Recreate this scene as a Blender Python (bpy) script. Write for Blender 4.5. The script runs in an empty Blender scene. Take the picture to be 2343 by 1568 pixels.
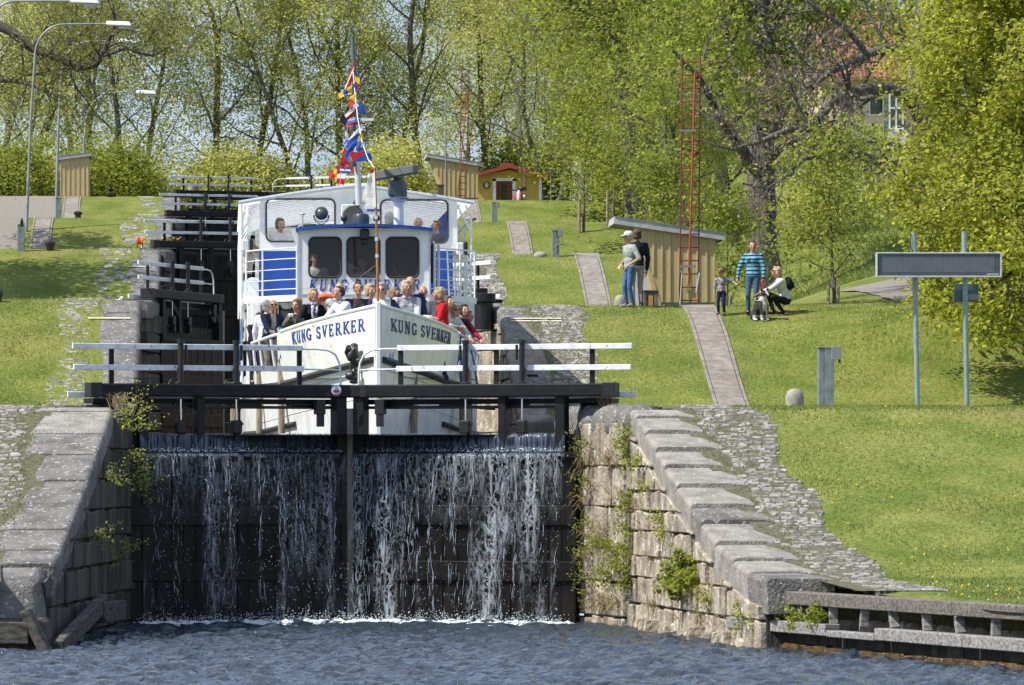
import bpy, math, random
import numpy as np
from mathutils import Vector, Matrix, noise as mnoise
R = math.radians
random.seed(7)
rng = np.random.default_rng(7)
SC = bpy.context.scene
COL = SC.collection

# ---------------------------------------------------------------- camera, sky, sun, exposure
FPX = 11600.0                     # focal length in pixels of the 2342 px wide photograph
CX, CZ = -2.04, 2.4               # camera position (y = 0); the canal runs along +Y
cam_d = bpy.data.cameras.new('camera'); cam = bpy.data.objects.new('camera', cam_d); COL.objects.link(cam)
cam.location = (CX, 0, CZ); cam.rotation_euler = (R(90), 0, 0)
cam_d.sensor_width = 36; cam_d.lens = FPX / 2342 * 36
cam_d.shift_x = (1171 - 512) / 2342; cam_d.shift_y = (1086 - 784) / 2342
cam_d.clip_start = 1; cam_d.clip_end = 3000
SC.camera = cam
SC.view_settings.view_transform = 'Standard'; SC.view_settings.look = 'None'
SC.view_settings.gamma = 1; SC.view_settings.use_curve_mapping = False
SC.view_settings.exposure = 0.7
SUN_EL, SUN_DIR = R(50), Vector((-0.955, -0.295, 0)).normalized()
sdir = Vector((SUN_DIR.x * math.cos(SUN_EL), SUN_DIR.y * math.cos(SUN_EL), math.sin(SUN_EL)))
sun_d = bpy.data.lights.new('sun', 'SUN'); sun = bpy.data.objects.new('sun', sun_d); COL.objects.link(sun)
sun_d.energy = 4.2; sun_d.angle = R(0.5); sun_d.color = (1, 0.95, 0.86)
sun.rotation_euler = sdir.to_track_quat('Z', 'Y').to_euler(); sun.location = (-30, 20, 60)
W = bpy.data.worlds.new('World'); SC.world = W; W.use_nodes = True
nt = W.node_tree; nt.nodes.clear()
wo = nt.nodes.new('ShaderNodeOutputWorld'); wb = nt.nodes.new('ShaderNodeBackground')
sky = nt.nodes.new('ShaderNodeTexSky'); sky.sky_type = 'NISHITA'; sky.sun_disc = False
sky.sun_elevation = SUN_EL; sky.sun_rotation = math.atan2(SUN_DIR.x, SUN_DIR.y)
sky.air_density = 1.2; sky.dust_density = 1.0; sky.ozone_density = 1.6
wtc = nt.nodes.new('ShaderNodeTexCoord'); wmp = nt.nodes.new('ShaderNodeMapping'); wmp.inputs['Scale'].default_value = (5, 5, 11)
wn = nt.nodes.new('ShaderNodeTexNoise'); wn.inputs['Scale'].default_value = 1.6; wn.inputs['Detail'].default_value = 6
wr = nt.nodes.new('ShaderNodeValToRGB'); wr.color_ramp.elements[0].position = .47; wr.color_ramp.elements[1].position = .66
wm = nt.nodes.new('ShaderNodeMixRGB'); wm.inputs['Color2'].default_value = (5.4, 5.6, 5.9, 1)
nt.links.new(wtc.outputs['Generated'], wmp.inputs[0]); nt.links.new(wmp.outputs[0], wn.inputs[0])
nt.links.new(wn.outputs['Fac'], wr.inputs[0]); nt.links.new(wr.outputs[0], wm.inputs['Fac'])
wh_ = nt.nodes.new('ShaderNodeHueSaturation'); wh_.inputs['Saturation'].default_value = 1.25; wh_.inputs['Value'].default_value = .92; nt.links.new(sky.outputs[0], wh_.inputs['Color']); wt_ = nt.nodes.new('ShaderNodeMixRGB'); wt_.inputs[0].default_value = .65; wt_.inputs['Color2'].default_value = (2.5, 3.3, 5.2, 1); nt.links.new(wh_.outputs[0], wt_.inputs['Color1']); nt.links.new(wt_.outputs[0], wm.inputs['Color1']); nt.links.new(wm.outputs[0], wb.inputs[0])
wb.inputs[1].default_value = 0.11
nt.links.new(wb.outputs[0], wo.inputs[0])
SC.cycles.max_bounces = 8; SC.cycles.transparent_max_bounces = 16

# ---------------------------------------------------------------- helpers
def at(x, y, d):
    """world point at distance d seen at pixel (x, y) of the photograph"""
    s = FPX / d
    return Vector((CX + (x - 512) / s, d, CZ + (1086 - y) / s))

ORG = {}
def org(o): return ORG.get(o.name, Vector((0, 0, 0))) if o else Vector((0, 0, 0))
def tag(o, label=None, cat=None, group=None, kind=None):
    if label: o['label'] = label
    if cat: o['category'] = cat
    if group: o['group'] = group
    if kind: o['kind'] = kind
    return o
def thing(name, label, cat, loc=(0, 0, 0), group=None, rz=0):
    o = bpy.data.objects.new(name, None); COL.objects.link(o); o.empty_display_size = .2
    o.location = loc; o.rotation_euler = (0, 0, rz); ORG[o.name] = Vector(loc)
    return tag(o, label, cat, group)
def copy_tree(o, parent=None):
    c = o.copy(); COL.objects.link(c)
    if parent: c.parent = parent
    for ch in list(o.children): copy_tree(ch, c)
    return c

_ICO = {}
def ico(sub):
    if sub not in _ICO:
        import bmesh
        bm = bmesh.new(); bmesh.ops.create_icosphere(bm, subdivisions=sub, radius=1)
        v = np.array([x.co[:] for x in bm.verts]); f = [tuple(q.index for q in x.verts) for x in bm.faces]; bm.free()
        _ICO[sub] = (v, f)
    return _ICO[sub]

class MB:
    def __init__(s): s.v = []; s.f = []; s.m = []; s.n = 0; s.mi = 0
    def add(s, verts, faces, mi=None):
        b = s.n; s.v.extend([tuple(p) for p in verts]); s.n += len(verts)
        k = s.mi if mi is None else mi
        for q in faces: s.f.append(tuple(b + i for i in q)); s.m.append(k)
        return s
    def box(s, lo, hi, mi=None, bev=0):
        x0, y0, z0 = lo; x1, y1, z1 = hi
        if bev <= 0:
            return s.add([(x0, y0, z0), (x1, y0, z0), (x1, y1, z0), (x0, y1, z0), (x0, y0, z1), (x1, y0, z1), (x1, y1, z1), (x0, y1, z1)],
                         [(3, 2, 1, 0), (4, 5, 6, 7), (0, 1, 5, 4), (1, 2, 6, 5), (2, 3, 7, 6), (3, 0, 4, 7)], mi)
        return s.hexa([(x0, y0, z0), (x1, y0, z0), (x1, y1, z0), (x0, y1, z0), (x0, y0, z1), (x1, y0, z1), (x1, y1, z1), (x0, y1, z1)], mi, bev)
    def hexa(s, c, mi=None, bev=0):
        """8 corners, bottom ring then top ring (ccw from above), edges chamfered"""
        F = [(3, 2, 1, 0), (4, 5, 6, 7), (0, 1, 5, 4), (1, 2, 6, 5), (2, 3, 7, 6), (3, 0, 4, 7)]
        if bev <= 0: return s.add(c, F, mi)
        C = [Vector(p) for p in c]; vs = []; idx = {}
        for fi, q in enumerate(F):
            for k in range(4):
                p = C[q[k]]; a = C[q[k - 1]] - p; b = C[q[(k + 1) % 4]] - p
                idx[fi, q[k]] = len(vs); vs.append(p + a.normalized() * bev + b.normalized() * bev)
        fs = [tuple(idx[fi, k] for k in q) for fi, q in enumerate(F)]
        for fi, q in enumerate(F):
            for k in range(4):
                a, b = q[k], q[(k + 1) % 4]
                for fj, r in enumerate(F):
                    if fj > fi and a in r and b in r: fs.append((idx[fi, b], idx[fi, a], idx[fj, a], idx[fj, b]))
        for v in range(8):
            t = [idx[fi, v] for fi, q in enumerate(F) if v in q]
            n = (vs[t[1]] - vs[t[0]]).cross(vs[t[2]] - vs[t[0]]); cen = sum(C, Vector()) / 8
            fs.append(tuple(t) if n.dot(C[v] - cen) > 0 else tuple(reversed(t)))
        return s.add(vs, fs, mi)
    def bar(s, a, b, w, h, mi=None, bev=0, up=(0, 0, 1)):
        """rectangular bar from a to b, width w across, height h along up"""
        a = Vector(a); b = Vector(b); d = (b - a).normalized(); u = Vector(up); x = d.cross(u).normalized(); u = x.cross(d).normalized()
        c = []
        for sz in (-1, 1):
            for (p, sx) in ((a, -1), (a, 1), (b, 1), (b, -1)): c.append(p + x * sx * w / 2 + u * sz * h / 2)
        return s.hexa(c, mi, bev)
    def tube(s, pts, r, n=8, mi=None, cap=True):
        pts = [Vector(p) for p in pts]; rs = r if isinstance(r, (list, tuple)) else [r] * len(pts)
        vs = []; fs = []; pu = None
        for i, p in enumerate(pts):
            d = (pts[min(i + 1, len(pts) - 1)] - pts[max(i - 1, 0)])
            d = d.normalized() if d.length > 1e-9 else Vector((0, 0, 1))
            if pu is None: pu = Vector((1, 0, 0)) if abs(d.z) > .9 else Vector((0, 0, 1))
            x = d.cross(pu).normalized(); y = x.cross(d).normalized(); pu = y
            for k in range(n):
                a = 2 * math.pi * k / n; vs.append(p + (x * math.cos(a) + y * math.sin(a)) * rs[i])
            if i:
                for k in range(n):
                    q = (k + 1) % n; fs.append(((i - 1) * n + k, (i - 1) * n + q, i * n + q, i * n + k))
        if cap: fs.append(tuple(reversed(range(n)))); fs.append(tuple(range((len(pts) - 1) * n, len(pts) * n)))
        return s.add(vs, fs, mi)
    def cyl(s, c, r, h, n=16, mi=None, r2=None):
        return s.tube([c, Vector(c) + Vector((0, 0, h))], [r, r if r2 is None else r2], n, mi)
    def lathe(s, c, prof, n=20, mi=None, axis='z', cap=True):
        vs = []; fs = []; c = Vector(c)
        for (r, z) in prof:
            for k in range(n):
                a = 2 * math.pi * k / n
                p = Vector((r * math.cos(a), r * math.sin(a), z))
                if axis == 'y': p = Vector((p.x, -p.z, p.y))
                if axis == 'x': p = Vector((p.z, p.x, p.y))
                vs.append(c + p)
        for i in range(1, len(prof)):
            for k in range(n):
                q = (k + 1) % n; fs.append(((i - 1) * n + k, (i - 1) * n + q, i * n + q, i * n + k))
        if cap: fs.append(tuple(reversed(range(n)))); fs.append(tuple(range((len(prof) - 1) * n, len(prof) * n)))
        else:
            m_ = (len(prof) - 1) * n
            for k in range(n): fs.append((m_ + k, m_ + (k + 1) % n, (k + 1) % n, k))
        return s.add(vs, fs, mi)
    def ball(s, c, r, sub=2, mi=None, rot=None):
        v, f = ico(sub); rr = np.array(r if hasattr(r, '__len__') else (r, r, r)); w = v * rr
        if rot is not None: w = w @ np.array(rot.to_3x3()).T
        return s.add(w + np.array(c), f, mi)
    def prism(s, poly, a, b, mi=None):
        """polygon of points extruded from offset a to offset b (vectors)"""
        n = len(poly); a = Vector(a); b = Vector(b)
        vs = [Vector(p) + a for p in poly] + [Vector(p) + b for p in poly]
        fs = [tuple(range(n)), tuple(reversed(range(n, 2 * n)))] + [(i, i + n, (i + 1) % n + n, (i + 1) % n) for i in range(n)]
        return s.add(vs, fs, mi)
    def grid(s, P, mi=None, flip=False):
        P = np.asarray(P); m, n = P.shape[:2]; idx = np.arange(m * n).reshape(m, n)
        q = np.stack([idx[:-1, :-1], idx[:-1, 1:], idx[1:, 1:], idx[1:, :-1]], -1).reshape(-1, 4)
        if flip: q = q[:, ::-1]
        return s.add(P.reshape(-1, 3), [tuple(map(int, r)) for r in q], mi)
    def pieces(s):
        '''split into connected pieces (vertex indices are contiguous per add call)'''
        return s
    def build(s, name, mats, parent=None, smooth=False, base=None, world=True):
        me = bpy.data.meshes.new(name)
        o0 = Vector(base) if base is not None else (org(parent) if world else Vector((0, 0, 0)))
        V = np.array(s.v, dtype=np.float64).reshape(-1, 3) - np.array(o0)
        me.from_pydata(V.tolist(), [], s.f)
        return finish(me, name, mats, parent, smooth, o0 if base is not None else None, s.m)

def finish(me, name, mats, parent=None, smooth=False, base=None, mi=None, fixn=True):
    mats = mats if isinstance(mats, (list, tuple)) else [mats]
    for m in mats: me.materials.append(m)
    if mi is not None and len(mats) > 1: me.polygons.foreach_set('material_index', mi)
    me.polygons.foreach_set('use_smooth', [bool(smooth)] * len(me.polygons))
    me.update()
    if fixn and len(me.polygons) < 60000:
        import bmesh
        bm = bmesh.new(); bm.from_mesh(me); bmesh.ops.recalc_face_normals(bm, faces=bm.faces); bm.to_mesh(me); bm.free()
    if smooth in ('auto', 'coping'):
        try: me.set_sharp_from_angle(angle=R(40 if smooth == 'auto' else 24))
        except Exception: pass
    o = bpy.data.objects.new(name, me); COL.objects.link(o)
    if base is not None: o.location = base; ORG[o.name] = Vector(base)
    if parent is not None: o.parent = parent; ORG[o.name] = org(parent)
    return o

def raw(name, V, F, mats, parent=None, smooth=False, base=None, mi=None):
    """fast mesh: V (n,3), F (m,k) with k the same for all faces"""
    o0 = np.array(base if base is not None else org(parent))
    V = np.asarray(V, dtype=np.float32) - o0.astype(np.float32); F = np.asarray(F, dtype=np.int32)
    me = bpy.data.meshes.new(name); me.vertices.add(len(V)); me.vertices.foreach_set('co', V.ravel())
    k = F.shape[1]; me.loops.add(F.size); me.loops.foreach_set('vertex_index', F.ravel())
    me.polygons.add(len(F)); me.polygons.foreach_set('loop_start', np.arange(0, F.size, k, dtype=np.int32))
    me.polygons.foreach_set('loop_total', np.full(len(F), k, dtype=np.int32))
    me.update(calc_edges=True)
    return finish(me, name, mats, parent, smooth, Vector(base) if base is not None else None, mi, fixn=False)

def remesh(mb, voxel, name, mats, parent, smooth_it=2, pick=None):
    me = bpy.data.meshes.new('tmp'); o0 = org(parent)
    me.from_pydata((np.array(mb.v) - np.array(o0)).tolist(), [], mb.f)
    o = bpy.data.objects.new('tmp', me); COL.objects.link(o)
    m = o.modifiers.new('r', 'REMESH'); m.mode = 'VOXEL'; m.voxel_size = voxel; m.adaptivity = 0
    if smooth_it:
        m2 = o.modifiers.new('s', 'SMOOTH'); m2.iterations = smooth_it; m2.factor = .5
    dg = bpy.context.evaluated_depsgraph_get(); ev = o.evaluated_get(dg)
    me2 = bpy.data.meshes.new_from_object(ev); me2.name = name
    bpy.data.objects.remove(o); bpy.data.meshes.remove(me)
    mi = None
    if pick is not None:
        cen = np.zeros(len(me2.polygons) * 3); me2.polygons.foreach_get('center', cen)
        mi = pick(cen.reshape(-1, 3) + np.array(o0)).astype(np.int32)
    me2.materials.clear()
    return finish(me2, name, mats, parent, True, None, mi, fixn=False)

# ---------------------------------------------------------------- materials
def mat(name, c1, c2=None, rough=.6, scale=6, detail=5, lo=.35, hi=.65, bump=0, bscale=None, metal=0, island=0, stretch=(1, 1, 1),
        spec=.5, trans=0, coord='Object', bdist=.02, spots=None, coat=0, emis=None):
    m = bpy.data.materials.new(name); m.use_nodes = True; t = m.node_tree; N = t.nodes; L = t.links
    b = N['Principled BSDF']; b.inputs['Roughness'].default_value = rough; b.inputs['Metallic'].default_value = metal
    b.inputs['Specular IOR Level'].default_value = spec
    if coat: b.inputs['Coat Weight'].default_value = coat; b.inputs['Coat Roughness'].default_value = .1
    tc = N.new('ShaderNodeTexCoord'); mp = N.new('ShaderNodeMapping'); mp.inputs['Scale'].default_value = stretch
    L.new(tc.outputs[coord], mp.inputs[0])
    out = None
    c1 = (*c1, 1); b.inputs['Base Color'].default_value = c1
    if c2 is not None:
        no = N.new('ShaderNodeTexNoise'); no.inputs['Scale'].default_value = scale; no.inputs['Detail'].default_value = detail
        L.new(mp.outputs[0], no.inputs[0])
        r = N.new('ShaderNodeValToRGB'); r.color_ramp.elements[0].position = lo; r.color_ramp.elements[1].position = hi
        r.color_ramp.elements[0].color = c1; r.color_ramp.elements[1].color = (*c2, 1)
        L.new(no.outputs['Fac'], r.inputs[0]); out = r.outputs[0]
    if island:
        g = N.new('ShaderNodeNewGeometry'); h = N.new('ShaderNodeHueSaturation')
        mr = N.new('ShaderNodeMapRange'); mr.inputs['To Min'].default_value = 1 - island; mr.inputs['To Max'].default_value = 1 + island
        L.new(g.outputs['Random Per Island'], mr.inputs[0]); L.new(mr.outputs[0], h.inputs['Value'])
        if out: L.new(out, h.inputs['Color'])
        else: h.inputs['Color'].default_value = c1
        out = h.outputs[0]
    if spots:
        sc, th, col = spots
        vo = N.new('ShaderNodeTexNoise'); vo.inputs['Scale'].default_value = sc; vo.inputs['Detail'].default_value = 2
        mp2 = N.new('ShaderNodeMapping'); mp2.inputs['Location'].default_value = (7, 3, 5); L.new(tc.outputs[coord], mp2.inputs[0]); L.new(mp2.outputs[0], vo.inputs[0])
        rr = N.new('ShaderNodeValToRGB'); rr.color_ramp.elements[0].position = th; rr.color_ramp.elements[1].position = th + .03
        L.new(vo.outputs['Fac'], rr.inputs[0]); mx = N.new('ShaderNodeMixRGB'); mx.inputs['Color2'].default_value = (*col, 1)
        L.new(rr.outputs[0], mx.inputs['Fac'])
        if out: L.new(out, mx.inputs['Color1'])
        else: mx.inputs['Color1'].default_value = c1
        out = mx.outputs[0]
    if out: L.new(out, b.inputs['Base Color'])
    if bump:
        nb = N.new('ShaderNodeTexNoise'); nb.inputs['Scale'].default_value = bscale or scale * 4; nb.inputs['Detail'].default_value = 6
        L.new(mp.outputs[0], nb.inputs[0]); bp = N.new('ShaderNodeBump'); bp.inputs['Strength'].default_value = bump; bp.inputs['Distance'].default_value = bdist
        L.new(nb.outputs['Fac'], bp.inputs['Height']); L.new(bp.outputs[0], b.inputs['Normal'])
    if trans:
        o = N['Material Output']; tl = N.new('ShaderNodeBsdfTranslucent'); ms = N.new('ShaderNodeMixShader'); ms.inputs[0].default_value = trans
        if out: L.new(out, tl.inputs['Color'])
        else: tl.inputs['Color'].default_value = c1
        L.new(b.outputs[0], ms.inputs[1]); L.new(tl.outputs[0], ms.inputs[2]); L.new(ms.outputs[0], o.inputs[0])
    return m
_MC = {}
def paint(c, rough=.5, **k):
    key = (tuple(round(x, 3) for x in c), rough, tuple(sorted(k.items())))
    if key not in _MC:
        d = tuple(x * .82 for x in c); _MC[key] = mat('paint', d, c, rough, scale=9, lo=.3, hi=.5, **k)
    return _MC[key]
def cloth(c, c2=None):
    key = ('cloth', tuple(c), c2)
    if key not in _MC: _MC[key] = mat('cloth', tuple(x * .75 for x in c), c2 or c, .85, scale=14, bump=.5, bscale=18, bdist=.03, spec=.2)
    return _MC[key]

BLACK = mat('black_paint', (.005, .005, .006), (.012, .012, .014), .5, spec=.3, scale=7, bump=.25, bscale=60, bdist=.004, spots=(3.5, .70, (.03, .027, .025)))
BLACKM = mat('black_metal', (.006, .006, .007), (.014, .014, .015), .45, scale=20, bump=.2)
WHITE = mat('white_board', (.62, .63, .65), (.8, .81, .83), .55, scale=9, lo=.3, hi=.55, bump=.3, bscale=50, bdist=.003, spots=(11, .66, (.42, .40, .36)))
TUBEW = mat('white_tube', (.62, .64, .68), (.74, .76, .8), .4, scale=10)
BOATW = mat('boat_white', (.66, .66, .63), (.86, .87, .86), .28, scale=2.6, detail=9, lo=.28, hi=.52, bump=.2, bscale=1.6, bdist=.06, spots=(7, .70, (.50, .42, .32)), coat=.3, stretch=(2.2, 1.4, .7))
CABW = mat('cabin_white', (.72, .73, .72), (.82, .83, .82), .35, scale=3, bump=.05, bscale=4)
BLUE = mat('boat_blue', (.008, .05, .26), (.012, .065, .33), .4, scale=3)
BLUETXT = mat('letter_blue', (.012, .045, .24), None, .45)
RUB = mat('rubber', (.012, .011, .01), (.035, .03, .028), .6, scale=15, bump=.3)
GALV = mat('galvanised', (.17, .2, .21), (.27, .30, .31), .55, scale=7, metal=.35, bump=.1)
SIGNG = mat('sign_grey_green', (.20, .27, .27), (.27, .33, .33), .5, scale=8, metal=.2)
CHROME = mat('chrome', (.75, .77, .8), None, .12, metal=1)
GRANITE = mat('granite', (.085, .08, .073), (.205, .195, .18), .9, scale=2.4, detail=12, lo=.3, hi=.7, bump=1, bscale=26, bdist=.03, spots=(13, .62, (.36, .355, .33)))
GRANITE2 = mat('light_granite', (.17, .155, .135), (.32, .30, .265), .9, scale=3.4, detail=12, lo=.3, hi=.68, bump=1, bscale=26, bdist=.03, spots=(13, .64, (.38, .37, .35)))
PINKG = mat('pink_granite', (.165, .13, .105), (.30, .25, .215), .9, scale=3.5, detail=12, lo=.3, hi=.68, bump=1, bscale=26, bdist=.03, spots=(14, .64, (.34, .31, .28)))
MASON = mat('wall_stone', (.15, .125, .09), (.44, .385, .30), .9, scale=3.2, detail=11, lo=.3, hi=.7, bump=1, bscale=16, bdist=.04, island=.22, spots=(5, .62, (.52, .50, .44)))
WALLD = mat('shaded_damp_wall_stone', (.03, .026, .021), (.10, .085, .07), .85, scale=2.2, detail=9, bump=1, bscale=20, bdist=.04, island=.25, stretch=(1.5, 1.5, .35))  # wet stone, darkened further to put the left walls' shade into its colour
COBBLE = mat('cobble_stone', (.12, .115, .10), (.33, .315, .29), .9, scale=7, bump=1, bscale=40, bdist=.02, island=.35)
SOIL = mat('soil', (.06, .06, .03), (.14, .13, .07), .95, scale=12, bump=1)
TIMBER = mat('weathered_timber', (.07, .061, .052), (.22, .20, .175), .85, scale=3, detail=9, bump=.7, bscale=30, bdist=.02, island=.2, stretch=(.6, 6, 9), spots=(3, .7, (.10, .085, .07)))
WETWOOD = mat('wet_wood', (.002, .002, .002), (.012, .009, .007), .5, scale=2, detail=8, bump=.5, bscale=25, bdist=.015, stretch=(4, 4, .5), island=.4, spec=.25)
PALEWET = mat('pale_wet_wood', (.10, .09, .075), (.24, .22, .19), .5, scale=4, bump=.5, stretch=(6, 6, .5))
CONC = mat('path_slab', (.17, .15, .13), (.26, .235, .205), .9, scale=5, bump=.5, island=.12)
GRAVEL = mat('gravel', (.20, .18, .155), (.31, .28, .245), .95, scale=30, detail=8, bump=1, bscale=90, bdist=.03)
YELW = mat('pale_yellow_boards', (.42, .33, .16), (.50, .40, .21), .7, scale=4, stretch=(3, 3, .4), bump=.2)
YELH = mat('yellow_boards', (.50, .34, .07), (.56, .39, .10), .7, scale=4, bump=.2)
ROOFG = mat('grey_roof_trim', (.32, .34, .36), (.42, .44, .46), .6, scale=6, bump=.2)
REDW = mat('red_paint', (.15, .018, .022), (.23, .03, .03), .5, scale=10)
REDO = mat('orange_red_paint', (.30, .05, .025), (.38, .07, .03), .5, scale=10)
ROOFR = mat('red_roof', (.22, .035, .03), (.30, .055, .045), .7, scale=10, bump=.4)
BAMBOO = mat('varnished_pole', (.28, .11, .02), (.45, .22, .05), .35, scale=12, stretch=(1, 1, .25))
LOG = mat('log_fender', (.20, .155, .11), (.36, .30, .22), .85, scale=8, bump=.8, stretch=(3, 3, .5))
ROPEB = mat('blue_rope', (.02, .13, .42), (.04, .2, .55), .7, scale=40, bump=.6)
ROPEW = mat('white_rope', (.7, .7, .68), None, .7)
def glassmat(name, tint, transp, rough=.03, spec=1):
    m = bpy.data.materials.new(name); m.use_nodes = True; t = m.node_tree; N = t.nodes; L = t.links
    b = N['Principled BSDF']; b.inputs['Base Color'].default_value = (*tint, 1); b.inputs['Roughness'].default_value = rough; b.inputs['Specular IOR Level'].default_value = spec
    tr = N.new('ShaderNodeBsdfTransparent'); ms = N.new('ShaderNodeMixShader'); ms.inputs[0].default_value = transp
    L.new(b.outputs[0], ms.inputs[1]); L.new(tr.outputs[0], ms.inputs[2]); L.new(ms.outputs[0], N['Material Output'].inputs[0])
    return m
GLASS = glassmat('wheelhouse_glass', (.01, .012, .012), .7)
GLASS2 = glassmat('cabin_glass', (.3, .35, .4), .93)
GLASSD = glassmat('dark_glass', (.02, .03, .03), .1)
def barkmat(name, a, b):
    return mat(name, a, b, .95, scale=5, detail=10, bump=1, bscale=16, bdist=.08, stretch=(3, 3, .6))
BARK = barkmat('bark', (.045, .042, .038), (.15, .14, .125)); BARKL = barkmat('pale_bark', (.09, .08, .065), (.2, .18, .15))
def leafmat(name, c1, c2, tr=.55, tcol=None):
    m = bpy.data.materials.new(name); m.use_nodes = True; t = m.node_tree; N = t.nodes; L = t.links
    b = N['Principled BSDF']; b.inputs['Roughness'].default_value = .55; b.inputs['Specular IOR Level'].default_value = .3
    g = N.new('ShaderNodeNewGeometry'); r = N.new('ShaderNodeValToRGB'); r.color_ramp.elements[0].color = (*c1, 1); r.color_ramp.elements[1].color = (*c2, 1)
    L.new(g.outputs['Random Per Island'], r.inputs[0]); L.new(r.outputs[0], b.inputs['Base Color'])
    tl = N.new('ShaderNodeBsdfTranslucent'); h = N.new('ShaderNodeHueSaturation'); h.inputs['Value'].default_value = 1.5; h.inputs['Hue'].default_value = .49
    L.new(r.outputs[0], h.inputs['Color']); L.new(h.outputs[0], tl.inputs['Color'])
    ms = N.new('ShaderNodeMixShader'); ms.inputs[0].default_value = tr; L.new(b.outputs[0], ms.inputs[1]); L.new(tl.outputs[0], ms.inputs[2])
    L.new(ms.outputs[0], N['Material Output'].inputs[0]); return m
LEAF_L = leafmat('lime_leaves', (.27, .30, .07), (.52, .53, .19), .6)
LEAF_M = leafmat('maple_leaves', (.14, .185, .025), (.31, .35, .06))
LEAF_B = leafmat('bright_leaves', (.19, .23, .025), (.42, .44, .07))
LEAF_D = leafmat('bush_leaves', (.09, .13, .015), (.18, .24, .03))
LEAF_S = leafmat('dry_seed_leaves', (.14, .10, .06), (.30, .22, .15), .2)
LEAF_O = leafmat('budding_backlit_leaves', (.12, .13, .03), (.22, .22, .06))  # olive buds; on the upper-left tree the dark tone stands for backlighting
BLADE = leafmat('grass_blades', (.10, .145, .022), (.19, .22, .052), .35)
STRAW = leafmat('straw', (.22, .17, .08), (.4, .33, .18), .3)
YELLOWF = paint((.75, .50, .01)); WHITEF = paint((.8, .8, .78))
SKIN = mat('skin', (.40, .20, .13), (.50, .27, .18), .5, scale=20)
SKIN2 = mat('tanned_skin', (.30, .14, .09), (.38, .19, .12), .5, scale=20)
# ---------------------------------------------------------------- levels of the staircase of locks
LK, ST, C1 = 36.4, 2.78, 79.8
def sstep(t): t = np.clip(t, 0, 1); return t * t * (3 - 2 * t)
def ramp(t): t = np.clip(t, 0, 1); return .45 * t + .55 * sstep(t)
def prof(Y, left=False):
    Y = np.asarray(Y, float)
    z = np.interp(Y, [40, 62, 67, 70, 72.1, 73.5, 76, 78, 79.6, 81.5], [.72, .76, .84, .98, 1.34, 1.72, 2.35, 2.98, 3.42, 3.5])
    for k in range(2, 6):
        c = C1 + LK * (k - 1); L = 9.2 if k == 2 else 8.6
        z = z + ST * ramp((Y - (c - L)) / (L + .5))
    if left: z = z + .16 * sstep((Y - 108) / 8)
    return z
def hill(X, Y):
    hp = np.interp(Y, [112, 116, 130, 142, 152, 170, 188, 225, 300, 500], [6.2, 6.28, 7.8, 8.5, 9.8, 11.5, 13.3, 17.6, 24, 40])
    x0 = 8.6 + np.clip(Y - 118, 0, 200) * .085
    w = sstep((X - x0) / 7) * (Y > 112)
    return w, hp
def ground(X, Y, left=False):
    z = prof(Y, left)
    if not left:
        w, hp = hill(X, Y); z = z * (1 - w) + hp * w
        z = z + .25 * sstep((X - 11) / 14) * np.sin(Y * .21 + X * .13) * sstep((Y - 134) / 12)
        if True: z = np.maximum(z, -5)
    return z
def gz(x, y):
    return float(ground(np.array(x, float), np.array(float(y)), x < 0))

def grassmat():
    m = bpy.data.materials.new('grass_ground'); m.use_nodes = True; t = m.node_tree; N = t.nodes; L = t.links
    b = N['Principled BSDF']; b.inputs['Roughness'].default_value = .9; b.inputs['Specular IOR Level'].default_value = .15
    tc = N.new('ShaderNodeTexCoord')
    def noi(s, d=6, st=(1, 1, 1)):
        mp = N.new('ShaderNodeMapping'); mp.inputs['Scale'].default_value = st; L.new(tc.outputs['Object'], mp.inputs[0])
        n = N.new('ShaderNodeTexNoise'); n.inputs['Scale'].default_value = s; n.inputs['Detail'].default_value = d; L.new(mp.outputs[0], n.inputs[0]); return n.outputs['Fac']
    def rp(f, a, ca, b_, cb):
        r = N.new('ShaderNodeValToRGB'); r.color_ramp.elements[0].position = a; r.color_ramp.elements[1].position = b_
        r.color_ramp.elements[0].color = (*ca, 1); r.color_ramp.elements[1].color = (*cb, 1); L.new(f, r.inputs[0]); return r.outputs[0]
    base = rp(noi(.9, 8), .35, (.105, .142, .025), .68, (.195, .21, .055))
    fine = rp(noi(14, 8), .3, (.68, .7, .65), .7, (1.22, 1.2, 1.15))
    mul = N.new('ShaderNodeMixRGB'); mul.blend_type = 'MULTIPLY'; mul.inputs[0].default_value = 1; L.new(base, mul.inputs[1]); L.new(fine, mul.inputs[2])
    dry = rp(noi(.35, 5), .56, (0, 0, 0), .75, (.55, .55, .55)); m2 = N.new('ShaderNodeMixRGB'); L.new(dry, m2.inputs[0]); L.new(mul.outputs[0], m2.inputs[1]); m2.inputs[2].default_value = (.27, .22, .08, 1)
    L.new(m2.outputs[0], b.inputs['Base Color'])
    bp = N.new('ShaderNodeBump'); bp.inputs['Strength'].default_value = .9; bp.inputs['Distance'].default_value = .06; L.new(noi(9, 10), bp.inputs['Height']); L.new(bp.outputs[0], b.inputs['Normal'])
    return m
GRASS = grassmat()

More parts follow.
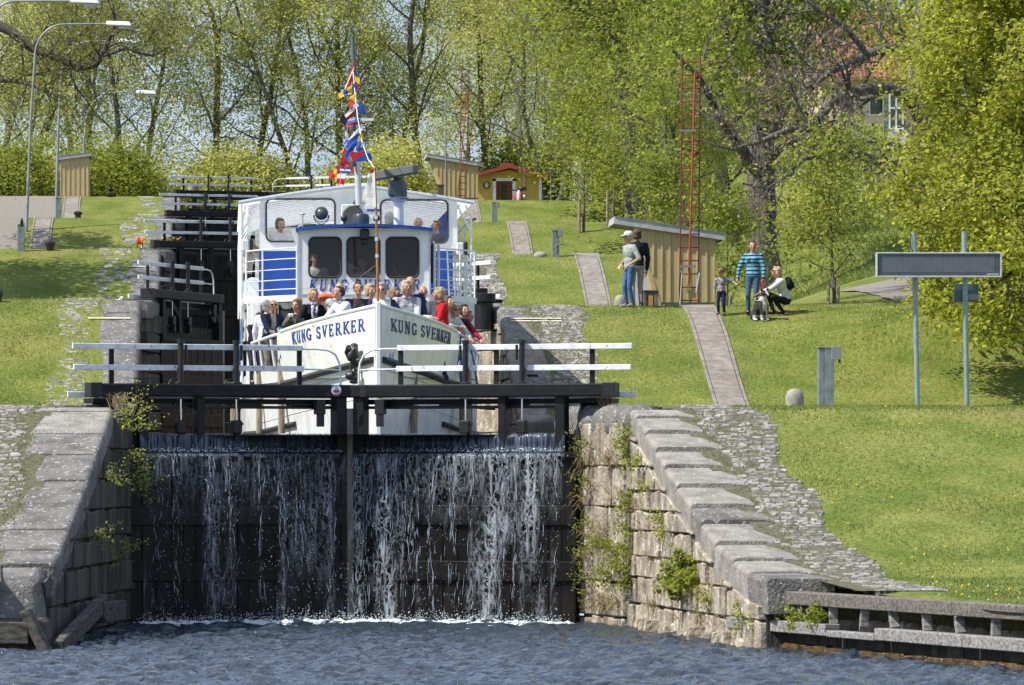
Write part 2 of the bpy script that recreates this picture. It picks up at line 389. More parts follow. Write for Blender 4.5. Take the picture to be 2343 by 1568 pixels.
# inner edges of the lock walls
def xin_r(Y):
    Y = float(Y)
    if Y < 72.1: return float(np.interp(Y, [60, 70, 72.1], [6.6, 5.25, 5.0]))
    if Y < C1 - .1: return float(np.interp(Y, [72.1, 76, 79.7], [5.0, 4.66, 4.34]))
    t = (Y - C1) % LK
    return float(np.interp(t, [0, .5, 2.2, 7.5, 10, LK], [4.3, 4.2, 3.66, 3.66, 4.25, 4.25]))
def xin_l(Y):
    Y = float(Y)
    if Y < C1: return float(np.interp(Y, [60, 70.4, 79.7], [-4.7, -4.46, -3.78]))
    t = (Y - C1) % LK
    return float(np.interp(t, [0, .5, 1.8, 7.5, 10, LK], [-3.8, -3.8, -3.5, -3.5, -3.95, -3.95]))
def xo_r(Y): return xin_r(Y) + float(np.interp(Y, [60, 70, 80, 82, 300], [1.1, 1.0, .95, 1.0, .85])) if Y < C1 else 5.15 + .1 * math.sin(Y * .8)
def xg_r(Y): return (float(np.interp(Y, [60, 67.5, 70, 73, 76, 80], [7.5, 7.4, 7.1, 6.75, 6.5, 6.3])) if Y < 80 else 6.1) + .12 * math.sin(Y * 1.7)
def xo_l(Y): return -4.95 - .12 * math.sin(Y * .9) - (max(0, 79 - Y) * .05)
def xg_l(Y): return float(np.interp(Y, [60, 74, 80, 84], [-6.7, -6.3, -5.75, -5.7])) + .12 * math.sin(Y * 1.3)

# grass banks
def bank(name, left):
    Ys = np.concatenate([np.arange(50 if not left else 71, 84, .35), np.arange(84, 106, 2), np.arange(106, 128, .35), np.arange(128, 142, 1.5), np.arange(142, 155, .5),
                         np.arange(155, 178, 2), np.arange(178, 192, .6), np.arange(192, 214, 2), np.arange(214, 228, .7), np.arange(228, 420, 8)])
    tx = np.concatenate([[0, .12, .3], np.arange(.6, 16, .6), np.arange(16, 60, 2), [70, 100, 160]])
    P = np.zeros((len(Ys), len(tx), 3))
    for i, Y in enumerate(Ys):
        x0 = (xo_l(Y) + .02) if left else (xo_r(Y) - .02)
        if not left and Y < 70.5: x0 = max(x0, 5.2 + (70.5 - Y) * .262)
        X = x0 - tx if left else x0 + tx
        z = ground(X, np.full_like(X, Y), left)
        z = z + np.array([.02 * mnoise.noise((x * .8, Y * .8, 3)) for x in X]) * sstep(tx / 1.5) - .03 * (tx < .2)
        P[i] = np.stack([X, np.full_like(X, Y), z], -1)
    mb = MB(); mb.grid(P, flip=left)
    o = mb.build(name, GRASS, smooth=True); tag(o, kind='structure'); return o
bank('grass_bank_left', True); bank('grass_bank_right', False)
mb2 = MB(); mb2.grid([[(-200, 240, 14.3), (200, 240, 14.3)], [(-1200, 2500, 14.3), (1200, 2500, 14.3)]]); tag(mb2.build('far_ground', GRASS), kind='structure')

# blades of grass, daisies and dandelions on the slopes seen from the water
def scatter(n, xr, yr, left=False, edge=True):
    out = []
    X = rng.uniform(*xr, n); Y = rng.uniform(*yr, n)
    if edge:
        lim = np.array([xg_l(y) if left else xg_r(y) for y in Y]); q = rng.normal(0, .12, n)
        k = (X < lim + q) if left else (X > lim + q)
        if not left: k &= (Y > 70.2 - (X - 5.2) / .262 + .5)
        X, Y = X[k], Y[k]
    k = ~((np.abs(X - 8.87) < .42) & (Y > 106) & (not left)) & ~((np.abs(X + 8.75) < .42) & (Y > 106) & left)
    X, Y = X[k], Y[k]
    return X, Y, ground(X, Y, left)
def blades(name, sets, h, mtl, w=.012, label=None, lean=.6):
    V = []; 
    for (X, Y, Z) in sets:
        n = len(X); a = rng.uniform(0, 6.28, n); hh = h * rng.uniform(.5, 1.5, n); wx = np.cos(a) * w; wy = np.sin(a) * w
        lx = rng.normal(0, lean, n) * hh; ly = rng.normal(0, lean, n) * hh
        v = np.stack([np.stack([X - wx, Y - wy, Z - .01], -1), np.stack([X + wx, Y + wy, Z - .01], -1), np.stack([X + lx, Y + ly, Z + hh], -1)], 1)
        V.append(v.reshape(-1, 3))
    V = np.concatenate(V); F = np.arange(len(V)).reshape(-1, 3)
    o = raw(name, V, F, mtl); tag(o, label, 'grass', kind='stuff'); return o
S = [scatter(70000, (5.6, 15), (58, 82)), scatter(45000, (6, 19), (106, 117.5)), scatter(26000, (-9, -5.3), (106, 117), True),
     scatter(9000, (-9.5, -5.3), (143, 153), True), scatter(14000, (6, 19), (143, 153)), scatter(9000, (5, 18), (179, 189.5)), scatter(6000, (5, 18), (216, 226)),
     scatter(6000, (-9.5, -5.3), (70, 82), True)]
blades('lawn_grass', S, .028, BLADE, .010, 'short mown lawn grass on the sloping banks beside the locks')
# taller grass along the mound beyond
S = [scatter(60000, (11, 34), (130, 175), edge=False), scatter(30000, (16, 50), (175, 228), edge=False)]
blades('meadow_grass', S, .11, BLADE, .02, 'longer meadow grass under the trees on the right-hand hill')
def flowers(name, n_, sets, mtl, r, label, zo=.04):
    mb = MB()
    for (X, Y, Z) in sets:
        for x, y, z in zip(X, Y, Z): mb.ball((x, y, z + zo), (r, r, r * .6), 1)
    tag(mb.build(name, mtl), label, 'flowers', kind='stuff')
def edge_sc(n, yr, left):
    Y = rng.uniform(*yr, n); f = xg_l if left else xg_r; X = np.array([f(y) for y in Y]) + rng.normal(0, .3, n) * (-1 if left else 1); return X, Y, ground(X, Y, left)
flowers('dandelions', 0, [scatter(90, (5.8, 14), (60, 80)), scatter(40, (6, 14), (107, 117)), scatter(20, (5, 12), (144, 153)), edge_sc(40, (107, 117), True), edge_sc(30, (107, 117), False), edge_sc(25, (71, 80), True)], YELLOWF, .022, 'yellow dandelions dotted over the lawn and between cobbles')
flowers('daisies', 0, [scatter(160, (5.8, 14), (60, 80)), scatter(120, (6, 16), (107, 117)), scatter(60, (-9, -5), (107, 117), True)], WHITEF, .012, 'tiny white daisies dotted over the lawn')

# paths
def snap(x, y, d0, w=7):
    """distance near d0 at which the ground shows at pixel (x, y)"""
    best = min((abs(1086 - (gz(at(x, 0, d).x, d) - CZ) * FPX / d - y) + abs(d - d0) * .3, d) for d in np.arange(d0 - w, d0 + w, .1)); return float(best[1])
def path(name, cx, hw, c, L, left):
    mb = MB(); Y = c - L; k = 0
    while Y < c + 1.2:
        Y2 = Y + .62; q = []
        for yy in (Y + .012, Y2 - .012):
            for sx in (-1, 1): q.append((cx + sx * hw, yy, gz(cx, yy) + .034))
        b = [Vector(q[0]), Vector(q[1]), Vector(q[3]), Vector(q[2])]
        mb.hexa([p - Vector((0, 0, .12)) for p in b] + b, 0, .008)
        for sx in (-1, 1):
            xx = cx + sx * (hw + .05); z0, z1 = gz(xx, Y) + .038, gz(xx, Y2) + .038
            e = [(xx - .035, Y + .01, z0), (xx + .035, Y + .01, z0), (xx + .035, Y2 - .01, z1), (xx - .035, Y2 - .01, z1)]
            mb.hexa([Vector(p) - Vector((0, 0, .12)) for p in e] + [Vector(p) for p in e], 0, .008)
        Y = Y2
    tag(mb.build(name, CONC), kind='structure')
for i, k in enumerate((2, 3, 4, 5)):
    path('slab_path', 8.87, .29, C1 + LK * (k - 1), 9.3, False)
    if k > 3: path('slab_path', -8.75, .29, C1 + LK * (k - 1), 9, True)
def sheet(name, poly_fn, y0, y1, dy, mtl, left=False, dz=.03, n=6):
    Ys = np.arange(y0, y1 + 1e-6, dy); P = []
    for Y in Ys:
        a, b = poly_fn(Y); X = np.linspace(a, b, n); P.append(np.stack([X, np.full(n, Y), ground(X, np.full(n, Y), left) + dz], -1))
    mb = MB(); mb.grid(np.array(P)); return tag(mb.build(name, mtl, smooth=True), kind='structure')
sheet('gravel_road', lambda Y: (13.45 - max(0, 121 - Y) * .0 + (.04 * math.sin(Y * 3.1)) - max(0, Y - 123.5) * .08, 34), 117.2, 126.5, .35, GRAVEL, n=40, dz=.028)
sheet('gravel_path', lambda Y: (9.5 + (Y - 138) * .05 + .2 * math.sin(Y), 12.1 + .2 * math.cos(Y * .7)), 134, 156, .7, GRAVEL, n=8)
sheet('gravel_path', lambda Y: (13.1 + (Y - 200) * -.05 + .15 * math.sin(Y), 13.1 + .75 + (Y - 200) * -.05), 181, 200, .7, GRAVEL, n=6)
sheet('gravel_yard', lambda Y: (-30, -9.35 + .15 * math.sin(Y)), 150, 240, 1.0, GRAVEL, True, n=30)

# cobbled strips between coping and grass: every cobble a little block
def cobbles(name, left, y0, y1, size=(.125, .085), dens=.93, bed=None):
    mb = MB(); Y = y0
    fo, fg = (xo_l, xg_l) if left else (xo_r, xg_r)
    while Y < y1:
        hY = size[1] * random.uniform(.8, 1.3)
        a, b = sorted((fo(Y), fg(Y))); 
        if left: b -= .03
        else: a += .03
        x = a + random.uniform(-.12, .05)
        while x < b + random.uniform(-.18, .05):
            w = min(size[0] * random.uniform(.6, 1.7), max(.06, b - x + .06))
            if not left and Y < 70.3 and x < 5.35 + (70.3 - Y) * .262: x += w; continue
            if random.random() < dens * (1 - .5 * max(0, mnoise.noise((x * .9, Y * .9, 2)))):
                g = .012; j = lambda: random.uniform(-.02, .02)
                z0 = gz(x, Y); z1 = gz(x, Y + hY); up = .018 + random.uniform(-.010, .014)
                c = [(x + g + j(), Y + g, z0 + up), (x + w - g + j(), Y + g + j() * .5, z0 + up + j() * .5), (x + w - g + j(), Y + hY - g, z1 + up + j() * .5), (x + g + j(), Y + hY - g, z1 + up)]
                mb.hexa([Vector(p) - Vector((0, 0, .1)) for p in c] + [Vector(p) for p in c], 0, .012)
            x += w
        Y += hY
    o = mb.build(name, COBBLE); tag(o, kind='structure')
    # joint bed
    sheet('joint_bed', lambda Y: (fo(Y) + (.3 if left else -.3), fg(Y)), y0, y1, .4, bed or SOIL, left, .012, 5)
cobbles('cobbled_strip', False, 67.2, 81.5); cobbles('cobbled_strip', True, 69, 81.5, dens=.8)
cobbles('cobbled_strip', False, 106.5, 117); cobbles('cobbled_strip', True, 106.5, 117, dens=.6, bed=GRASS)
cobbles('cobbled_strip', False, 143.5, 153.2, (.25, .16)); cobbles('cobbled_strip', True, 143.5, 153.2, (.25, .16), .5, GRASS); cobbles('cobbled_strip', True, 180, 189.4, (.3, .2), .6, GRASS); cobbles('cobbled_strip', True, 216, 226, (.3, .2), .6, GRASS)

# ---------------------------------------------------------------- lock walls
def mason_face(name, fx, y0, y1, zbot, ztop_fn, parent, mtl, left, course=.42, blk=.75, jit=.03, core=None):
    """irregular courses of blocks standing proud of a dark core"""
    mb = MB(); s = 1 if left else -1
    z = zbot; row = 0
    while z < 20:
        h = course * random.uniform(.85, 1.15); Y = y0 - random.uniform(0, blk)
        anyb = False
        while Y < y1:
            w = blk * random.uniform(.6, 1.4); a, b = max(Y, y0), min(Y + w, y1)
            if b - a > .08:
                ta, tb = ztop_fn(a), ztop_fn(b); za, zb = min(z + h, ta), min(z + h, tb)
                if max(za, zb) - z > .05:
                    anyb = True; za = max(za, z + .02); zb = max(zb, z + .02)
                    g = .007; j = random.uniform(0, jit)
                    za += random.uniform(-.05, .02) * (za < ta - .05); zb += random.uniform(-.05, .02) * (zb < tb - .05)
                    xa, xb = fx(a) + s * j, fx(b) + s * j; xi, xj = xa - s * .35, xb - s * .35
                    c = [(xi, a + g, z + g), (xa, a + g, z + g), (xb, b - g, z + g), (xj, b - g, z + g), (xi, a + g, za - g), (xa, a + g, za - g), (xb, b - g, zb - g), (xj, b - g, zb - g)]
                    mb.hexa(c, 0, .018)
            Y += w
        z += h; row += 1
        if not anyb: break
    return mb.build(name, mtl, parent)
def core_wall(name, fx, fo, y0, y1, zbot, ztop_fn, parent, mtl, left, step=.6, off=.05, dz=.16):
    s = -1 if left else 1; Ys = np.arange(y0, y1 + 1e-6, step); mb = MB(); P = []
    for Y in Ys:
        x = fx(Y) + s * off; zt = ztop_fn(Y) - dz; xo = fo(Y) - s * .05
        P.append([(x, Y, zbot), (x, Y, zt), (xo, Y, zt), (xo, Y, zbot)])
    mb.grid(P); mb.add(P[0], [(0, 1, 2, 3)]); mb.add(P[-1], [(0, 1, 2, 3)])
    return mb.build(name, mtl, parent)
def coping(parent, fx, fo, y0, y1, ztop_fn, mtl, left, L=.75, th=.42, stepped=.0, rnd=.07, over=.02):
    """big coping stones with a rounded inner arris, each its own part"""
    s = -1 if left else 1; Y = y0
    while Y < y1 - .05:
        l = L * random.uniform(.8, 1.25); b = min(Y + l, y1)
        if y1 - b < .3: b = y1
        za, zb = ztop_fn(Y), ztop_fn(b); zm = (za + zb) / 2
        za2 = za * (1 - stepped) + zm * stepped + stepped * .05; zb2 = zb * (1 - stepped) + zm * stepped
        wv = random.uniform(-.18, .16); mb = MB(); rows = []; dzr = random.uniform(-.006, .014)
        for (yy, zz) in ((Y + .006, za2), (b - .006, zb2)):
            x = fx(yy) - s * over; xo = fo(yy) + s * wv; r = rnd * 1.25; zz += dzr
            ring = [(x + s * .02, yy, zz - th)] + [(x + s * r * (1 - math.cos(b)), yy, zz - r * (1 - math.sin(b))) for b in np.linspace(0, math.pi / 2, 7)] + [(xo - s * .25, yy, zz + .0), (xo, yy, zz - .03), (xo, yy, zz - th)]
            rows.append(ring)
        e = .02
        n = len(rows[0]); r0, r1 = rows
        cen0 = Vector((sum(p[0] for p in r0) / n, r0[0][1], sum(p[2] for p in r0) / n)); 
        def shrink(rg, dy):
            c = Vector((sum(p[0] for p in rg) / n, rg[0][1], sum(p[2] for p in rg) / n))
            return [Vector((p[0] + (.014 if c.x > p[0] else -.014), p[1] + dy, p[2] - (.014 if p[2] > c.z else -.01))) for p in rg]
        A = shrink(r0, -.0); B = shrink(r1, .0)
        r0 = [(p[0], p[1] + .016, p[2]) for p in r0]; r1 = [(p[0], p[1] - .016, p[2]) for p in r1]
        vs = list(A) + [Vector(p) for p in r0] + [Vector(p) for p in r1] + list(B)
        fs = [tuple(range(n)), tuple(reversed(range(3 * n, 4 * n)))]
        for q in range(3):
            for i in range(n): fs.append((q * n + i, (q + 1) * n + i, (q + 1) * n + (i + 1) % n, q * n + (i + 1) % n))
        mb.add(vs, fs); mt = mtl if not isinstance(mtl, list) else random.choice(mtl)
        mb.build('coping_stone', mt, parent, smooth='coping')
        Y = b
# --- lower right wing wall
wl = thing('wing_wall', 'pale stone wing wall with stepped granite coping and weeds right of the lowest gate', 'wall', (4.6, 75, 0))
ft = lambda Y: float(prof(Y)) + .02
RW0, RW1 = 69.4, 79.55
core_wall('wall_core', xin_r, xo_r, RW0, RW1 + .2, -2, ft, wl, WALLD, False)
mason_face('wall_face', xin_r, RW0, RW1, -.4, lambda Y: ft(Y) - .36, wl, MASON, False, .36, .5, .08)
coping(wl, xin_r, xo_r, RW0 - .3, RW1, ft, [GRANITE2, GRANITE2, GRANITE, GRANITE2, GRANITE2, PINKG], False, .98, .5, .24, .06)
# broken footing stones
mb = MB(); Y = 70.3
while Y < 79.2:
    w = random.uniform(.3, .9); x = xin_r(Y) - .12 - random.uniform(0, .2)
    mb.hexa([(x, Y, -.3), (x + .5, Y, -.3), (x + .5, Y + w, -.3), (x + random.uniform(-.1, .1), Y + w, -.3), (x + .05, Y + .04, .13 + random.uniform(-.1, .1)), (x + .5, Y, .22), (x + .5, Y + w, .2), (x + .06, Y + w - .05, .13 + random.uniform(-.12, .08))], 0, .03)
    Y += w + .03
mb.build('footing_stones', MASON, wl)
# return pier between the gate recess and the wing wall (rounded boulders on top)
pr = thing('gate_pier', 'rounded stone pier at the gate recess, grass tufts growing from its joints', 'wall', (4.1, 80.9, 0))
px = lambda Y: float(np.interp(Y, [79.7, 81.9], [4.28, 3.66]))
core_wall('pier_core', px, lambda Y: 5.2, 79.75, 82, -2, lambda Y: 3.42, pr, WALLD, False, .4, .06)
mason_face('pier_face', px, 79.75, 81.9, -.4, lambda Y: 3.25, pr, MASON, False, .62, .5, .05)
mb = MB(); 
for i, (yy, rr) in enumerate(((79.98, .33), (80.55, .3), (81.15, .34), (81.75, .3))):
    mb.ball((px(yy) + .3, yy, 3.2), (.36, rr, .33), 2)
remesh(mb, .04, 'pier_top', GRANITE, pr, 3)
# --- lower left wing wall
wl2 = thing('wing_wall', 'dark shaded wing wall with lichened granite coping left of the lowest gate', 'wall', (-4.2, 75, 0))
ftl = lambda Y: float(prof(Y, True)) + .02
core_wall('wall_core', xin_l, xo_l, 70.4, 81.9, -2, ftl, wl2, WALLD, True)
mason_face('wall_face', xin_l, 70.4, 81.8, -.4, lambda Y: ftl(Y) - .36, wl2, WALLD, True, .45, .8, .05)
coping(wl2, xin_l, xo_l, 70.9, 79.9, ftl, [GRANITE, GRANITE, GRANITE2], True, 1.15, .5, .08, .075)
# big corner stone and front return of the left wing wall
mb = MB(); mb.hexa([(-4.5, 69.5, -.4), (-4.42, 70.9, -.4), (-7.5, 71.2, -.4), (-7.5, 69.9, -.4), (-4.72, 69.75, .9), (-4.5, 70.88, 1.12), (-7.5, 71.1, 1.1), (-7.5, 69.95, .85)], 0, .09)
mb.build('corner_stone', GRANITE, wl2, smooth='auto')
mb = MB(); mb.hexa([(-4.35, 69.2, -.5), (-4.3, 70.2, -.5), (-8.5, 70.4, -.5), (-8.5, 69.3, -.5), (-4.5, 69.35, .42), (-4.45, 70.1, .45), (-8.5, 70.3, .42), (-8.5, 69.4, .38)], 0, .05)
mb.build('footing_stone', WALLD, wl2)
# low stone quay closing the left bank towards the lake, outside the picture
mb = MB(); x = -7.45
while x > -60:
    w = random.uniform(1.0, 1.9); mb.box((x - w, 70.35 + random.uniform(-.03, .03), -.6), (x - .02, 71.3, .55), 0, .03); mb.box((x - w * .97, 70.25, .57), (x - .03, 71.4, 1.17), 0, .05); x -= w
tag(mb.build('lake_wall', GRANITE, base=(-7.5, 70.5, 0)), 'low granite wall along the lake left of the dark wing wall', 'wall')
# --- chamber walls
def chamber_wall(left, y0, y1, zbot, label):
    f = xin_l if left else xin_r; fo = xo_l if left else xo_r
    t = thing('lock_wall', label, 'wall', (f(y0), y0, zbot))
    zt = lambda Y: float(prof(Y, left)) + .02
    core_wall('wall_core', f, fo, y0, y1, zbot - 2, zt, t, WALLD, left, .5)
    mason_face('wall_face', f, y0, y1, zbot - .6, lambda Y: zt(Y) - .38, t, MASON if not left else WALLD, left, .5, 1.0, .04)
    for (a, b, L) in ((y0, y1 - 9.5, 2.0), (y1 - 9.5, y1, 1.1)):
        coping(t, f, fo, a, b, zt, GRANITE if left else [GRANITE, PINKG], left, L, .42, .05, .11)
    return t
nm = ['lowest', 'second', 'third', 'fourth']
for k in range(1, 5):
    a = C1 + LK * (k - 1) + (1.9 if k == 1 else 0.0); b = C1 + LK * k - .03
    for left in (True, False):
        if not left and k > 2: 
            pass
        chamber_wall(left, a, b, (3.06, 3.06, 8.6, 11.4)[k - 1] - .5, ('left' if left else 'right') + ' stone wall of the %s lock chamber seen above the gates' % nm[k - 1])
# yellowish painted marks on the second coping
mb = MB()
for (x0, x1, Y, left) in ((4.45, 5.6, 114.6, False), (-4.15, -5.1, 114.3, True), (-4.2, -4.9, 114.0 + LK, True)):
    for q in (0, .22):
        if left and q: continue
        a, b = sorted((x0, x1)); z = gz(x0, Y + q) + .035; z2 = gz(x0, Y + q + .09) + .035
        mb.add([(a, Y + q, z + .004), (b, Y + q, z + .004), (b, Y + q + .09, z2 + .004), (a, Y + q + .09, z2 + .004)], [(0, 1, 2, 3)])
tag(mb.build('painted_mark', paint((.62, .58, .42))), kind='structure')

# ---------------------------------------------------------------- water
def watermat(name, deep, rough=.06, bscale=2.2, bs=.5, foam=False):
    m = bpy.data.materials.new(name); m.use_nodes = True; t = m.node_tree; N = t.nodes; L = t.links
    b = N['Principled BSDF']; b.inputs['Base Color'].default_value = (*deep, 1); b.inputs['Roughness'].default_value = rough; b.inputs['IOR'].default_value = 1.33
    b.inputs['Specular IOR Level'].default_value = .8
    tc = N.new('ShaderNodeTexCoord'); mp = N.new('ShaderNodeMapping'); mp.inputs['Scale'].default_value = (1, .45, 1); L.new(tc.outputs['Object'], mp.inputs[0])
    n1 = N.new('ShaderNodeTexNoise'); n1.inputs['Scale'].default_value = bscale; n1.inputs['Detail'].default_value = 5; n1.inputs['Distortion'].default_value = .6; L.new(mp.outputs[0], n1.inputs[0])
    bp = N.new('ShaderNodeBump'); bp.inputs['Strength'].default_value = bs; bp.inputs['Distance'].default_value = .12; L.new(n1.outputs['Fac'], bp.inputs['Height']); L.new(bp.outputs[0], b.inputs['Normal'])
    return m
WATER = watermat('lake_water', (.03, .041, .056), .06, 6.5, 1.0)
CALM = watermat('chamber_water', (.02, .025, .022), .05, 1.5, .15)
nx, ny = 420, 420
X = np.linspace(-12, 16, nx); Y = 50 + (84 - 50) * np.linspace(0, 1, ny)
XX, YY = np.meshgrid(X, Y); Z = np.zeros_like(XX)
for i in range(40):
    wl_ = rng.uniform(.16, .75); a = rng.normal(R(75), R(34)); ph = rng.uniform(0, 6.28); A = .0104 * wl_ ** .8
    warp = .35 * np.sin(XX * rng.uniform(.2, .7) + YY * rng.uniform(-.5, .5) + ph)
    Z += A * np.sin((XX * math.cos(a) + YY * math.sin(a)) * 2 * math.pi / wl_ + ph + warp * 3)
Z = np.where(Z > 0, Z * 1.25, Z)
P = np.stack([XX, YY, Z], -1).reshape(-1, 3); idx = np.arange(nx * ny).reshape(ny, nx)
F = np.stack([idx[:-1, :-1], idx[:-1, 1:], idx[1:, 1:], idx[1:, :-1]], -1).reshape(-1, 4)
tag(raw('lake_water', P, F, WATER, smooth=True), kind='structure')
mb = MB(); mb.grid([[(-400, -120, -.09), (400, -120, -.09)], [(-400, 84, -.09), (400, 84, -.09)]]); tag(mb.build('outer_water', WATER), kind='structure')
mb = MB(); mb.grid([[(-4.6, 82, 3.05), (4.6, 82, 3.05)], [(-4.6, 156, 3.05), (4.6, 156, 3.05)]]); tag(mb.build('chamber_water', CALM), kind='structure')
for (a, b, z) in ((156, 192, 8.3), (192, 229, 11.2), (229, 300, 14.3)):
    mb = MB(); mb.grid([[(-4.6, a + .3, z), (4.6, a + .3, z)], [(-4.6, b, z), (4.6, b, z)]]); tag(mb.build('chamber_water', CALM), kind='structure')

# ---------------------------------------------------------------- timber quay on the right
TIMBERP = mat('bleached_timber', (.13, .125, .12), (.36, .35, .34), .85, scale=3, detail=9, bump=.7, bscale=30, bdist=.02, island=.2, stretch=(.6, 6, 9), spots=(3, .7, (.10, .07, .05)))
q = thing('timber_quay', 'weathered grey timber quay edge with short posts and a rotten lower beam above mossy stones', 'quay', (6.3, 67, 0))
def qp(t, z, off=0):   # along the quay: t metres from its left end
    d = Vector((.262, -1, 0)).normalized(); n = Vector((-1, -.262, 0)).normalized(); p = Vector((5.28, 70.9, z)) + d * t + n * off; return p
def qbar(name, t0, t1, z0, z1, off, w, mtl, bev=.012, sag=0):
    mb = MB(); a = qp(t0, (z0 + z1) / 2, off); b = qp(t1, (z0 + z1) / 2 + sag, off); mb.bar(a, b, w, z1 - z0, 0, bev); return mb.build(name, mtl, q)
t = .3
for L in (3.1, 4.2, 4.6, 5.5):
    qbar('top_beam', t, t + L - .02, .63, .81, 0, .28, TIMBER); t += L
t = -.25
for L, dz in ((1.2, 0.0), (2.6, 0), (1.7, .0), (2.9, 0), (4.0, 0), (4, 0)):
    qbar('lower_beam', t, t + L - .03, .25 if L != 1.7 else .24, .41 if L != 1.7 else .33, .12, .22, TIMBERP); t += L
for i in range(15): 
    t = 1.15 + i * 1.08; mb = MB(); ln = random.uniform(-.06, .12); mb.bar(qp(t, .40, .02), qp(t - ln, .64, .02), .12, .12, 0, .01, up=(1, 0, 0)); mb.build('post', TIMBERP, q)
mb = MB(); t = -.3
while t < 17:
    w = random.uniform(.5, .8); a, b = qp(t, 0, -.32), qp(t + w - .03, 0, -.32); c, e = qp(t + w - .03, 0, -.75), qp(t, 0, -.75)
    mb.hexa([Vector((p.x, p.y, -.3)) for p in (a, b, c, e)] + [Vector((p.x, p.y, .46 + random.uniform(-.03, .03))) for p in (a, b, c, e)], 0, .04); t += w
mb.build('backing_stones', MASON, q)
mb = MB(); mb.grid([[qp(-.6, .735, -.45), qp(17, .755, -.45)], [qp(-.6, -.8, -.45), qp(17, -.8, -.45)]]); mb.grid([[qp(-.6, .735, -.45), qp(17, .755, -.45)], [qp(-.6, .72, -.12), qp(17, .74, -.12)]]); mb.box((5.85, 69.35, -1), (6.9, 72, .86)); tag(mb.build('bank_fill', SOIL), kind='structure')
MOSS = mat('mossy_wet_stone', (.02, .015, .008), (.14, .085, .025), .4, scale=5, bump=.8, island=.3, stretch=(1, 1, 2.5))
mb = MB(); t = -.5
while t < 17:
    w = random.uniform(.35, .9); a, b = qp(t, 0, .1), qp(t + w - .025, 0, .1); c, e = qp(t + w - .025, 0, -.2), qp(t, 0, -.2)
    mb.hexa([Vector((p.x, p.y, -.5)) for p in (a, b, c, e)] + [Vector((p.x, p.y, .09 + random.uniform(-.02, .03))) for p in (a, b, c, e)], 0, .02); t += w
mb.build('waterline_stones', MOSS, q)
mb = MB(); t = -.5
while t < 17:
    w = random.uniform(.5, .9); a, b = qp(t, 0, -.02), qp(t + w - .03, 0, -.02); c, e = qp(t + w - .03, 0, -.3), qp(t, 0, -.3)
    mb.hexa([Vector((p.x, p.y, -.1)) for p in (a, b, c, e)] + [Vector((p.x, p.y, .26)) for p in (a, b, c, e)], 0, .01); t += w
mb.build('under_stones', WALLD, q)
# grass-bank lip behind the quay
mb = MB(); mb.grid([[qp(-.3, .74, -.1), qp(17, .76, -.1)], [qp(-.3, .76, -1.3), qp(17, .8, -1.3)]]); 
tag(mb.build('quay_verge', GRASS), kind='structure')
# splintered beams at the foot of the left wing wall
OLDWOOD = mat('old_dark_timber', (.03, .027, .023), (.13, .12, .105), .9, scale=3, detail=9, bump=.8, bscale=25, bdist=.03, stretch=(2, 2, 6))
t = thing('broken_timber', 'splintered old timbers lying against the foot of the left wing wall', 'timber', (-3.9, 73, 0))
for (a, b, w, h) in (((-4.3, 69.3, .02), (-3.82, 74.9, .52), .14, .24), ((-3.85, 74.2, .38), (-3.6, 77.2, .34), .16, .3), ((-8, 69.15, .28), (-4.7, 69.1, .24), .12, .3), ((-4.75, 69.2, .55), (-4.45, 69.15, -.05), .3, .14)):
    mb = MB(); mb.bar(a, b, w, h, 0, .015); mb.build('beam', OLDWOOD, t)
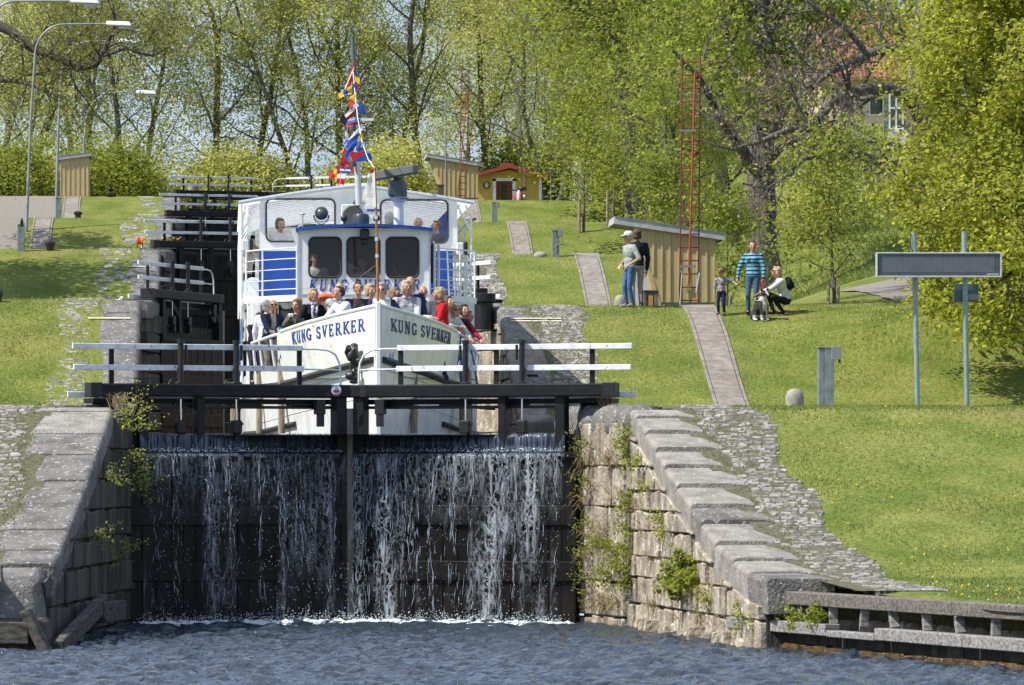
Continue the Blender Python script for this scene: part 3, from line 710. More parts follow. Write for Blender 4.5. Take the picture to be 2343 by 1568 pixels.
# ---------------------------------------------------------------- lock gates
def gate_leaf(side, k, rz=None, label='', water=False):
    """side -1 left, +1 right. Built in the leaf's own frame: heel at 0, leaf along +x (mirrored for the right leaf)"""
    m = -1 if side > 0 else 1
    hx = (-3.62 if side < 0 else 3.66); hy = C1 + 1.8 + LK * (k - 1); zc = 3.5 + ST * (k - 1) + (.0 if k == 1 else .03 * k)
    a = R(21) if rz is None else R(rz)
    t = thing('lock_gate_leaf', label, 'lock gate', (hx, hy, zc), 'mitre gates of the lock staircase', a * m)
    def X(x): return x * m
    def bx(mb, x0, x1, y0, y1, z0, z1, bev=.006):
        x0, x1 = sorted((X(x0), X(x1))); mb.box((x0, y0, z0), (x1, y1, z1), 0, bev)
    def part(name, mtl, *boxes, par=None, sm=False):
        mb = MB()
        for b in boxes:
            if b[0] == 'b': bx(mb, *b[1:])
            else: mb.tube([(X(p[0]), p[1], p[2]) for p in b[1]], b[2], 10)
        return mb.build(name, mtl, par or t, world=False, smooth='auto' if sm else False)
    part('balance_beam', BLACK, ('b', -.62, 3.86, -.17, .1, .155, .365, .02))
    part('end_cap', BLACKM, ('b', -.66, -.46, -.19, .12, .145, .378, .01)); part('strap', BLACKM, ('b', 3.55, 3.66, -.18, -.16, .16, .36))
    part('rail', WHITE, ('b', -.88, 3.1, .06, .10, .92, 1.01)); part('rail', WHITE, ('b', -.86, 3.12, .06, .10, .58, .67))
    part('toe_board', WHITE, ('b', -.88, 3.75, .30, .34, .145, .235))
    part('walkway_plank', WETWOOD if False else BLACK, ('b', -.5, 3.85, .16, .62, .05, .13), *[('b', x, x + .5, .12, .3, .0, .05) for x in (.9, 1.9, 2.9)])
    for x in ([-.2, 3.06] + ([1.42] if side > 0 else [])): part('rail_post', BLACK, ('b', x - .04, x + .04, .10, .15, .3, .97))
    for x in (.94, 1.9):
        g = part('gear_post', BLACKM, ('t', [(x, -.02, .35), (x, -.02, 1.06)], .045), ('b', x - .075, x + .075, -.09, .05, .36, .4), ('t', [(x, -.02, 1.02), (x, -.02, 1.08)], .06), ('t', [(x + .09, -.02, .75), (x + .09, -.02, 1.0)], .022), sm=True)
        part('crank_handle', BLACKM, ('t', [(x - .08, -.1, .62), (x - .085, -.1, .45), (x - .2, -.1, .43), (x - .24, -.1, .36)], .011), par=g, sm=True)
        part('paddle_rod', CHROME, ('t', [(x, -.02, -.22), (x, -.02, .12)], .017), sm=True)
        part('rod_clamp', BLACKM, ('b', x - .085, x + .085, -.09, .06, -.44, -.22, .02), ('b', x - .11, x + .11, -.07, .04, -.3, -.26), ('b', x - .05, x + .05, -.1, .0, -.6, -.44))
    ct = []
    for zz, x1 in ((.9, 3.76), (.56, 3.76)):
        if zz > .8: ct.append(('t', [(3.05, .08, zz + .05), (3.35, .08, zz + .05), (3.55, .08, zz + .03), (3.68, .08, zz - .04), (3.75, .08, zz - .18), (3.77, .08, zz - .35), (3.77, .08, .36)], .017))
        else: ct.append(('t', [(3.05, .08, zz + .06), (3.77, .08, zz + .05)], .014))
    part('hand_rail', TUBEW, *ct, sm=True)
    part('grab_hoop', BLACKM, ('t', [(.12, -.1, .36), (.12, -.1, .45), (.42, -.1, .45), (.42, -.1, .36)], .011))
    # frame below the beam
    bot = -3.9
    part('heel_post', BLACK, ('b', .2, .36, -.1, .16, bot, .165)); part('frame_post', BLACK, ('b', 1.2, 1.32, -.1, .12, -.6, .165))
    part('mitre_post', BLACK, ('b', 3.62, 3.80, -.12, .16, bot, .165))
    if side < 0: part('mitre_seal', PALEWET, ('b', 3.80, 3.93, -.14, .1, bot, -.02))
    part('bracket', BLACKM, ('b', 3.26, 3.42, -.14, .0, -.12, .12), ('b', 3.3, 3.4, -.13, -.02, -.32, -.1))
    part('cross_bar', BLACKM, ('b', .3, 3.7, .12, .2, -.03, .02))
    mb = MB(); x = .0
    while x < 3.7:
        w = random.uniform(.17, .26); bx(mb, x + .004, min(x + w, 3.72) - .004, 0, .12, -.74, -.46, .004); x += w
    mb.build('top_boards', WETWOOD, t, world=False)
    mb = MB(); x = .0
    while x < 3.7:
        w = random.uniform(.19, .28); d = random.uniform(0, .012); bx(mb, x + .004, min(x + w, 3.72) - .004, -.14 + d, .1, bot, -.74, .004); x += w
    mb.build('planking', WETWOOD, t, world=False)
    part('horizontal_rib', WETWOOD, ('b', -.05, 3.72, -.2, -.13, -.83, -.74), *[('b', -.02, 3.72, -.18, -.13, z - .32, z, .01) for z in (-1.28 if False else -1.6, -2.5)])
    return t
gate_leaf(-1, 1, label='left leaf of the lowest gate, with round sticker on its black beam')
gate_leaf(1, 1, label='right leaf of the lowest gate, in front of the boat bow')
gate_leaf(-1, 2, 68, label='opened left gate leaf with sloping rails over the dark chamber left of the boat')
gate_leaf(1, 2, 62, label='opened right gate leaf with sloping white rails above the black capstan')
nm = {3: 'closed %s leaf of the third lock gate up the staircase', 4: 'closed %s leaf of the fourth lock gate up the staircase', 5: 'closed %s leaf of the topmost lock gate below the trees'}
for k in (3, 4, 5):
    for s in (-1, 1): gate_leaf(s, k, label=nm[k] % ('left' if s < 0 else 'right'))
for k, z0 in ((3, 1.5), (4, 7), (5, 9.8)):
    Y = C1 + 3.3 + LK * (k - 1); zt = 3.5 + ST * (k - 1) - 3.85; b = MB()
    z = z0
    while z < zt:
        x = -4.4
        while x < 4.4:
            w = random.uniform(.6, 1.2); b.box((x + .01, Y + random.uniform(-.03, .03), z + .01), (min(x + w, 4.4) - .01, Y + .5, min(z + .5, zt) - .01), 0, .02); x += w
        z += .5
    tag(b.build('breast_wall', WALLD, base=(0, Y, z0)), 'dark stone breast wall under the %s lock gate' % {3: 'third', 4: 'fourth', 5: 'topmost'}[k], 'wall')
# round sticker on the beam of the left leaf
st = MB(); c = at(769, 893, 82.68)
st.lathe(c, [(.001, .006), (.083, .006), (.083, 0), (.001, 0)], 28, axis='y'); st.mi = 1
st.lathe(c + Vector((0, -.0065, 0)), [(.076, .0), (.076, .002), (.070, .002), (.070, .0)], 28, axis='y', cap=False)
c2 = c + Vector((0, -.010, 0))
def q2(x0, z0, x1, z1, mi): st.box(tuple(c2 + Vector((x0, -.002, z0))), tuple(c2 + Vector((x1, .002, z1))), mi)
q2(-.05, -.03, .05, -.005, 2); q2(-.042, -.042, .042, -.03, 2); q2(-.048, -.005, -.03, .012, 2); q2(-.02, -.005, .0, .016, 2); q2(.012, -.005, .03, .02, 2); q2(.036, -.005, .048, .01, 2)
q2(-.02, .05, .02, .058, 1); q2(-.032, .033, .032, .038, 1); q2(-.03, -.058, .03, -.05, 3)
tag(st.build('round_sticker', [WHITEF, paint((.05, .06, .3)), paint((.16, .02, .12)), paint((.6, .25, .05))], base=c), 'round white sticker with purple boat emblem on the black gate beam', 'sticker')
# capstan beside the opened right gate
cp = thing('capstan', 'black round capstan bollard between boat and upper lock wall', 'capstan', (4.3, 117.2, 6.28))
c0 = at(1106, 705, 116.6); mb = MB(); mb.lathe((c0.x, c0.y, c0.z - .5), [(.22, 0), (.22, .6)], 20); mb.build('drum', BLACKM, cp, smooth='auto')
mb = MB(); mb.lathe((c0.x, c0.y, c0.z + .12), [(.20, 0), (.275, .02), (.28, .2), (.26, .215), (.0, .22)], 24); mb.build('cap', BLACKM, cp, smooth='auto')
# hinge collars at the heels of the lowest gate
for (x, y, lab) in ((3.95, 82.2, 'black iron collar post at the right end of the lowest gate'), (-3.95, 81.9, 'black iron collar post at the left end of the lowest gate')):
    mb = MB(); mb.lathe((x, y, 3.3), [(.27, 0), (.25, .1), (.2, .3), (.19, .36), (0, .36)], 20)
    tag(mb.build('collar_post', BLACKM, smooth='auto', base=(x, y, 3.3)), lab, 'collar post')

# ---------------------------------------------------------------- falling water
def fallmat(name, fs, thr, alpha, col):
    m = bpy.data.materials.new(name); m.use_nodes = True; t = m.node_tree; N = t.nodes; L = t.links
    b = N['Principled BSDF']; b.inputs['Base Color'].default_value = (*col, 1); b.inputs['Roughness'].default_value = .12; b.inputs['Specular IOR Level'].default_value = .9
    tc = N.new('ShaderNodeTexCoord')
    def M_(st, lc=(0, 0, 0)):
        mp = N.new('ShaderNodeMapping'); mp.inputs['Scale'].default_value = st; mp.inputs['Location'].default_value = lc; L.new(tc.outputs['Object'], mp.inputs[0]); return mp.outputs[0]
    def math_(op, a, b_=None, v=None):
        n = N.new('ShaderNodeMath'); n.operation = op; n.use_clamp = False
        for i, q in enumerate((a, b_)):
            if q is None: continue
            if isinstance(q, (int, float)): n.inputs[i].default_value = q
            else: L.new(q, n.inputs[i])
        return n.outputs[0]
    def noi(st, sc, d=3, dist=0, lc=(0, 0, 0)):
        n = N.new('ShaderNodeTexNoise'); n.inputs['Scale'].default_value = sc; n.inputs['Detail'].default_value = d; n.inputs['Distortion'].default_value = dist
        L.new(M_(st, lc), n.inputs[0]); return n
    # warped coordinates for the lace of broken water
    w = noi((1, 1, .7), 5, 3); vm = N.new('ShaderNodeVectorMath'); vm.operation = 'MULTIPLY_ADD'; L.new(w.outputs['Color'], vm.inputs[0]); vm.inputs[1].default_value = (.45, .1, .35); L.new(M_((1, 0, .42)), vm.inputs[2])
    vo = N.new('ShaderNodeTexVoronoi'); vo.feature = 'DISTANCE_TO_EDGE'; vo.inputs['Scale'].default_value = fs; L.new(vm.outputs[0], vo.inputs[0])
    lace = N.new('ShaderNodeMapRange'); lace.inputs['From Min'].default_value = 0; lace.inputs['From Max'].default_value = .09; lace.inputs['To Min'].default_value = 1; lace.inputs['To Max'].default_value = 0; L.new(vo.outputs['Distance'], lace.inputs[0])
    big = noi((1.5, 0, .16), 1.7, 2, 0, (3, 0, 0)).outputs['Fac']; fine = noi((8, 0, .9), 2.4, 5, .6).outputs['Fac']; spk = noi((22, 0, 9), 2.0, 2).outputs['Fac']
    sx = N.new('ShaderNodeSeparateXYZ'); L.new(tc.outputs['Object'], sx.inputs[0])
    env = N.new('ShaderNodeMapRange'); env.inputs['From Min'].default_value = thr; env.inputs['From Max'].default_value = thr + .2; L.new(big, env.inputs[0])
    top = N.new('ShaderNodeMapRange'); top.inputs['From Min'].default_value = 1.6; top.inputs['From Max'].default_value = 2.75; L.new(sx.outputs['Z'], top.inputs[0])
    envt = math_('MAXIMUM', env.outputs[0], math_('MULTIPLY', top.outputs[0], .42))
    st = N.new('ShaderNodeMapRange'); st.inputs['From Min'].default_value = .52; st.inputs['From Max'].default_value = .66; L.new(fine, st.inputs[0])
    sp = N.new('ShaderNodeMapRange'); sp.inputs['From Min'].default_value = .62; sp.inputs['From Max'].default_value = .68; L.new(spk, sp.inputs[0])
    a1 = math_('MULTIPLY', math_('MAXIMUM', math_('MULTIPLY', lace.outputs[0], .8), math_('MULTIPLY', st.outputs[0], .85)), envt)
    a2 = math_('MAXIMUM', a1, math_('MULTIPLY', sp.outputs[0], math_('MULTIPLY', envt, .9)))
    a3 = math_('MINIMUM', math_('MULTIPLY', a2, alpha), .95)
    L.new(a3, b.inputs['Alpha'])
    bp = N.new('ShaderNodeBump'); bp.inputs['Strength'].default_value = 1; bp.inputs['Distance'].default_value = .05; L.new(fine, bp.inputs['Height']); L.new(bp.outputs[0], b.inputs['Normal'])
    return m
FALLS = {-1: (fallmat('falling_water_thin', 9, .50, .6, (.36, .41, .50)), fallmat('spray_thin', 6, .54, .35, (.48, .53, .62))), 1: (fallmat('falling_water', 9, .48, .85, (.48, .53, .60)), fallmat('falling_spray', 6, .53, .45, (.62, .67, .73)))}
SHEET = bpy.data.materials.new('water_sheet'); SHEET.use_nodes = True
def _sheet():
    t = SHEET.node_tree; N = t.nodes; L = t.links; b = N['Principled BSDF']; b.inputs['Base Color'].default_value = (.08, .11, .17, 1); b.inputs['Roughness'].default_value = .08; b.inputs['Alpha'].default_value = .6; b.inputs['Specular IOR Level'].default_value = 1
    tc = N.new('ShaderNodeTexCoord'); mp = N.new('ShaderNodeMapping'); mp.inputs['Scale'].default_value = (9, 1, .6); n = N.new('ShaderNodeTexNoise'); n.inputs['Scale'].default_value = 3; n.inputs['Detail'].default_value = 4
    L.new(tc.outputs['Object'], mp.inputs[0]); L.new(mp.outputs[0], n.inputs[0]); bp = N.new('ShaderNodeBump'); bp.inputs['Distance'].default_value = .06; bp.inputs['Strength'].default_value = 1; L.new(n.outputs['Fac'], bp.inputs['Height']); L.new(bp.outputs[0], b.inputs['Normal'])
    r = N.new('ShaderNodeMapRange'); r.inputs['From Min'].default_value = .42; r.inputs['From Max'].default_value = .62; r.inputs['To Min'].default_value = .12; r.inputs['To Max'].default_value = .7; L.new(n.outputs['Fac'], r.inputs[0]); L.new(r.outputs[0], b.inputs['Alpha'])
_sheet()
DROP = mat('water_drop', (.55, .63, .75), None, .1, spec=1)
ROPEWATER = glassmat('strand_water', (.50, .58, .70), .35, .12)
FOAM = mat('foam', (.55, .62, .68), (.8, .85, .88), .6, scale=20, bump=.6)
A0 = {-1: (Vector((-3.55, 81.55, 0)), Vector((.0, 82.95, 0))), 1: (Vector((3.6, 81.55, 0)), Vector((.08, 82.95, 0)))}
for s in (-1, 1):
    a, b = A0[s]; d = (b - a); n = Vector((d.y, -d.x, 0)).normalized(); n = n if n.y < 0 else -n
    wf = thing('waterfall', 'water pouring over the %s leaf of the lowest gate' % ('left' if s < 0 else 'right'), 'waterfall', (a.x, a.y, 0), 'cascades over the lowest gate')
    wf['kind'] = 'stuff'
    for li, (mtl, o0, spread, nm_) in enumerate(((FALLS[s][0], .19, .16, 'veil'), (FALLS[s][1], .27, .4, 'spray'))):
        U = np.linspace(.03, .97, 90); V = np.linspace(0, 1, 70); P = []
        for v in V:
            z = 2.74 - v * 2.78; row = []
            for u in U:
                off = o0 + spread * math.sqrt(v) + .03 * mnoise.noise((u * 16, v * 3, li * 9 + s)); p = a + d * u + n * off; row.append((p.x, p.y, z))
            P.append(row)
        mb = MB(); mb.grid(P); mb.build(nm_, mtl, wf, smooth=True, base=None); 
    # clear lip: from the chamber surface over the top boards on to the ledge
    mb = MB(); P = []
    for (z, off) in ((3.07, -.15), (3.07, -.02), (3.04, .03), (2.9, .045), (2.78, .06), (2.76, .12), (2.75, .17), (2.7, .2)):
        P.append([tuple(a + d * u + n * (off + .012 * math.sin(u * 60)) + Vector((0, 0, z))) for u in np.linspace(.04, .955, 80)])
    mb.grid(P); mb.build('clear_lip', SHEET, wf, smooth=True)
    # ropes of water: strands that wander, join and part again
    groups = ({-1: [(.10, .05, 8), (.17, .04, 8), (.33, .05, 10), (.42, .05, 14), (.56, .04, 9), (.66, .05, 16), (.76, .05, 10), (.88, .05, 12)],
               1: [(.965 - .0, .03, 18), (.90, .03, 14), (.80, .05, 18), (.70, .05, 18), (.61, .04, 14), (.52, .05, 16), (.44, .03, 9), (.30, .03, 18), (.24, .02, 12), (.06, .012, 5), (.12, .02, 4)]})[s]
    mb = MB(); stc = [g[0] for g in groups]
    for (u0, w0, ns) in groups:
        ph = rng.uniform(0, 6.28, 4); L0 = rng.uniform(.75, 1.0)
        for k in range(int(ns * 3.0)):
            u1 = u0 + rng.normal(0, w0 * .34); f1, f2 = rng.uniform(5, 12, 2); q1, q2 = rng.uniform(0, 6.28, 2); am = rng.uniform(.001, .006)
            v0 = rng.uniform(0, .93) ** 1.25; v1 = min(1, v0 + rng.uniform(.02, .13))
            if v1 - v0 < .015: continue
            n_ = int((v1 - v0) * 60) + 3; pts = []; rr_ = []; r0 = rng.uniform(.0016, .0048)
            for i in range(n_):
                v = v0 + (v1 - v0) * i / (n_ - 1); u = u1 + (u0 - u1) * .5 * math.sin(v * 3 + ph[0]) + am * math.sin(v * f1 * 3 + q1) + am * .6 * math.sin(v * f2 * 6 + q2) + .008 * math.sin(v * 5 + ph[1])
                u = min(max(u, .02), .985); p = a + d * u + n * (.20 + .22 * math.sqrt(v)); pts.append((p.x, p.y, 2.76 - 2.74 * v)); rr_.append(r0 * (.25 + abs(math.sin(v * 40 + q1)) * .8 + .5 * rng.random()) * math.sin(math.pi * (i + .6) / (n_ + .2)))
            mb.tube(pts, rr_, 5)
    mb.build('water_strands', ROPEWATER, wf, smooth=True)
    # drops and beads
    mb = MB()
    for i in range(900):
        v = rng.uniform(0, 1) ** .8; u = rng.choice(stc) + rng.normal(0, .015 + .03 * v) if i % 5 else rng.uniform(.04, .97)
        u = min(max(u, .03), .98); r = rng.uniform(.002, .0055) * (1.5 if rng.random() < .06 else 1)
        p = a + d * u + n * (.22 + .38 * math.sqrt(v) + rng.normal(0, .04)); mb.ball((p.x, p.y, 2.75 - 2.72 * v), (r, r, r * rng.uniform(1, 2.6)), 1)
    for i in range(500):   # splash on the ledge
        u = rng.uniform(.05, .95); p = a + d * u + n * (.12 + abs(rng.normal(0, .07))); r = rng.uniform(.003, .008); mb.ball((p.x, p.y, 2.77 + abs(rng.normal(0, .035))), r, 1)
    mb.build('drops', DROP, wf)
    mb = MB()
    for i in range(900):
        u = rng.uniform(-.02, 1.0); p = a + d * u + n * (.45 + rng.uniform(-.25, .5 + .5 * rng.random())); r = rng.uniform(.008, .035) * (1 + .6 * math.sin(u * 23) ** 2)
        mb.ball((p.x, p.y, rng.uniform(-.02, .03)), (r * 1.7, r * 1.3, r * rng.uniform(.5, 1.3)), 1)
    for i in range(900):
        u = rng.uniform(0, 1.0); p = a + d * u + n * (.45 + rng.normal(0, .15)); r = rng.uniform(.004, .01); mb.ball((p.x, p.y, .03 + abs(rng.normal(0, .07))), r, 1)
    for i in range(700):   # loose flecks drifting off the foot of the fall
        u = rng.uniform(-.02, 1.0); o_ = .6 + rng.exponential(.55); p = a + d * u + n * o_; r = rng.uniform(.006, .02); mb.ball((p.x, p.y, .005), (r * 2.2, r * 1.2, r * .35), 1)
    mb.build('foam', FOAM, wf)
# ---------------------------------------------------------------- the boat
BX = .64; BOW = 88.0; STERN = 115.5; ZW = 3.05
def bt(Y): return float(np.interp(Y - BOW, [0, .25, .8, 2, 3.5, 5, 6.5, 8.5, 11, 26, 27.5], [.05, .14, .34, .74, 1.18, 1.5, 1.78, 2.08, 2.3, 2.32, 1.9]))
def bw(Y): return float(np.interp(Y - BOW, [0, .25, .8, 2, 3.5, 5, 6.5, 8.5, 11, 26, 27.5], [.04, .07, .16, .4, .76, 1.12, 1.45, 1.86, 2.24, 2.3, 1.7]))
def ztop(Y): return float(np.interp(Y - BOW, [0, 3, 6, 6.35, 9, 27.5], [5.33, 5.17, 5.03, 4.42, 4.32, 4.3]))
def hullx(Y, z):
    t = max(0, min(1, (z - 2.6) / 2.3)); t = t * t * .35 + t * .65
    return bw(Y) + (bt(Y) - bw(Y)) * t
boat = thing('passenger_boat', 'white and blue canal passenger boat with KUNG SVERKER lettered on both bows', 'boat', (BX, 101, ZW))
Ys = np.concatenate([np.arange(BOW, BOW + 6.0, .2), [BOW + 6.0, BOW + 6.1, BOW + 6.25, BOW + 6.35], np.arange(BOW + 6.6, STERN + .01, .4)])
for nm_, mk in (('hull', 1),):
    mb = MB()
    for s in (-1, 1):
        P = []
        for Y in Ys:
            zt = ztop(Y); zs = np.concatenate([np.linspace(1.6, 4.1, 12), np.linspace(4.25, zt, 7) if zt > 4.3 else np.full(7, zt)])
            P.append([(BX + s * hullx(Y, z), Y, z) for z in zs])
        mb.grid(P, flip=s > 0)
    # stern and bulwark thickness
    for s in (-1, 1):
        P = [[(BX + s * (hullx(Y, ztop(Y))), Y, ztop(Y)), (BX + s * max(.0, hullx(Y, ztop(Y)) - .06), Y, ztop(Y) - .002), (BX + s * max(0, hullx(Y, 4.1) - .06), Y, 4.08)] for Y in Ys]
        mb.grid(P, flip=s < 0)
    ys = STERN; mb.add([(BX - bw(ys), ys, 1.6), (BX + bw(ys), ys, 1.6), (BX + bt(ys), ys, 4.3), (BX - bt(ys), ys, 4.3)], [(0, 1, 2, 3)])
    mb.build('hull', BOATW, boat, smooth='auto')
# bulwark capping tube, stem bar, rub rails, plate seams
def along(s, y0, y1, zf, off=0, st=.3):
    return [(BX + s * (hullx(Y, zf(Y)) + off), Y, zf(Y)) for Y in np.arange(y0, y1 + 1e-6, st)]
for s in (-1, 1): mb = MB(); mb.tube(along(s, BOW + .02, BOW + 6.0, lambda Y: ztop(Y) + .0, -.01, .3), .035, 8); mb.build('bulwark_cap', CABW, boat, smooth='auto')
mb = MB(); mb.box((BX - .042, BOW - .07, 1.6), (BX + .042, BOW + .1, 5.40), 0, .012); mb.build('stem_bar', CABW, boat)
zr = lambda Y: float(np.interp(Y - BOW, [0, 2, 5, 9, 27], [4.40, 4.28, 4.12, 4.0, 3.95])); zr2 = lambda Y: float(np.interp(Y - BOW, [5, 9, 27], [3.36, 3.2, 3.15]))
for s in (-1, 1):
    mb = MB(); mb.tube(along(s, BOW + .08, STERN - .3, zr, .03), .058, 6); mb.build('rubbing_strake', RUB, boat)
    mb = MB(); pts = along(s, BOW + 5.6, STERN - .5, zr2, .02); mb.tube(pts, .05, 6); mb.build('lower_strake', RUB, boat)
    mb = MB(); mb.tube(along(s, BOW + .1, BOW + 5.9, lambda Y: zr(Y) - .16, .002), .008, 4); mb.tube(along(s, BOW + .1, BOW + 9, lambda Y: 3.78 - (Y - BOW) * .045, .002), .008, 4)
    mb.tube([(BX + s * (hullx(BOW + 3.2, z) + .004), BOW + 3.2, z) for z in np.arange(2.9, 3.9, .1)], .007, 4); mb.build('plate_seam', paint((.55, .56, .55)), boat)
# deck
mb = MB()
P = [[(BX - max(.02, bt(Y) - .08), Y, 4.12), (BX + max(.02, bt(Y) - .08), Y, 4.12)] for Y in Ys]; mb.grid(P); mb.build('main_deck', paint((.2, .24, .24)), boat)
# hawse holes with blue rope, anchor
for s, yy, zz in ((1, BOW + .62, 4.47), (-1, BOW + 2.4, 4.42)):
    x = BX + s * (hullx(yy, zz) + .012)
    nrm = Vector((6, -1.65 * 1, 0)).normalized(); nrm.x *= s
    if s > 0:
        rot = nrm.to_track_quat('Z', 'Y'); mb = MB(); vs = []
        ringo = MB(); ringo.lathe((0, 0, 0), [(.085, 0), (.10, .03), (.085, .045), (.068, .03), (.066, 0)], 20); v2 = [rot @ Vector(p) + Vector((x - .01, yy, zz)) for p in ringo.v]; mb.add(v2, ringo.f); mb.build('hawse_ring', CABW, boat, smooth='auto')
        mb = MB(); ringo = MB(); ringo.lathe((0, 0, 0), [(.001, .012), (.067, .012)], 18); mb.add([rot @ Vector(p) + Vector((x - .008, yy, zz)) for p in ringo.v], ringo.f); mb.build('hawse_hole', RUB, boat)
        mb = MB(); mb.tube([(x - .02, yy, zz - .02), (x + .05, yy - .02, zz - .08), (x + .09, yy + .1, zz - .16), (x + .12, yy + .35, zz - .2)], .016, 6); mb.build('bow_rope', ROPEB, boat, smooth=True)
an = MB(); c = Vector((BX - hullx(BOW + .85, 4.45) - .06, BOW + .75, 4.45)); n_ = Vector((-.96, -.28, 0))
def ap(u, z, o=0): return c + Vector((-.26, .96, 0)) * u + n_ * o + Vector((0, 0, z))
an.bar(ap(0, .16, .05), ap(.02, -.3, .05), .09, .10, 0, .015, up=n_); an.bar(ap(-.17, .19, .06), ap(.2, .15, .06), .12, .12, 0, .03)
an.tube([ap(-.22, -.02, .03), ap(-.21, .12, .08), ap(-.1, .2, .1)], [.035, .06, .05], 8); an.tube([ap(.26, -.05, .03), ap(.24, .1, .08), ap(.1, .18, .1)], [.035, .06, .05], 8)
an.ball(ap(.02, -.32, .06), (.13, .1, .09), 2); an.bar(ap(-.12, -.24, .05), ap(.16, -.3, .05), .1, .12, 0, .03); an.ball(ap(0, .02, .08), (.08, .06, .1), 2)
an.ball(ap(-.02, -.42, .03), (.10, .05, .05), 2)
an.build('anchor', mat('black_iron', (.01, .01, .01), (.03, .028, .026), .3, scale=9, bump=.5), boat, smooth='auto')

# --- lettering built from strokes with slab serifs
def arc(cx, cy, rx, ry, a0, a1, n=12): return [(cx + rx * math.cos(R(a0 + (a1 - a0) * i / n)), cy + ry * math.sin(R(a0 + (a1 - a0) * i / n))) for i in range(n + 1)]
T, H_, SF = .17, .085, .07
GL = {
 'K': (.80, [([(.16, 0), (.16, 1)], T), ([(.0, .035), (.34, .035)], SF), ([(.0, .965), (.34, .965)], SF), ([(.18, .38), (.66, .97)], H_), ([(.33, .54), (.70, .03)], T), ([(.52, .965), (.80, .965)], SF), ([(.54, .035), (.84, .035)], SF)]),
 'U': (.80, [([(.16, .97), (.16, .34)] + arc(.38, .3, .22, .27, 180, 360), .14), ([(.60, .3), (.60, .97)], H_), ([(0, .965), (.33, .965)], SF), ([(.46, .965), (.76, .965)], SF)]),
 'N': (.84, [([(.14, 0), (.14, 1)], H_), ([(.66, 0), (.66, 1)], H_), ([(.16, .95), (.64, .06)], T), ([(0, .965), (.26, .965)], SF), ([(0, .035), (.29, .035)], SF), ([(.52, .965), (.80, .965)], SF)]),
 'G': (.84, [(arc(.40, .5, .31, .44, 48, 312, 18), .15), ([(.62, .40), (.62, .08)], .14), ([(.44, .42), (.78, .42)], SF), ([(.62, .70), (.62, .93)], SF)]),
 'S': (.68, [(arc(.32, .715, .21, .215, 35, 250, 12) + arc(.34, .27, .22, .225, 75, -150, 12), .145), ([(.55, .70), (.55, .96)], SF), ([(.09, .03), (.09, .30)], SF)]),
 'V': (.82, [([(.13, .97), (.39, .04)], T), ([(.41, .04), (.66, .97)], H_), ([(0, .965), (.28, .965)], SF), ([(.52, .965), (.80, .965)], SF)]),
 'E': (.72, [([(.16, 0), (.16, 1)], T), ([(0, .035), (.62, .035)], SF), ([(0, .965), (.60, .965)], SF), ([(.16, .5), (.46, .5)], SF), ([(.62, .0), (.62, .26)], SF), ([(.58, .74), (.58, 1)], SF), ([(.46, .38), (.46, .62)], SF)]),
 'R': (.82, [([(.16, 0), (.16, 1)], T), ([(0, .035), (.33, .035)], SF), ([(0, .965), (.40, .965)], SF), ([(.38, .965)] + arc(.38, .735, .21, .225, 90, -90, 10) + [(.2, .51)], .10), ([(.40, .50), (.68, .03)], T), ([(.58, .035), (.84, .035)], SF)]),
 'T': (.74, [([(.36, 0), (.36, 1)], T), ([(.2, .035), (.52, .035)], SF), ([(.0, .965), (.72, .965)], SF), ([(.03, .74), (.03, 1)], SF), ([(.69, .74), (.69, 1)], SF)]),
}
def lettering(text, mapf, name, mtl, parent, gap=.14, space=.5, thick=.006, widen=1, reverse=False):
    """mapf(u, v, o) -> world point, u 0..1 along the text, v 0..1 up the letter, o offset off the surface"""
    W = sum((GL[c][0] + gap) if c != ' ' else space for c in text) - gap; mb = MB(); x = 0; li = 0
    for c in text:
        if c == ' ': x += space; continue
        adv, strokes = GL[c]
        for si, (pts, w) in enumerate(strokes):
            o0 = .0012 * (si + 1); P = [Vector((p[0], p[1])) for p in pts]; rows = []
            # subdivide straight strokes so they follow the curved plate
            Q = [P[0]]
            for a, b in zip(P, P[1:]):
                k = max(1, int((b - a).length / .25)); Q += [a.lerp(b, (i + 1) / k) for i in range(k)]
            for i, p in enumerate(Q):
                d = (Q[min(i + 1, len(Q) - 1)] - Q[max(i - 1, 0)]).normalized(); nn = Vector((-d.y, d.x)) * w / 2
                rows.append([mapf((x + (p + nn).x) / W, (p + nn).y, o0 + thick), mapf((x + (p - nn).x) / W, (p - nn).y, o0 + thick),
                             mapf((x + (p - nn).x) / W, (p - nn).y, 0), mapf((x + (p + nn).x) / W, (p + nn).y, 0)])
            vs = [v for r in rows for v in r]; fs = [(0, 1, 2, 3), tuple(4 * (len(rows) - 1) + k for k in (3, 2, 1, 0))]
            for i in range(len(rows) - 1):
                for k in range(4): fs.append((4 * i + k, 4 * i + (k + 1) % 4, 4 * i + 4 + (k + 1) % 4, 4 * i + 4 + k))
            mb.add(vs, fs)
        x += adv + gap
    return mb.build(name, mtl, parent)
def bowmap(s):
    def f(u, v, o):
        Y = (92.7 - u * 4.25) if s < 0 else (88.5 + u * 4.4)
        zb = 4.91 - (Y - 88.5) * .030; z = zb + v * .215; x = hullx(Y, z) + .004 + o
        return Vector((BX + s * x, Y, z))
    return f
for s in (-1, 1): lettering('KUNG SVERKER', bowmap(s), 'bow_lettering', BLUETXT if s < 0 else mat('letter_blue_shaded', (.02, .05, .12), None, .45), boat, gap=.2)  # right bow letters: same blue dulled, shade of that side painted in

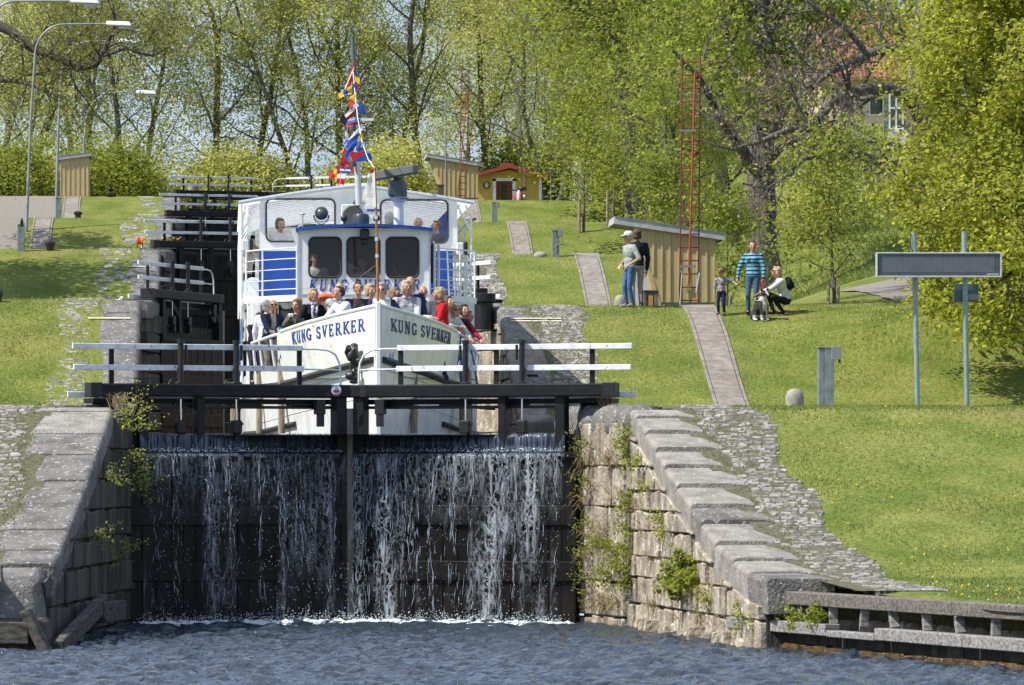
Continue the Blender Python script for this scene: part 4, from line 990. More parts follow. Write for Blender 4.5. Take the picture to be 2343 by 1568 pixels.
# --- main deck house and upper deck
def wallslab(x0, x1, Y, z0, z1, wins, th=.06, rad=.1):
    """front wall with rounded window openings; returns mesh builder"""
    mb = MB(); nx = 8
    def rr(x0, z0, x1, z1, r, n=5):
        pts = []
        for (cx, cz, a) in ((x1 - r, z1 - r, 0), (x0 + r, z1 - r, 90), (x0 + r, z0 + r, 180), (x1 - r, z0 + r, 270)):
            for i in range(n + 1): t = R(a + 90 * i / n); pts.append((cx + r * math.cos(t), cz + r * math.sin(t)))
        return pts
    xs = [x0] + [v for w in wins for v in (w[0] - .02, w[2] + .02)] + [x1]
    for i in range(0, len(xs), 2): mb.box((xs[i], Y, z0), (xs[i + 1], Y + th, z1))
    for w in wins:
        wx0, wz0, wx1, wz1 = w; X0, X1 = wx0 - .02, wx1 + .02
        pts = rr(wx0, wz0, wx1, wz1, rad); n = len(pts); outer = []
        for (px_, pz) in pts:   # project to the outer rectangle
            cx, cz = (X0 + X1) / 2, (wz0 + wz1) / 2; dx, dz = px_ - cx, pz - cz
            k = min(((X1 - X0) / 2) / abs(dx) if abs(dx) > 1e-6 else 9e9, ((z1 - cz) if dz > 0 else (cz - z0)) / abs(dz) if abs(dz) > 1e-6 else 9e9)
            outer.append((cx + dx * k, cz + dz * k))
        # add rectangle corners by snapping the middle point of every corner fan
        for q, (cxx, czz) in enumerate(((X1, z1), (X0, z1), (X0, z0), (X1, z0))):
            ang = math.atan2(czz - (wz0 + wz1) / 2, cxx - (X0 + X1) / 2); j = min(range(n), key=lambda i: abs((math.atan2(outer[i][1] - (wz0 + wz1) / 2, outer[i][0] - (X0 + X1) / 2) - ang + math.pi) % (2 * math.pi) - math.pi)); outer[j] = (cxx, czz)
        vs = [(p[0], Y, p[1]) for p in pts] + [(p[0], Y, p[1]) for p in outer] + [(p[0], Y + th, p[1]) for p in pts]
        fs = [(i, (i + 1) % n, n + (i + 1) % n, n + i) for i in range(n)] + [(i, 2 * n + i, 2 * n + (i + 1) % n, (i + 1) % n) for i in range(n)]
        mb.add(vs, fs)
    return mb, rr
def window(parent, Y, w, rad, fm, gm, fr=.022):
    x0, z0, x1, z1 = w; _, rr = wallslab(0, 1, 0, 0, 1, []); pts = rr(x0, z0, x1, z1, rad)
    mb = MB(); mb.tube([(p[0], Y - .012, p[1]) for p in pts + [pts[0]]], fr, 6, cap=False); f = mb.build('window', fm, parent, smooth=True)
    mb = MB(); n = len(pts); mb.add([(p[0], Y + .02, p[1]) for p in pts] + [(p[0], Y + .026, p[1]) for p in pts], [tuple(range(n)), tuple(reversed(range(n, 2 * n)))])
    mb.build('pane', gm, f)
def px2(x, y, d): p = at(x, y, d); return p.x, p.z
def winpx(x0, y0, x1, y1, d): a = at(x0, y1, d); b = at(x1, y0, d); return (a.x, a.z, b.x, b.z)
D1 = 98.6
ow = [winpx(598, 790, 632, 710, D1), winpx(640, 790, 672, 710, D1), winpx(990, 780, 1020, 710, D1)]
mb, _ = wallslab(BX - 2.12, BX + 2.12, D1, 4.1, 5.74, ow, .06, .1)
mb.box((BX - 2.18, D1 + .06, 4.1), (BX - 2.12, 114.5, 5.74)); mb.box((BX + 2.12, D1 + .06, 4.1), (BX + 2.18, 114.5, 5.74)); mb.box((BX - 2.12, 114.4, 4.1), (BX + 2.12, 114.5, 5.74))
mb.build('deck_house', CABW, boat)
for w in ow: window(boat, D1, w, .1, RUB, GLASSD)
for s in (-1, 1):
    for i in range(6):
        y0 = 100.2 + i * 2.3; mb = MB(); x = BX + s * 2.185; mb.box((x - .01, y0, 4.75), (x + .01, y0 + 1.6, 5.45), 0, .01); mb.build('side_window', GLASSD, boat)
# upper deck plate with curved front edge
mb = MB(); fr = []
for i in range(17):
    u = -1 + i / 8; fr.append((BX + u * 2.28, 97.4 + 2.1 * (abs(u) ** 2.6), 0))
poly = [(p[0], p[1]) for p in fr] + [(BX + 2.28, 115), (BX - 2.28, 115)]
mb.prism([(p[0], p[1], 0) for p in poly], (0, 0, 5.75), (0, 0, 5.87)); mb.build('upper_deck', CABW, boat)
# railing of the upper deck
mb = MB()
def frp(u, z, ins=.04): return (BX + u * (2.28 - ins), 97.4 + ins + 2.1 * (abs(u) ** 2.6), z)
for z in (6.78, 6.575, 6.375, 6.17, 5.99):
    for (a, b) in ((-1, -.54), (.54, 1)): mb.tube([frp(a + (b - a) * i / 8, z) for i in range(9)], .0095 if z < 6.7 else .016, 6)
    for s in (-1, 1): mb.tube([(BX + s * 2.24, 99.5, z), (BX + s * 2.24, 114.8, z)], .011, 6)
for u in (-1, -.86, .86, 1): mb.tube([frp(u, 5.85), frp(u, 6.8)], .019, 6)
for s in (-1, 1):
    for Y in np.arange(101, 115, 1.4): mb.tube([(BX + s * 2.24, Y, 5.85), (BX + s * 2.24, Y, 6.8)], .015, 6)
mb.build('upper_railing', TUBEW, boat, smooth='auto')
mb = MB()     # ladder / stair beside the port and starboard rail, seen end-on
for i in range(9):
    z = 5.5 + i * .16; y = 99.9 + i * .14; mb.box((BX + 1.78, y, z), (BX + 2.2, y + .16, z + .02))
mb.tube([(BX + 1.78, 99.8, 5.4), (BX + 1.78, 101.2, 6.9)], .02, 6); mb.tube([(BX + 2.2, 99.8, 5.4), (BX + 2.2, 101.2, 6.9)], .02, 6); mb.build('side_stair', GALV, boat)
# --- wheelhouse
D2 = 95.5
wn_ = [winpx(707, 544, 780, 635, D2), winpx(794, 544, 868, 633, D2), winpx(884, 544, 957, 635, D2)]
xa, xb = at(684, 0, D2).x, at(981, 0, D2).x
wh, _ = wallslab(xa, xb, D2, 5.90, 7.04, wn_, .05, .1)
wh.box((xa + .002, D2 + .001, 4.1), (xb - .002, D2 + .05, 5.898))
# side walls
for (x, s) in ((xa, -1), (xb, 1)):
    x0, x1 = sorted((x, x - s * .05)); wh.box((x0, D2 + .05, 4.1), (x1, 98.4, 6.2)); wh.box((x0, D2 + .05, 6.2), (x1, D2 + .3, 7.04)); wh.box((x0, 97.2, 6.2), (x1, 98.4, 7.04)); wh.box((x0, D2 + .3, 6.92), (x1, 97.2, 7.04))
wh.box((xa + .05, 98.35, 4.1), (xb - .05, 98.4, 7.04)); wh.build('wheelhouse', CABW, boat)
for w in wn_: window(boat, D2, w, .1, RUB, GLASS)
mb = MB(); mb.box((xa + .05, D2 + .1, 5.95), (xb - .05, D2 + .75, 6.0)); mb.box((xa + .2, D2 + .15, 4.1), (xb - .2, D2 + .7, 5.94)); mb.box((xa + .9, D2 + .3, 6.0), (xa + 1.3, D2 + .6, 6.12)); mb.build('helm_console', paint((.05, .045, .04)), boat)
mb = MB(); mb.box((xa + .06, 98.28, 4.2), (xb - .06, 98.34, 7.0)); mb.build('inner_panel', paint((.12, .1, .08)), boat)
mb = MB(); mb.box((xa - .004, D2 - .012, 5.78), (xb + .004, D2 - .001, 5.80)); mb.box((xa - .03, D2 - .02, 4.1), (xa + .0, D2 + .05, 7.0)); mb.box((xb, D2 - .02, 4.1), (xb + .03, D2 + .05, 7.0)); mb.build('corner_moulding', paint((.5, .52, .55)), boat)
# roof: white slab with blue curved edge
xr0, xr1 = at(676, 0, D2).x, at(990, 0, D2).x; mb = MB(); top = []
N_ = 14
def rz_(u): return 7.115 - .075 * u * u
for i in range(N_ + 1):
    u = -1 + 2 * i / N_; x = xr0 + (xr1 - xr0) * i / N_; y0 = D2 - .22 + .1 * u * u
    top.append([(x, y0, rz_(u) - .055), (x, y0, rz_(u)), (x, 98.6, rz_(u) + .02), (x, 98.6, rz_(u) - .05)])
mb.grid(top); mb.add(top[0], [(0, 1, 2, 3)]); mb.add(top[-1], [(0, 1, 2, 3)]); 
P = [[r[0], r[3]] for r in top]; mb.grid(P); mb.build('wheelhouse_roof', BLUE, boat, smooth='auto')
# slanted side cheeks under the roof
mb = MB(); mb.prism([(xa - .001, D2 + .02, 7.03), (xa - .18, D2 + .1, 7.03), (xa - .001, D2 + .02, 6.62)], (0, 0, 0), (0, .5, 0)); mb.build('roof_cheek', paint((.42, .44, .46)), boat); mb = MB(); mb.prism([(xb + .001, D2 + .02, 7.03), (xb + .1, D2 + .1, 7.03), (xb + .001, D2 + .02, 6.7)], (0, 0, 0), (0, .5, 0)); mb.build('roof_cheek', paint((.42, .44, .46)), boat)
w0 = at(706, 666, D2); w1 = at(960, 666, D2)
lettering('KUNG SVERKER', lambda u, v, o: Vector((w0.x + (w1.x - w0.x) * u + v * .035, D2 - .003 - o, w0.z + v * .215)), 'front_lettering', BLUETXT, boat, gap=.26, space=.42)
# wheelhouse details: nav light box, wiper, side doors, handrails
mb = MB(); c = at(834, 535, D2 - .12); mb.box((c.x - .09, c.y - .06, c.z - .1), (c.x + .09, c.y + .1, c.z + .09), 0, .03); mb.box((c.x - .06, c.y - .02, c.z - .2), (c.x + .06, c.y + .08, c.z - .1), 0, .02); mb.build('horn_lamp', BLACKM, boat)
mb = MB(); mb.tube([at(818, 639, D2 - .03), at(862, 605, D2 - .03)], .006, 5); mb.ball(at(817, 640, D2 - .03), .02, 1); mb.build('wiper', BLACKM, boat)
for (pp, r_) in (([at(994, 665, D2 + .2), at(994, 560, D2 + .2), at(990, 552, D2 + .2)], .022), ([at(679, 690, D2 + .1), at(679, 560, D2 + .1)], .018), ([at(1003, 670, 97.2), at(1003, 560, 97.2)], .028)): mb = MB(); mb.tube(pp, r_, 8); mb.build('grab_rail', TUBEW, boat, smooth='auto')
mb = MB(); a = at(985, 648, D2 + .5); mb.box((a.x, a.y, a.z), (a.x + .09, a.y + .04, a.z + .75), 0, .02); mb.build('side_mirror', BLACKM, boat)
# things on the wheelhouse roof
ra = MB(); p0 = at(912, 520, 96.3); ra.lathe((p0.x, p0.y, 7.06), [(.12, 0), (.095, .02), (.092, .5), (.16, .56), (.2, .6)], 16); ra.build('radar_pedestal', TUBEW, boat, smooth='auto')
ra = MB(); ra.lathe((p0.x, p0.y, 7.62), [(.2, 0), (.16, .04), (.155, .3), (.1, .38), (.09, .42)], 12); ra.box((p0.x - .2, p0.y - .17, 7.68), (p0.x + .08, p0.y + .1, 7.98), 0, .03); ra.build('radar_motor', paint((.06, .085, .10)), boat, smooth='auto')
a, b = at(848, 448, 96.6), at(950, 428, 96.0); ra = MB(); ra.bar(Vector((a.x - .05, a.y + .1, 8.07)), Vector((b.x, b.y - .2, 8.17)), .16, .17, 0, .02); ra.build('radar_scanner', paint((.10, .11, .10)), boat)
sl = MB(); c = at(735, 489, 96.0); sl.lathe(c, [(.001, -.1), (.11, -.1), (.12, -.08), (.12, .05), (.07, .12), (.001, .14)], 20, axis='y')
sl.lathe(c + Vector((0, -.0, 0)), [(.118, .105), (.128, .105), (.128, .08), (.118, .08)], 20, axis='y', cap=False)
sl.tube([c + Vector((-.135 * math.cos(t), 0, -.135 * math.sin(t) - .03)) for t in np.linspace(0, math.pi, 12)], .008, 5); sl.tube([c + Vector((-.15 * math.cos(t), 0, -.17 * math.sin(t) - .03)) for t in np.linspace(0, math.pi, 12)], .008, 5)
sl.tube([c + Vector((0, 0, -.2)), c + Vector((0, 0, -.3))], .02, 6); sl.bar(c + Vector((0, -.108, 0)), c + Vector((0, -.108, .12)), .008, .008); sl.bar(c + Vector((0, -.108, 0)), c + Vector((.1, -.108, -.06)), .008, .008); sl.bar(c + Vector((0, -.108, 0)), c + Vector((-.1, -.108, -.06)), .008, .008)
sl.build('searchlight', paint((.07, .085, .09), .3), boat, smooth='auto')
dm = MB(); c = at(826, 518, 95.9); dm.lathe((c.x, c.y, 7.1), [(.155, 0), (.155, .17), (.13, .22), (.07, .235), (0, .235)], 20); dm.build('radome', paint((.03, .04, .055), .4), boat, smooth='auto')
for x in (787, 861):
    c = at(x, 500, 95.9); mb = MB(); mb.ball((c.x, c.y, c.z), (.07, .06, .07), 2); mb.tube([(c.x, c.y, 7.08), c], .02, 6); mb.build('horn', paint((.02, .02, .03)), boat, smooth=True)
c = at(692, 500, 96); mb = MB(); mb.tube([(c.x, c.y, 7.08), (c.x, c.y, 7.3)], .015, 6); mb.ball((c.x, c.y, 7.33), (.06, .06, .025), 1); mb.build('small_antenna', paint((.4, .4, .4)), boat)
# --- upper cabin with two big windows
D3 = 102.0
uw = [winpx(609, 553, 766, 456, D3), winpx(871, 556, 1024, 458, D3)]
uw = [(w[0], min(w[1], w[3]), w[2], max(w[1], w[3])) for w in uw]
x0, x1 = at(594, 0, D3).x, at(1046, 0, D3).x
mb, _ = wallslab(x0, x1, D3, 6.90, 7.95, uw, .06, .12); mb.build('cabin_front', CABW, boat)
for w in uw: window(boat, D3, w, .12, RUB, GLASS2, .02)
mb = MB(); mb.box((at(592, 0, D3).x, D3 - .015, 5.87), (at(1036, 0, D3).x, D3 + .05, 6.895)); mb.build('blue_panel', BLUE, boat)
# gable above windows and canopy roof
mb = MB(); cxm = (x0 + x1) / 2; mb.prism([(x0, D3, 7.95), (x1, D3, 7.95), (cxm, D3, 8.17)], (0, .004, 0), (0, .055, 0)); mb.build('gable', CABW, boat)
CAN = mat('white_canopy', (.7, .7, .69), (.8, .8, .79), .6, scale=3, trans=.75)
P = []; L_, R_ = at(546, 0, D3).x, at(1082, 0, D3).x
for i in range(25):
    u = -1 + i / 12; x = (L_ + R_) / 2 + u * (R_ - L_) / 2; z = 8.21 - .33 * abs(u) ** 1.25
    P.append([(x, D3 - .1, z), (x, 114.6, z)])
mb = MB(); mb.grid(P); mb.build('canopy', CAN, boat, smooth=True)
mb = MB(); mb.tube([(p[0][0], D3 - .12, p[0][2] - .02) for p in P], .04, 8); mb.build('roof_edge', paint((.42, .46, .50), .35), boat, smooth='auto')
mb = MB()
for Y in np.arange(103.2, 114.5, .8): mb.tube([(p[0][0], Y, p[0][2] - .05) for p in P[1:-1]], .026, 5)
for s, x in ((-1, L_ + .03), (1, R_ - .03)):
    for Y in np.arange(102.1, 114.8, 2.4): mb.tube([(x, Y, 5.9), (x, Y, 7.55), (x - s * .12, Y, 7.82)], .022, 6); mb.tube([(x, Y, 7.3), (x - s * .3, Y, 7.85)], .018, 6)
    mb.tube([(x, 102.1, 7.55), (x, 114.7, 7.55)], .02, 6)
mb.build('canopy_frame', TUBEW, boat, smooth='auto')
CURT = mat('striped_curtain', (.68, .68, .64), (.5, .5, .47), .6, scale=2, stretch=(1, 1, 14), trans=.3)
mb = MB(); mb.box((L_ + .05, 102.3, 7.0), (L_ + .08, 104.5, 7.85)); mb.box((R_ - .3, 104, 6.9), (R_ - .27, 113, 7.8)); mb.box((x0 - .02, 113.9, 6.6), (x1 + .02, 113.95, 7.95)); mb.build('side_curtain', CURT, boat)
mb = MB(); mb.prism([at(1026, 478, 104), at(962, 545, 104), at(1026, 553, 104)], (0, 0, 0), (0, .02, 0)); mb.build('blue_flap', mat('blue_canvas', (.02, .04, .3), (.03, .06, .4), .7, trans=.3), boat)
# rescue raft canister, life rings, ac unit, lamps
mb = MB(); c = at(577, 668, 103); mb.lathe((c.x, c.y - .3, c.z), [(.22, 0), (.26, .05), (.26, .55), (.22, .6)], 18, axis='y'); mb.build('raft_canister', CABW, boat, smooth='auto')
ac = MB(); a = at(781, 521, 101.3); b = at(868, 468, 101.3); ac.box((a.x, 101.3, a.z), (b.x, 101.7, b.z), 0, .015); ac.build('ac_unit', paint((.66, .67, .66)), boat)
ac = MB(); c = at(807, 495, 101.28); ac.lathe(c, [(.001, .01), (.2, .012), (.215, .0)], 24, axis='y'); ac.build('fan_grille', paint((.06, .065, .065)), boat)
ac = MB(); a = at(839, 484, 101.285); ac.box((a.x, 101.285, a.z), (a.x + .26, 101.298, a.z + .045)); ac.build('ac_label', BLUE, boat)
ac = MB(); c = at(818, 466, 101.2); ac.lathe(c, [(.05, -.16), (.095, -.16), (.07, -.12), (.04, -.02), (.03, .1)], 16, axis='y'); ac.lathe(c, [(.001, -.155), (.06, -.155)], 14, axis='y'); ac.build('fog_horn', paint((.03, .04, .05)), boat, smooth='auto')
for (x, y, d) in ((1056, 567, 99.6), (565, 560, 99.6)):
    c = at(x, y, d); mb = MB(); mb.box((c.x - .1, c.y, c.z - .13), (c.x + .04, c.y + .2, c.z + .1), 0, .02); mb.build('deck_lamp_box', paint((.6, .61, .6)), boat)
    mb = MB(); mb.box((c.x + .05, c.y, c.z - .15), (c.x + .12, c.y + .2, c.z + .12), 0, .02); mb.build('lamp_reflector', BLACKM, boat)
for (x, y, lab) in ((752, 690, 'orange'), (1012, 690, None)):
    if lab is None: continue
    c = at(x - 6, y + 8, D2 - .06); mb = MB()
    for i in range(25):
        pass
    ringp = [c + Vector((.2 * math.cos(t), 0, .15 * math.sin(t))) for t in np.linspace(0, 2 * math.pi, 25)]
    mb.tube(ringp, .065, 8, cap=False); lb = mb.build('lifebuoy', paint((.62, .11, .02)), boat, smooth=True)
    lettering('KUNG', lambda u, v, o: c + Vector((-.13 + .26 * u, -.068 - o, .105 + .05 * v)), 'buoy_lettering', BLACKM, lb, gap=.3)
# white curtain sheet bunched at the port corner
mb = MB(); P = []
for i in range(14):
    z = 6.0 - i * .075; w = .10 + .05 * math.sin(i * .5); P.append([(BX - 2.24 - w * .4 + .03 * math.sin(i + k * 2.1), 99.6 + k * .12, z) for k in range(5)])
mb.grid(P); mb.build('bunched_sheet', CURT, boat, smooth=True)
# side rails aft of the bulwark
for s in (-1, 1):
    mb = MB(); pts = [(BX + s * (hullx(Y, 4.9) - .03), Y, z) for Y, z in ((94.0, 5.0), (94.6, 4.99), (95.6, 4.96), (97, 4.93), (98.4, 4.92))]; mb.tube(pts, .032, 8)
    for Y in (94.85, 96.2, 97.3, 98.4): mb.tube([(BX + s * (hullx(Y, 4.3) - .04), Y, 4.2), (BX + s * (hullx(Y, 4.9) - .03), Y, 4.93)], .026, 8)
    mb.build('side_railing', TUBEW, boat, smooth='auto')
# tall white corner post
for (x_, y_, z_, z2_) in ((BX - 2.2, 99.4, 4.2, 5.8), (BX + 2.2, 99.4, 4.2, 5.8), (BX - 2.33, 100.5, 3.9, 7.6)): mb = MB(); mb.tube([(x_, y_, z_), (x_, y_, z2_)], .03, 8); mb.build('corner_post', TUBEW, boat, smooth='auto')
# mast
mb = MB(); mb.tube([at(821, 470, 101), at(814, 300, 101)], [.07, .055], 10); mb.tube([at(814, 300, 101), at(810, 165, 101)], [.045, .035], 8); mb.build('mast', paint((.45, .48, .5)), boat, smooth='auto')
mb = MB(); mb.tube([at(812, 190, 100.95), at(806, 85, 100.95)], [.05, .042], 8); mb.build('topmast', paint((.10, .11, .13)), boat, smooth='auto')
mb = MB(); mb.bar(at(773, 274, 101), at(855, 274, 101), .03, .05); mb.bar(at(800, 330, 101), at(835, 330, 101), .02, .03); mb.build('cross_tree', TUBEW, boat)
for y in (268, 300, 322, 345, 382): 
    c = at(820 if y % 2 else 808, y, 100.9); mb = MB(); mb.lathe((c.x, c.y, c.z), [(.05, 0), (.055, .03), (.055, .11), (.03, .13)], 10); mb.build('mast_lamp', paint((.05, .06, .07)), boat)
mb = MB(); mb.tube([at(821, 460, 101), at(835, 340, 101.2), at(840, 276, 101)], .008, 5); mb.tube([at(816, 400, 100.9), at(800, 276, 101)], .006, 5); mb.build('stay', RUB, boat)

# jackstaff (wooden pole at the bow) and pennant
js = thing('jackstaff', 'varnished wooden flagpole with white pennant standing at the bow', 'flagpole', tuple(at(865, 702, BOW + .25)))
j0, j1 = at(865, 704, BOW + .25), at(857, 386, BOW + .3)
mb = MB(); mb.tube([j0 - Vector((0, 0, .2)), j0.lerp(j1, .5) + Vector((.008, 0, 0)), j1], [.026, .024, .02], 10); mb.ball(j1, .035, 1); mb.build('pole', BAMBOO, js, smooth='auto')
for y in (586, 498, 548): mb = MB(); c = j0.lerp(j1, (704 - y) / 318); mb.tube([c - Vector((0, 0, .03)), c + Vector((0, 0, .03))], .032, 8); mb.build('clamp', CHROME, js)
def flagmesh(tl, tr, br, bl, nu=10, nv=8, amp=.03, fr=2.0, seed=0, mi_fn=None):
    P = []; mis = []
    for j in range(nv + 1):
        v = j / nv; row = []
        for i in range(nu + 1):
            u = i / nu; p = (tl * (1 - u) + tr * u) * (1 - v) + (bl * (1 - u) + br * u) * v
            row.append(tuple(p + Vector((.3, 1, 0)) * amp * math.sin(u * fr * 3.14 + v * 2 + seed) * min(1, u * 2.5)))
        P.append(row)
    m = MB(); m.grid(P)
    if mi_fn: m.m = [mi_fn((k % nu + .5) / nu, (k // nu + .5) / nv) for k in range(nu * nv)]
    return m
FW = mat('flag_white', (.62, .62, .6), (.75, .75, .73), .7, trans=.35)
m = flagmesh(at(857, 392, 88.25), at(842, 410, 88.3), at(827, 460, 88.4), at(860, 476, 88.2), 8, 8, .03, 1.5)
pf = m.build('pennant', FW, js, smooth=True)
mb = MB()
for (x0, y0, x1, y1) in ((839, 446, 843, 446), (845, 445, 849, 446), (851, 444, 855, 445), (838, 451, 855, 450), (846, 425, 850, 425)): mb.bar(at(x0, y0, 88.12), at(x1, y1, 88.12), .002, .012)
mb.build('faded_print', paint((.5, .5, .5)), pf)
m = flagmesh(at(833, 440, 88.3), at(827, 468, 88.35), at(832, 472, 88.35), at(841, 462, 88.3), 5, 5, .02); m.build('pennant_fold', FW, js, smooth=True)

# signal flags on their two lines
C_ = dict(r=(.5, .02, .025), y=(.78, .5, .02), b=(.02, .09, .42), w=(.78, .78, .78), k=(.02, .02, .03))
FL = {k: mat('flag_' + {'r': 'red', 'y': 'yellow', 'b': 'blue', 'w': 'white', 'k': 'black'}[k], tuple(x * .85 for x in c), c, .7, scale=12, trans=.35) for k, c in C_.items()}
lines = [(at(806, 165, 100.9), at(820, 250, 97), 'a'), ]
ln = MB(); pa = [at(x, y, d) for x, y, d in ((807, 160, 100.9), (812, 215, 98), (818, 270, 95.5), (828, 325, 93), (842, 365, 90.5), (857, 386, 88.35))]; ln.tube(pa, .008, 5); ln.tube([at(807, 160, 100.95), at(800, 250, 103), at(790, 330, 106), at(775, 432, 108)], .007, 5)
tag(ln.build('flag_line', ROPEW, base=tuple(pa[0])), 'thin white halyard carrying the signal flags down from the mast to the bow pole', 'rope')
NAMES = {'r': 'red', 'y': 'yellow', 'b': 'blue', 'w': 'white', 'k': 'dark'}
flags = [  # corners tl,tr,br,bl (px), depth, colours, pattern
 ((808, 146), (806, 180), (789, 210), (794, 188), 100.5, 'rwr', 'h', 'tall red flag with white stripe highest on the mast line'),
 ((812, 178), (821, 183), (820, 203), (813, 200), 99, 'yr', 'v', 'small red flag with yellow top just right of the mast head'),
 ((812, 192), (811, 210), (781, 222), (778, 215), 98.6, 'byby', 'u', 'blue and yellow striped pennant blowing left under the top red flag'),
 ((813, 217), (812, 236), (802, 246), (799, 226), 97.5, 'yr', 'd', 'small red and yellow diagonally split flag below the striped pennant'),
 ((818, 237), (832, 242), (837, 262), (820, 256), 96.8, 'b', 'u', 'plain bright blue flag curling right of the flag line'),
 ((815, 242), (816, 253), (787, 281), (785, 268), 96.6, 'wr', 'h', 'white and red flag blowing left above the cross tree'),
 ((784, 262), (792, 272), (788, 285), (777, 278), 96.6, 'k', 'u', 'small dark flag tip left of the white and red one'),
 ((821, 274), (820, 283), (792, 290), (797, 280), 95.3, 'br', 'h', 'narrow blue over red flag level with the cross tree'),
 ((824, 290), (826, 300), (799, 340), (797, 322), 94.7, 'wb', 'd', 'long white and blue flag drooping left below the cross tree'),
 ((812, 318), (818, 322), (799, 365), (790, 352), 95.2, 'b', 'u', 'long dark blue flag hanging at the middle of the flags'),
 ((826, 306), (831, 322), (816, 342), (817, 326), 93.2, 'yb', 'd', 'small yellow and blue flag on the front flag line'),
 ((830, 327), (838, 346), (830, 351), (822, 346), 92.3, 'wbr', 'd', 'small white, blue and red crossed flag near the bow end of the line'),
 ((804, 350), (842, 352), (846, 366), (812, 369), 91.6, 'rb', 'd', 'wide red and blue swallow flag just above the bow pole'),
 ((792, 282), (797, 296), (795, 318), (789, 316), 105, 'kw', 'v', 'dark and white hanging flag on the aft line'),
 ((789, 315), (797, 322), (795, 346), (785, 342), 105.5, 'bw', 'c', 'blue and white chequered flag on the aft line'),
 ((787, 345), (799, 352), (790, 385), (778, 378), 106, 'r', 'u', 'plain red flag on the aft line beside the chequered one'),
 ((796, 352), (808, 372), (808, 395), (790, 368), 106.2, 'yr', 'd', 'yellow and red flag split across its corner left of the mast'),
 ((781, 382), (806, 385), (800, 396), (780, 396), 106.6, 'bwb', 'v', 'blue flag with white centre low on the aft line'),
 ((775, 378), (779, 392), (760, 408), (755, 396), 107, 'ryr', 'v', 'red flag with yellow band sticking out lowest on the left'),
 ((775, 395), (789, 396), (782, 436), (768, 434), 107.4, 'wrw', 'v', 'white flag with a red stripe hanging lowest on the aft line'),
 ((768, 402), (774, 404), (770, 436), (764, 434), 107.8, 'yk', 'v', 'thin yellow and dark flag behind the lowest striped flag'),
 ((858, 384), (848, 390), (841, 404), (846, 408), 88.5, 'rw', 'v', 'small red and white flag at the head of the bow pole'),
]
for i, (tl, tr, br, bl, d, cols, pat, lab) in enumerate(flags):
    n = len(cols); pts = [at(*p, d + .25 * q) for q, p in enumerate((tl, tr, br, bl))]; cc = sum(pts, Vector()) / 4; pts = [cc + (p - cc) * 1.28 for p in pts]
    def fn(u, v):
        if pat == 'h': return min(n - 1, int(v * n)) if False else min(n - 1, int(u * n))
        if pat == 'v': return min(n - 1, int(v * n))
        if pat == 'd': return min(n - 1, int((u + v) / 2 * n))
        if pat == 'c': return (int(u * 4) + int(v * 4)) % n
        if pat == 'u': return min(n - 1, int(v * n)) if n > 1 else 0
        return 0
    m = flagmesh(pts[0], pts[1], pts[2], pts[3], 8, 8, .035, 2.2, i, fn)
    c = sum(pts, Vector()) / 4
    tag(m.build('signal_flag', [FL[k] for k in cols], smooth=True, base=tuple(pts[0])), lab, 'flag', 'signal flags dressed on the boat')

# log fenders on blue ropes
def fender(x, y0, y1, d, r, lab, rope=True, ry=None):
    a, b = at(x, y0, d), at(x + random.uniform(-3, 3), y1, d); t = thing('log_fender', lab, 'fender', tuple(a), 'wooden log fenders along the hull')
    mb = MB(); n = 7; mb.tube([a.lerp(b, i / n) + Vector((random.uniform(-.006, .006), 0, 0)) for i in range(n + 1)], [r * random.uniform(.9, 1.05) for _ in range(n + 1)], 12); mb.build('log', LOG, t, smooth='auto')
    if rope:
        e = at(x + 1, ry or (y0 - 65), d); mb = MB(); mb.tube([e, a + Vector((.02, -.02, .12)), a + Vector((.05, -r, -.02))], .012, 6); mb.tube([a + Vector((-.02, -.02, .12)), a + Vector((-.06, -r * .8, -.02))], .012, 6); mb.build('rope', ROPEB, t, smooth=True)
fender(644, 825, 992, 94.2, .068, 'tall log fender hanging below the left end of the bulwark', ry=757)
fender(594, 851, 992, 96.4, .062, 'log fender second along the left side hanging from the side rail', ry=775)
fender(536, 915, 992, 99.0, .075, 'slanting log fender farthest aft by the left lock wall', rope=False)
fender(948, 815, 992, 90.6, .065, 'dark log fender hanging from the right bow beneath the name', ry=708)
fender(1064, 850, 992, 94.6, .12, 'thick log fender at the right end of the bow by the wall', ry=780)
# free hanging blue ropes
rp = MB(); rp.tube([at(1052, 776, 94.1), at(1056, 830, 94.2), at(1053, 870, 94.2)], .022, 6); rp.tube([at(1074, 790, 94.8), at(1086, 840, 95.2), at(1091, 880, 95.4)], .02, 6); rp.tube([at(1080, 800, 94.8), at(1095, 815, 95), at(1092, 838, 95), at(1085, 850, 95)], .009, 5)
tag(rp.build('mooring_rope', ROPEB, smooth=True, base=tuple(at(1052, 776, 94.1))), 'blue mooring ropes hanging off the right bulwark end', 'rope')
rp = MB(); rp.tube([at(551, 730, 100), at(550, 800, 100), at(549, 860, 100)], .016, 6); rp.tube([at(643, 750, 94), at(646, 790, 94), at(643, 820, 94)], .03, 6)
tag(rp.build('mooring_rope', ROPEB, smooth=True, base=tuple(at(551, 730, 100))), 'blue ropes tied at the left bulwark end and corner post', 'rope')
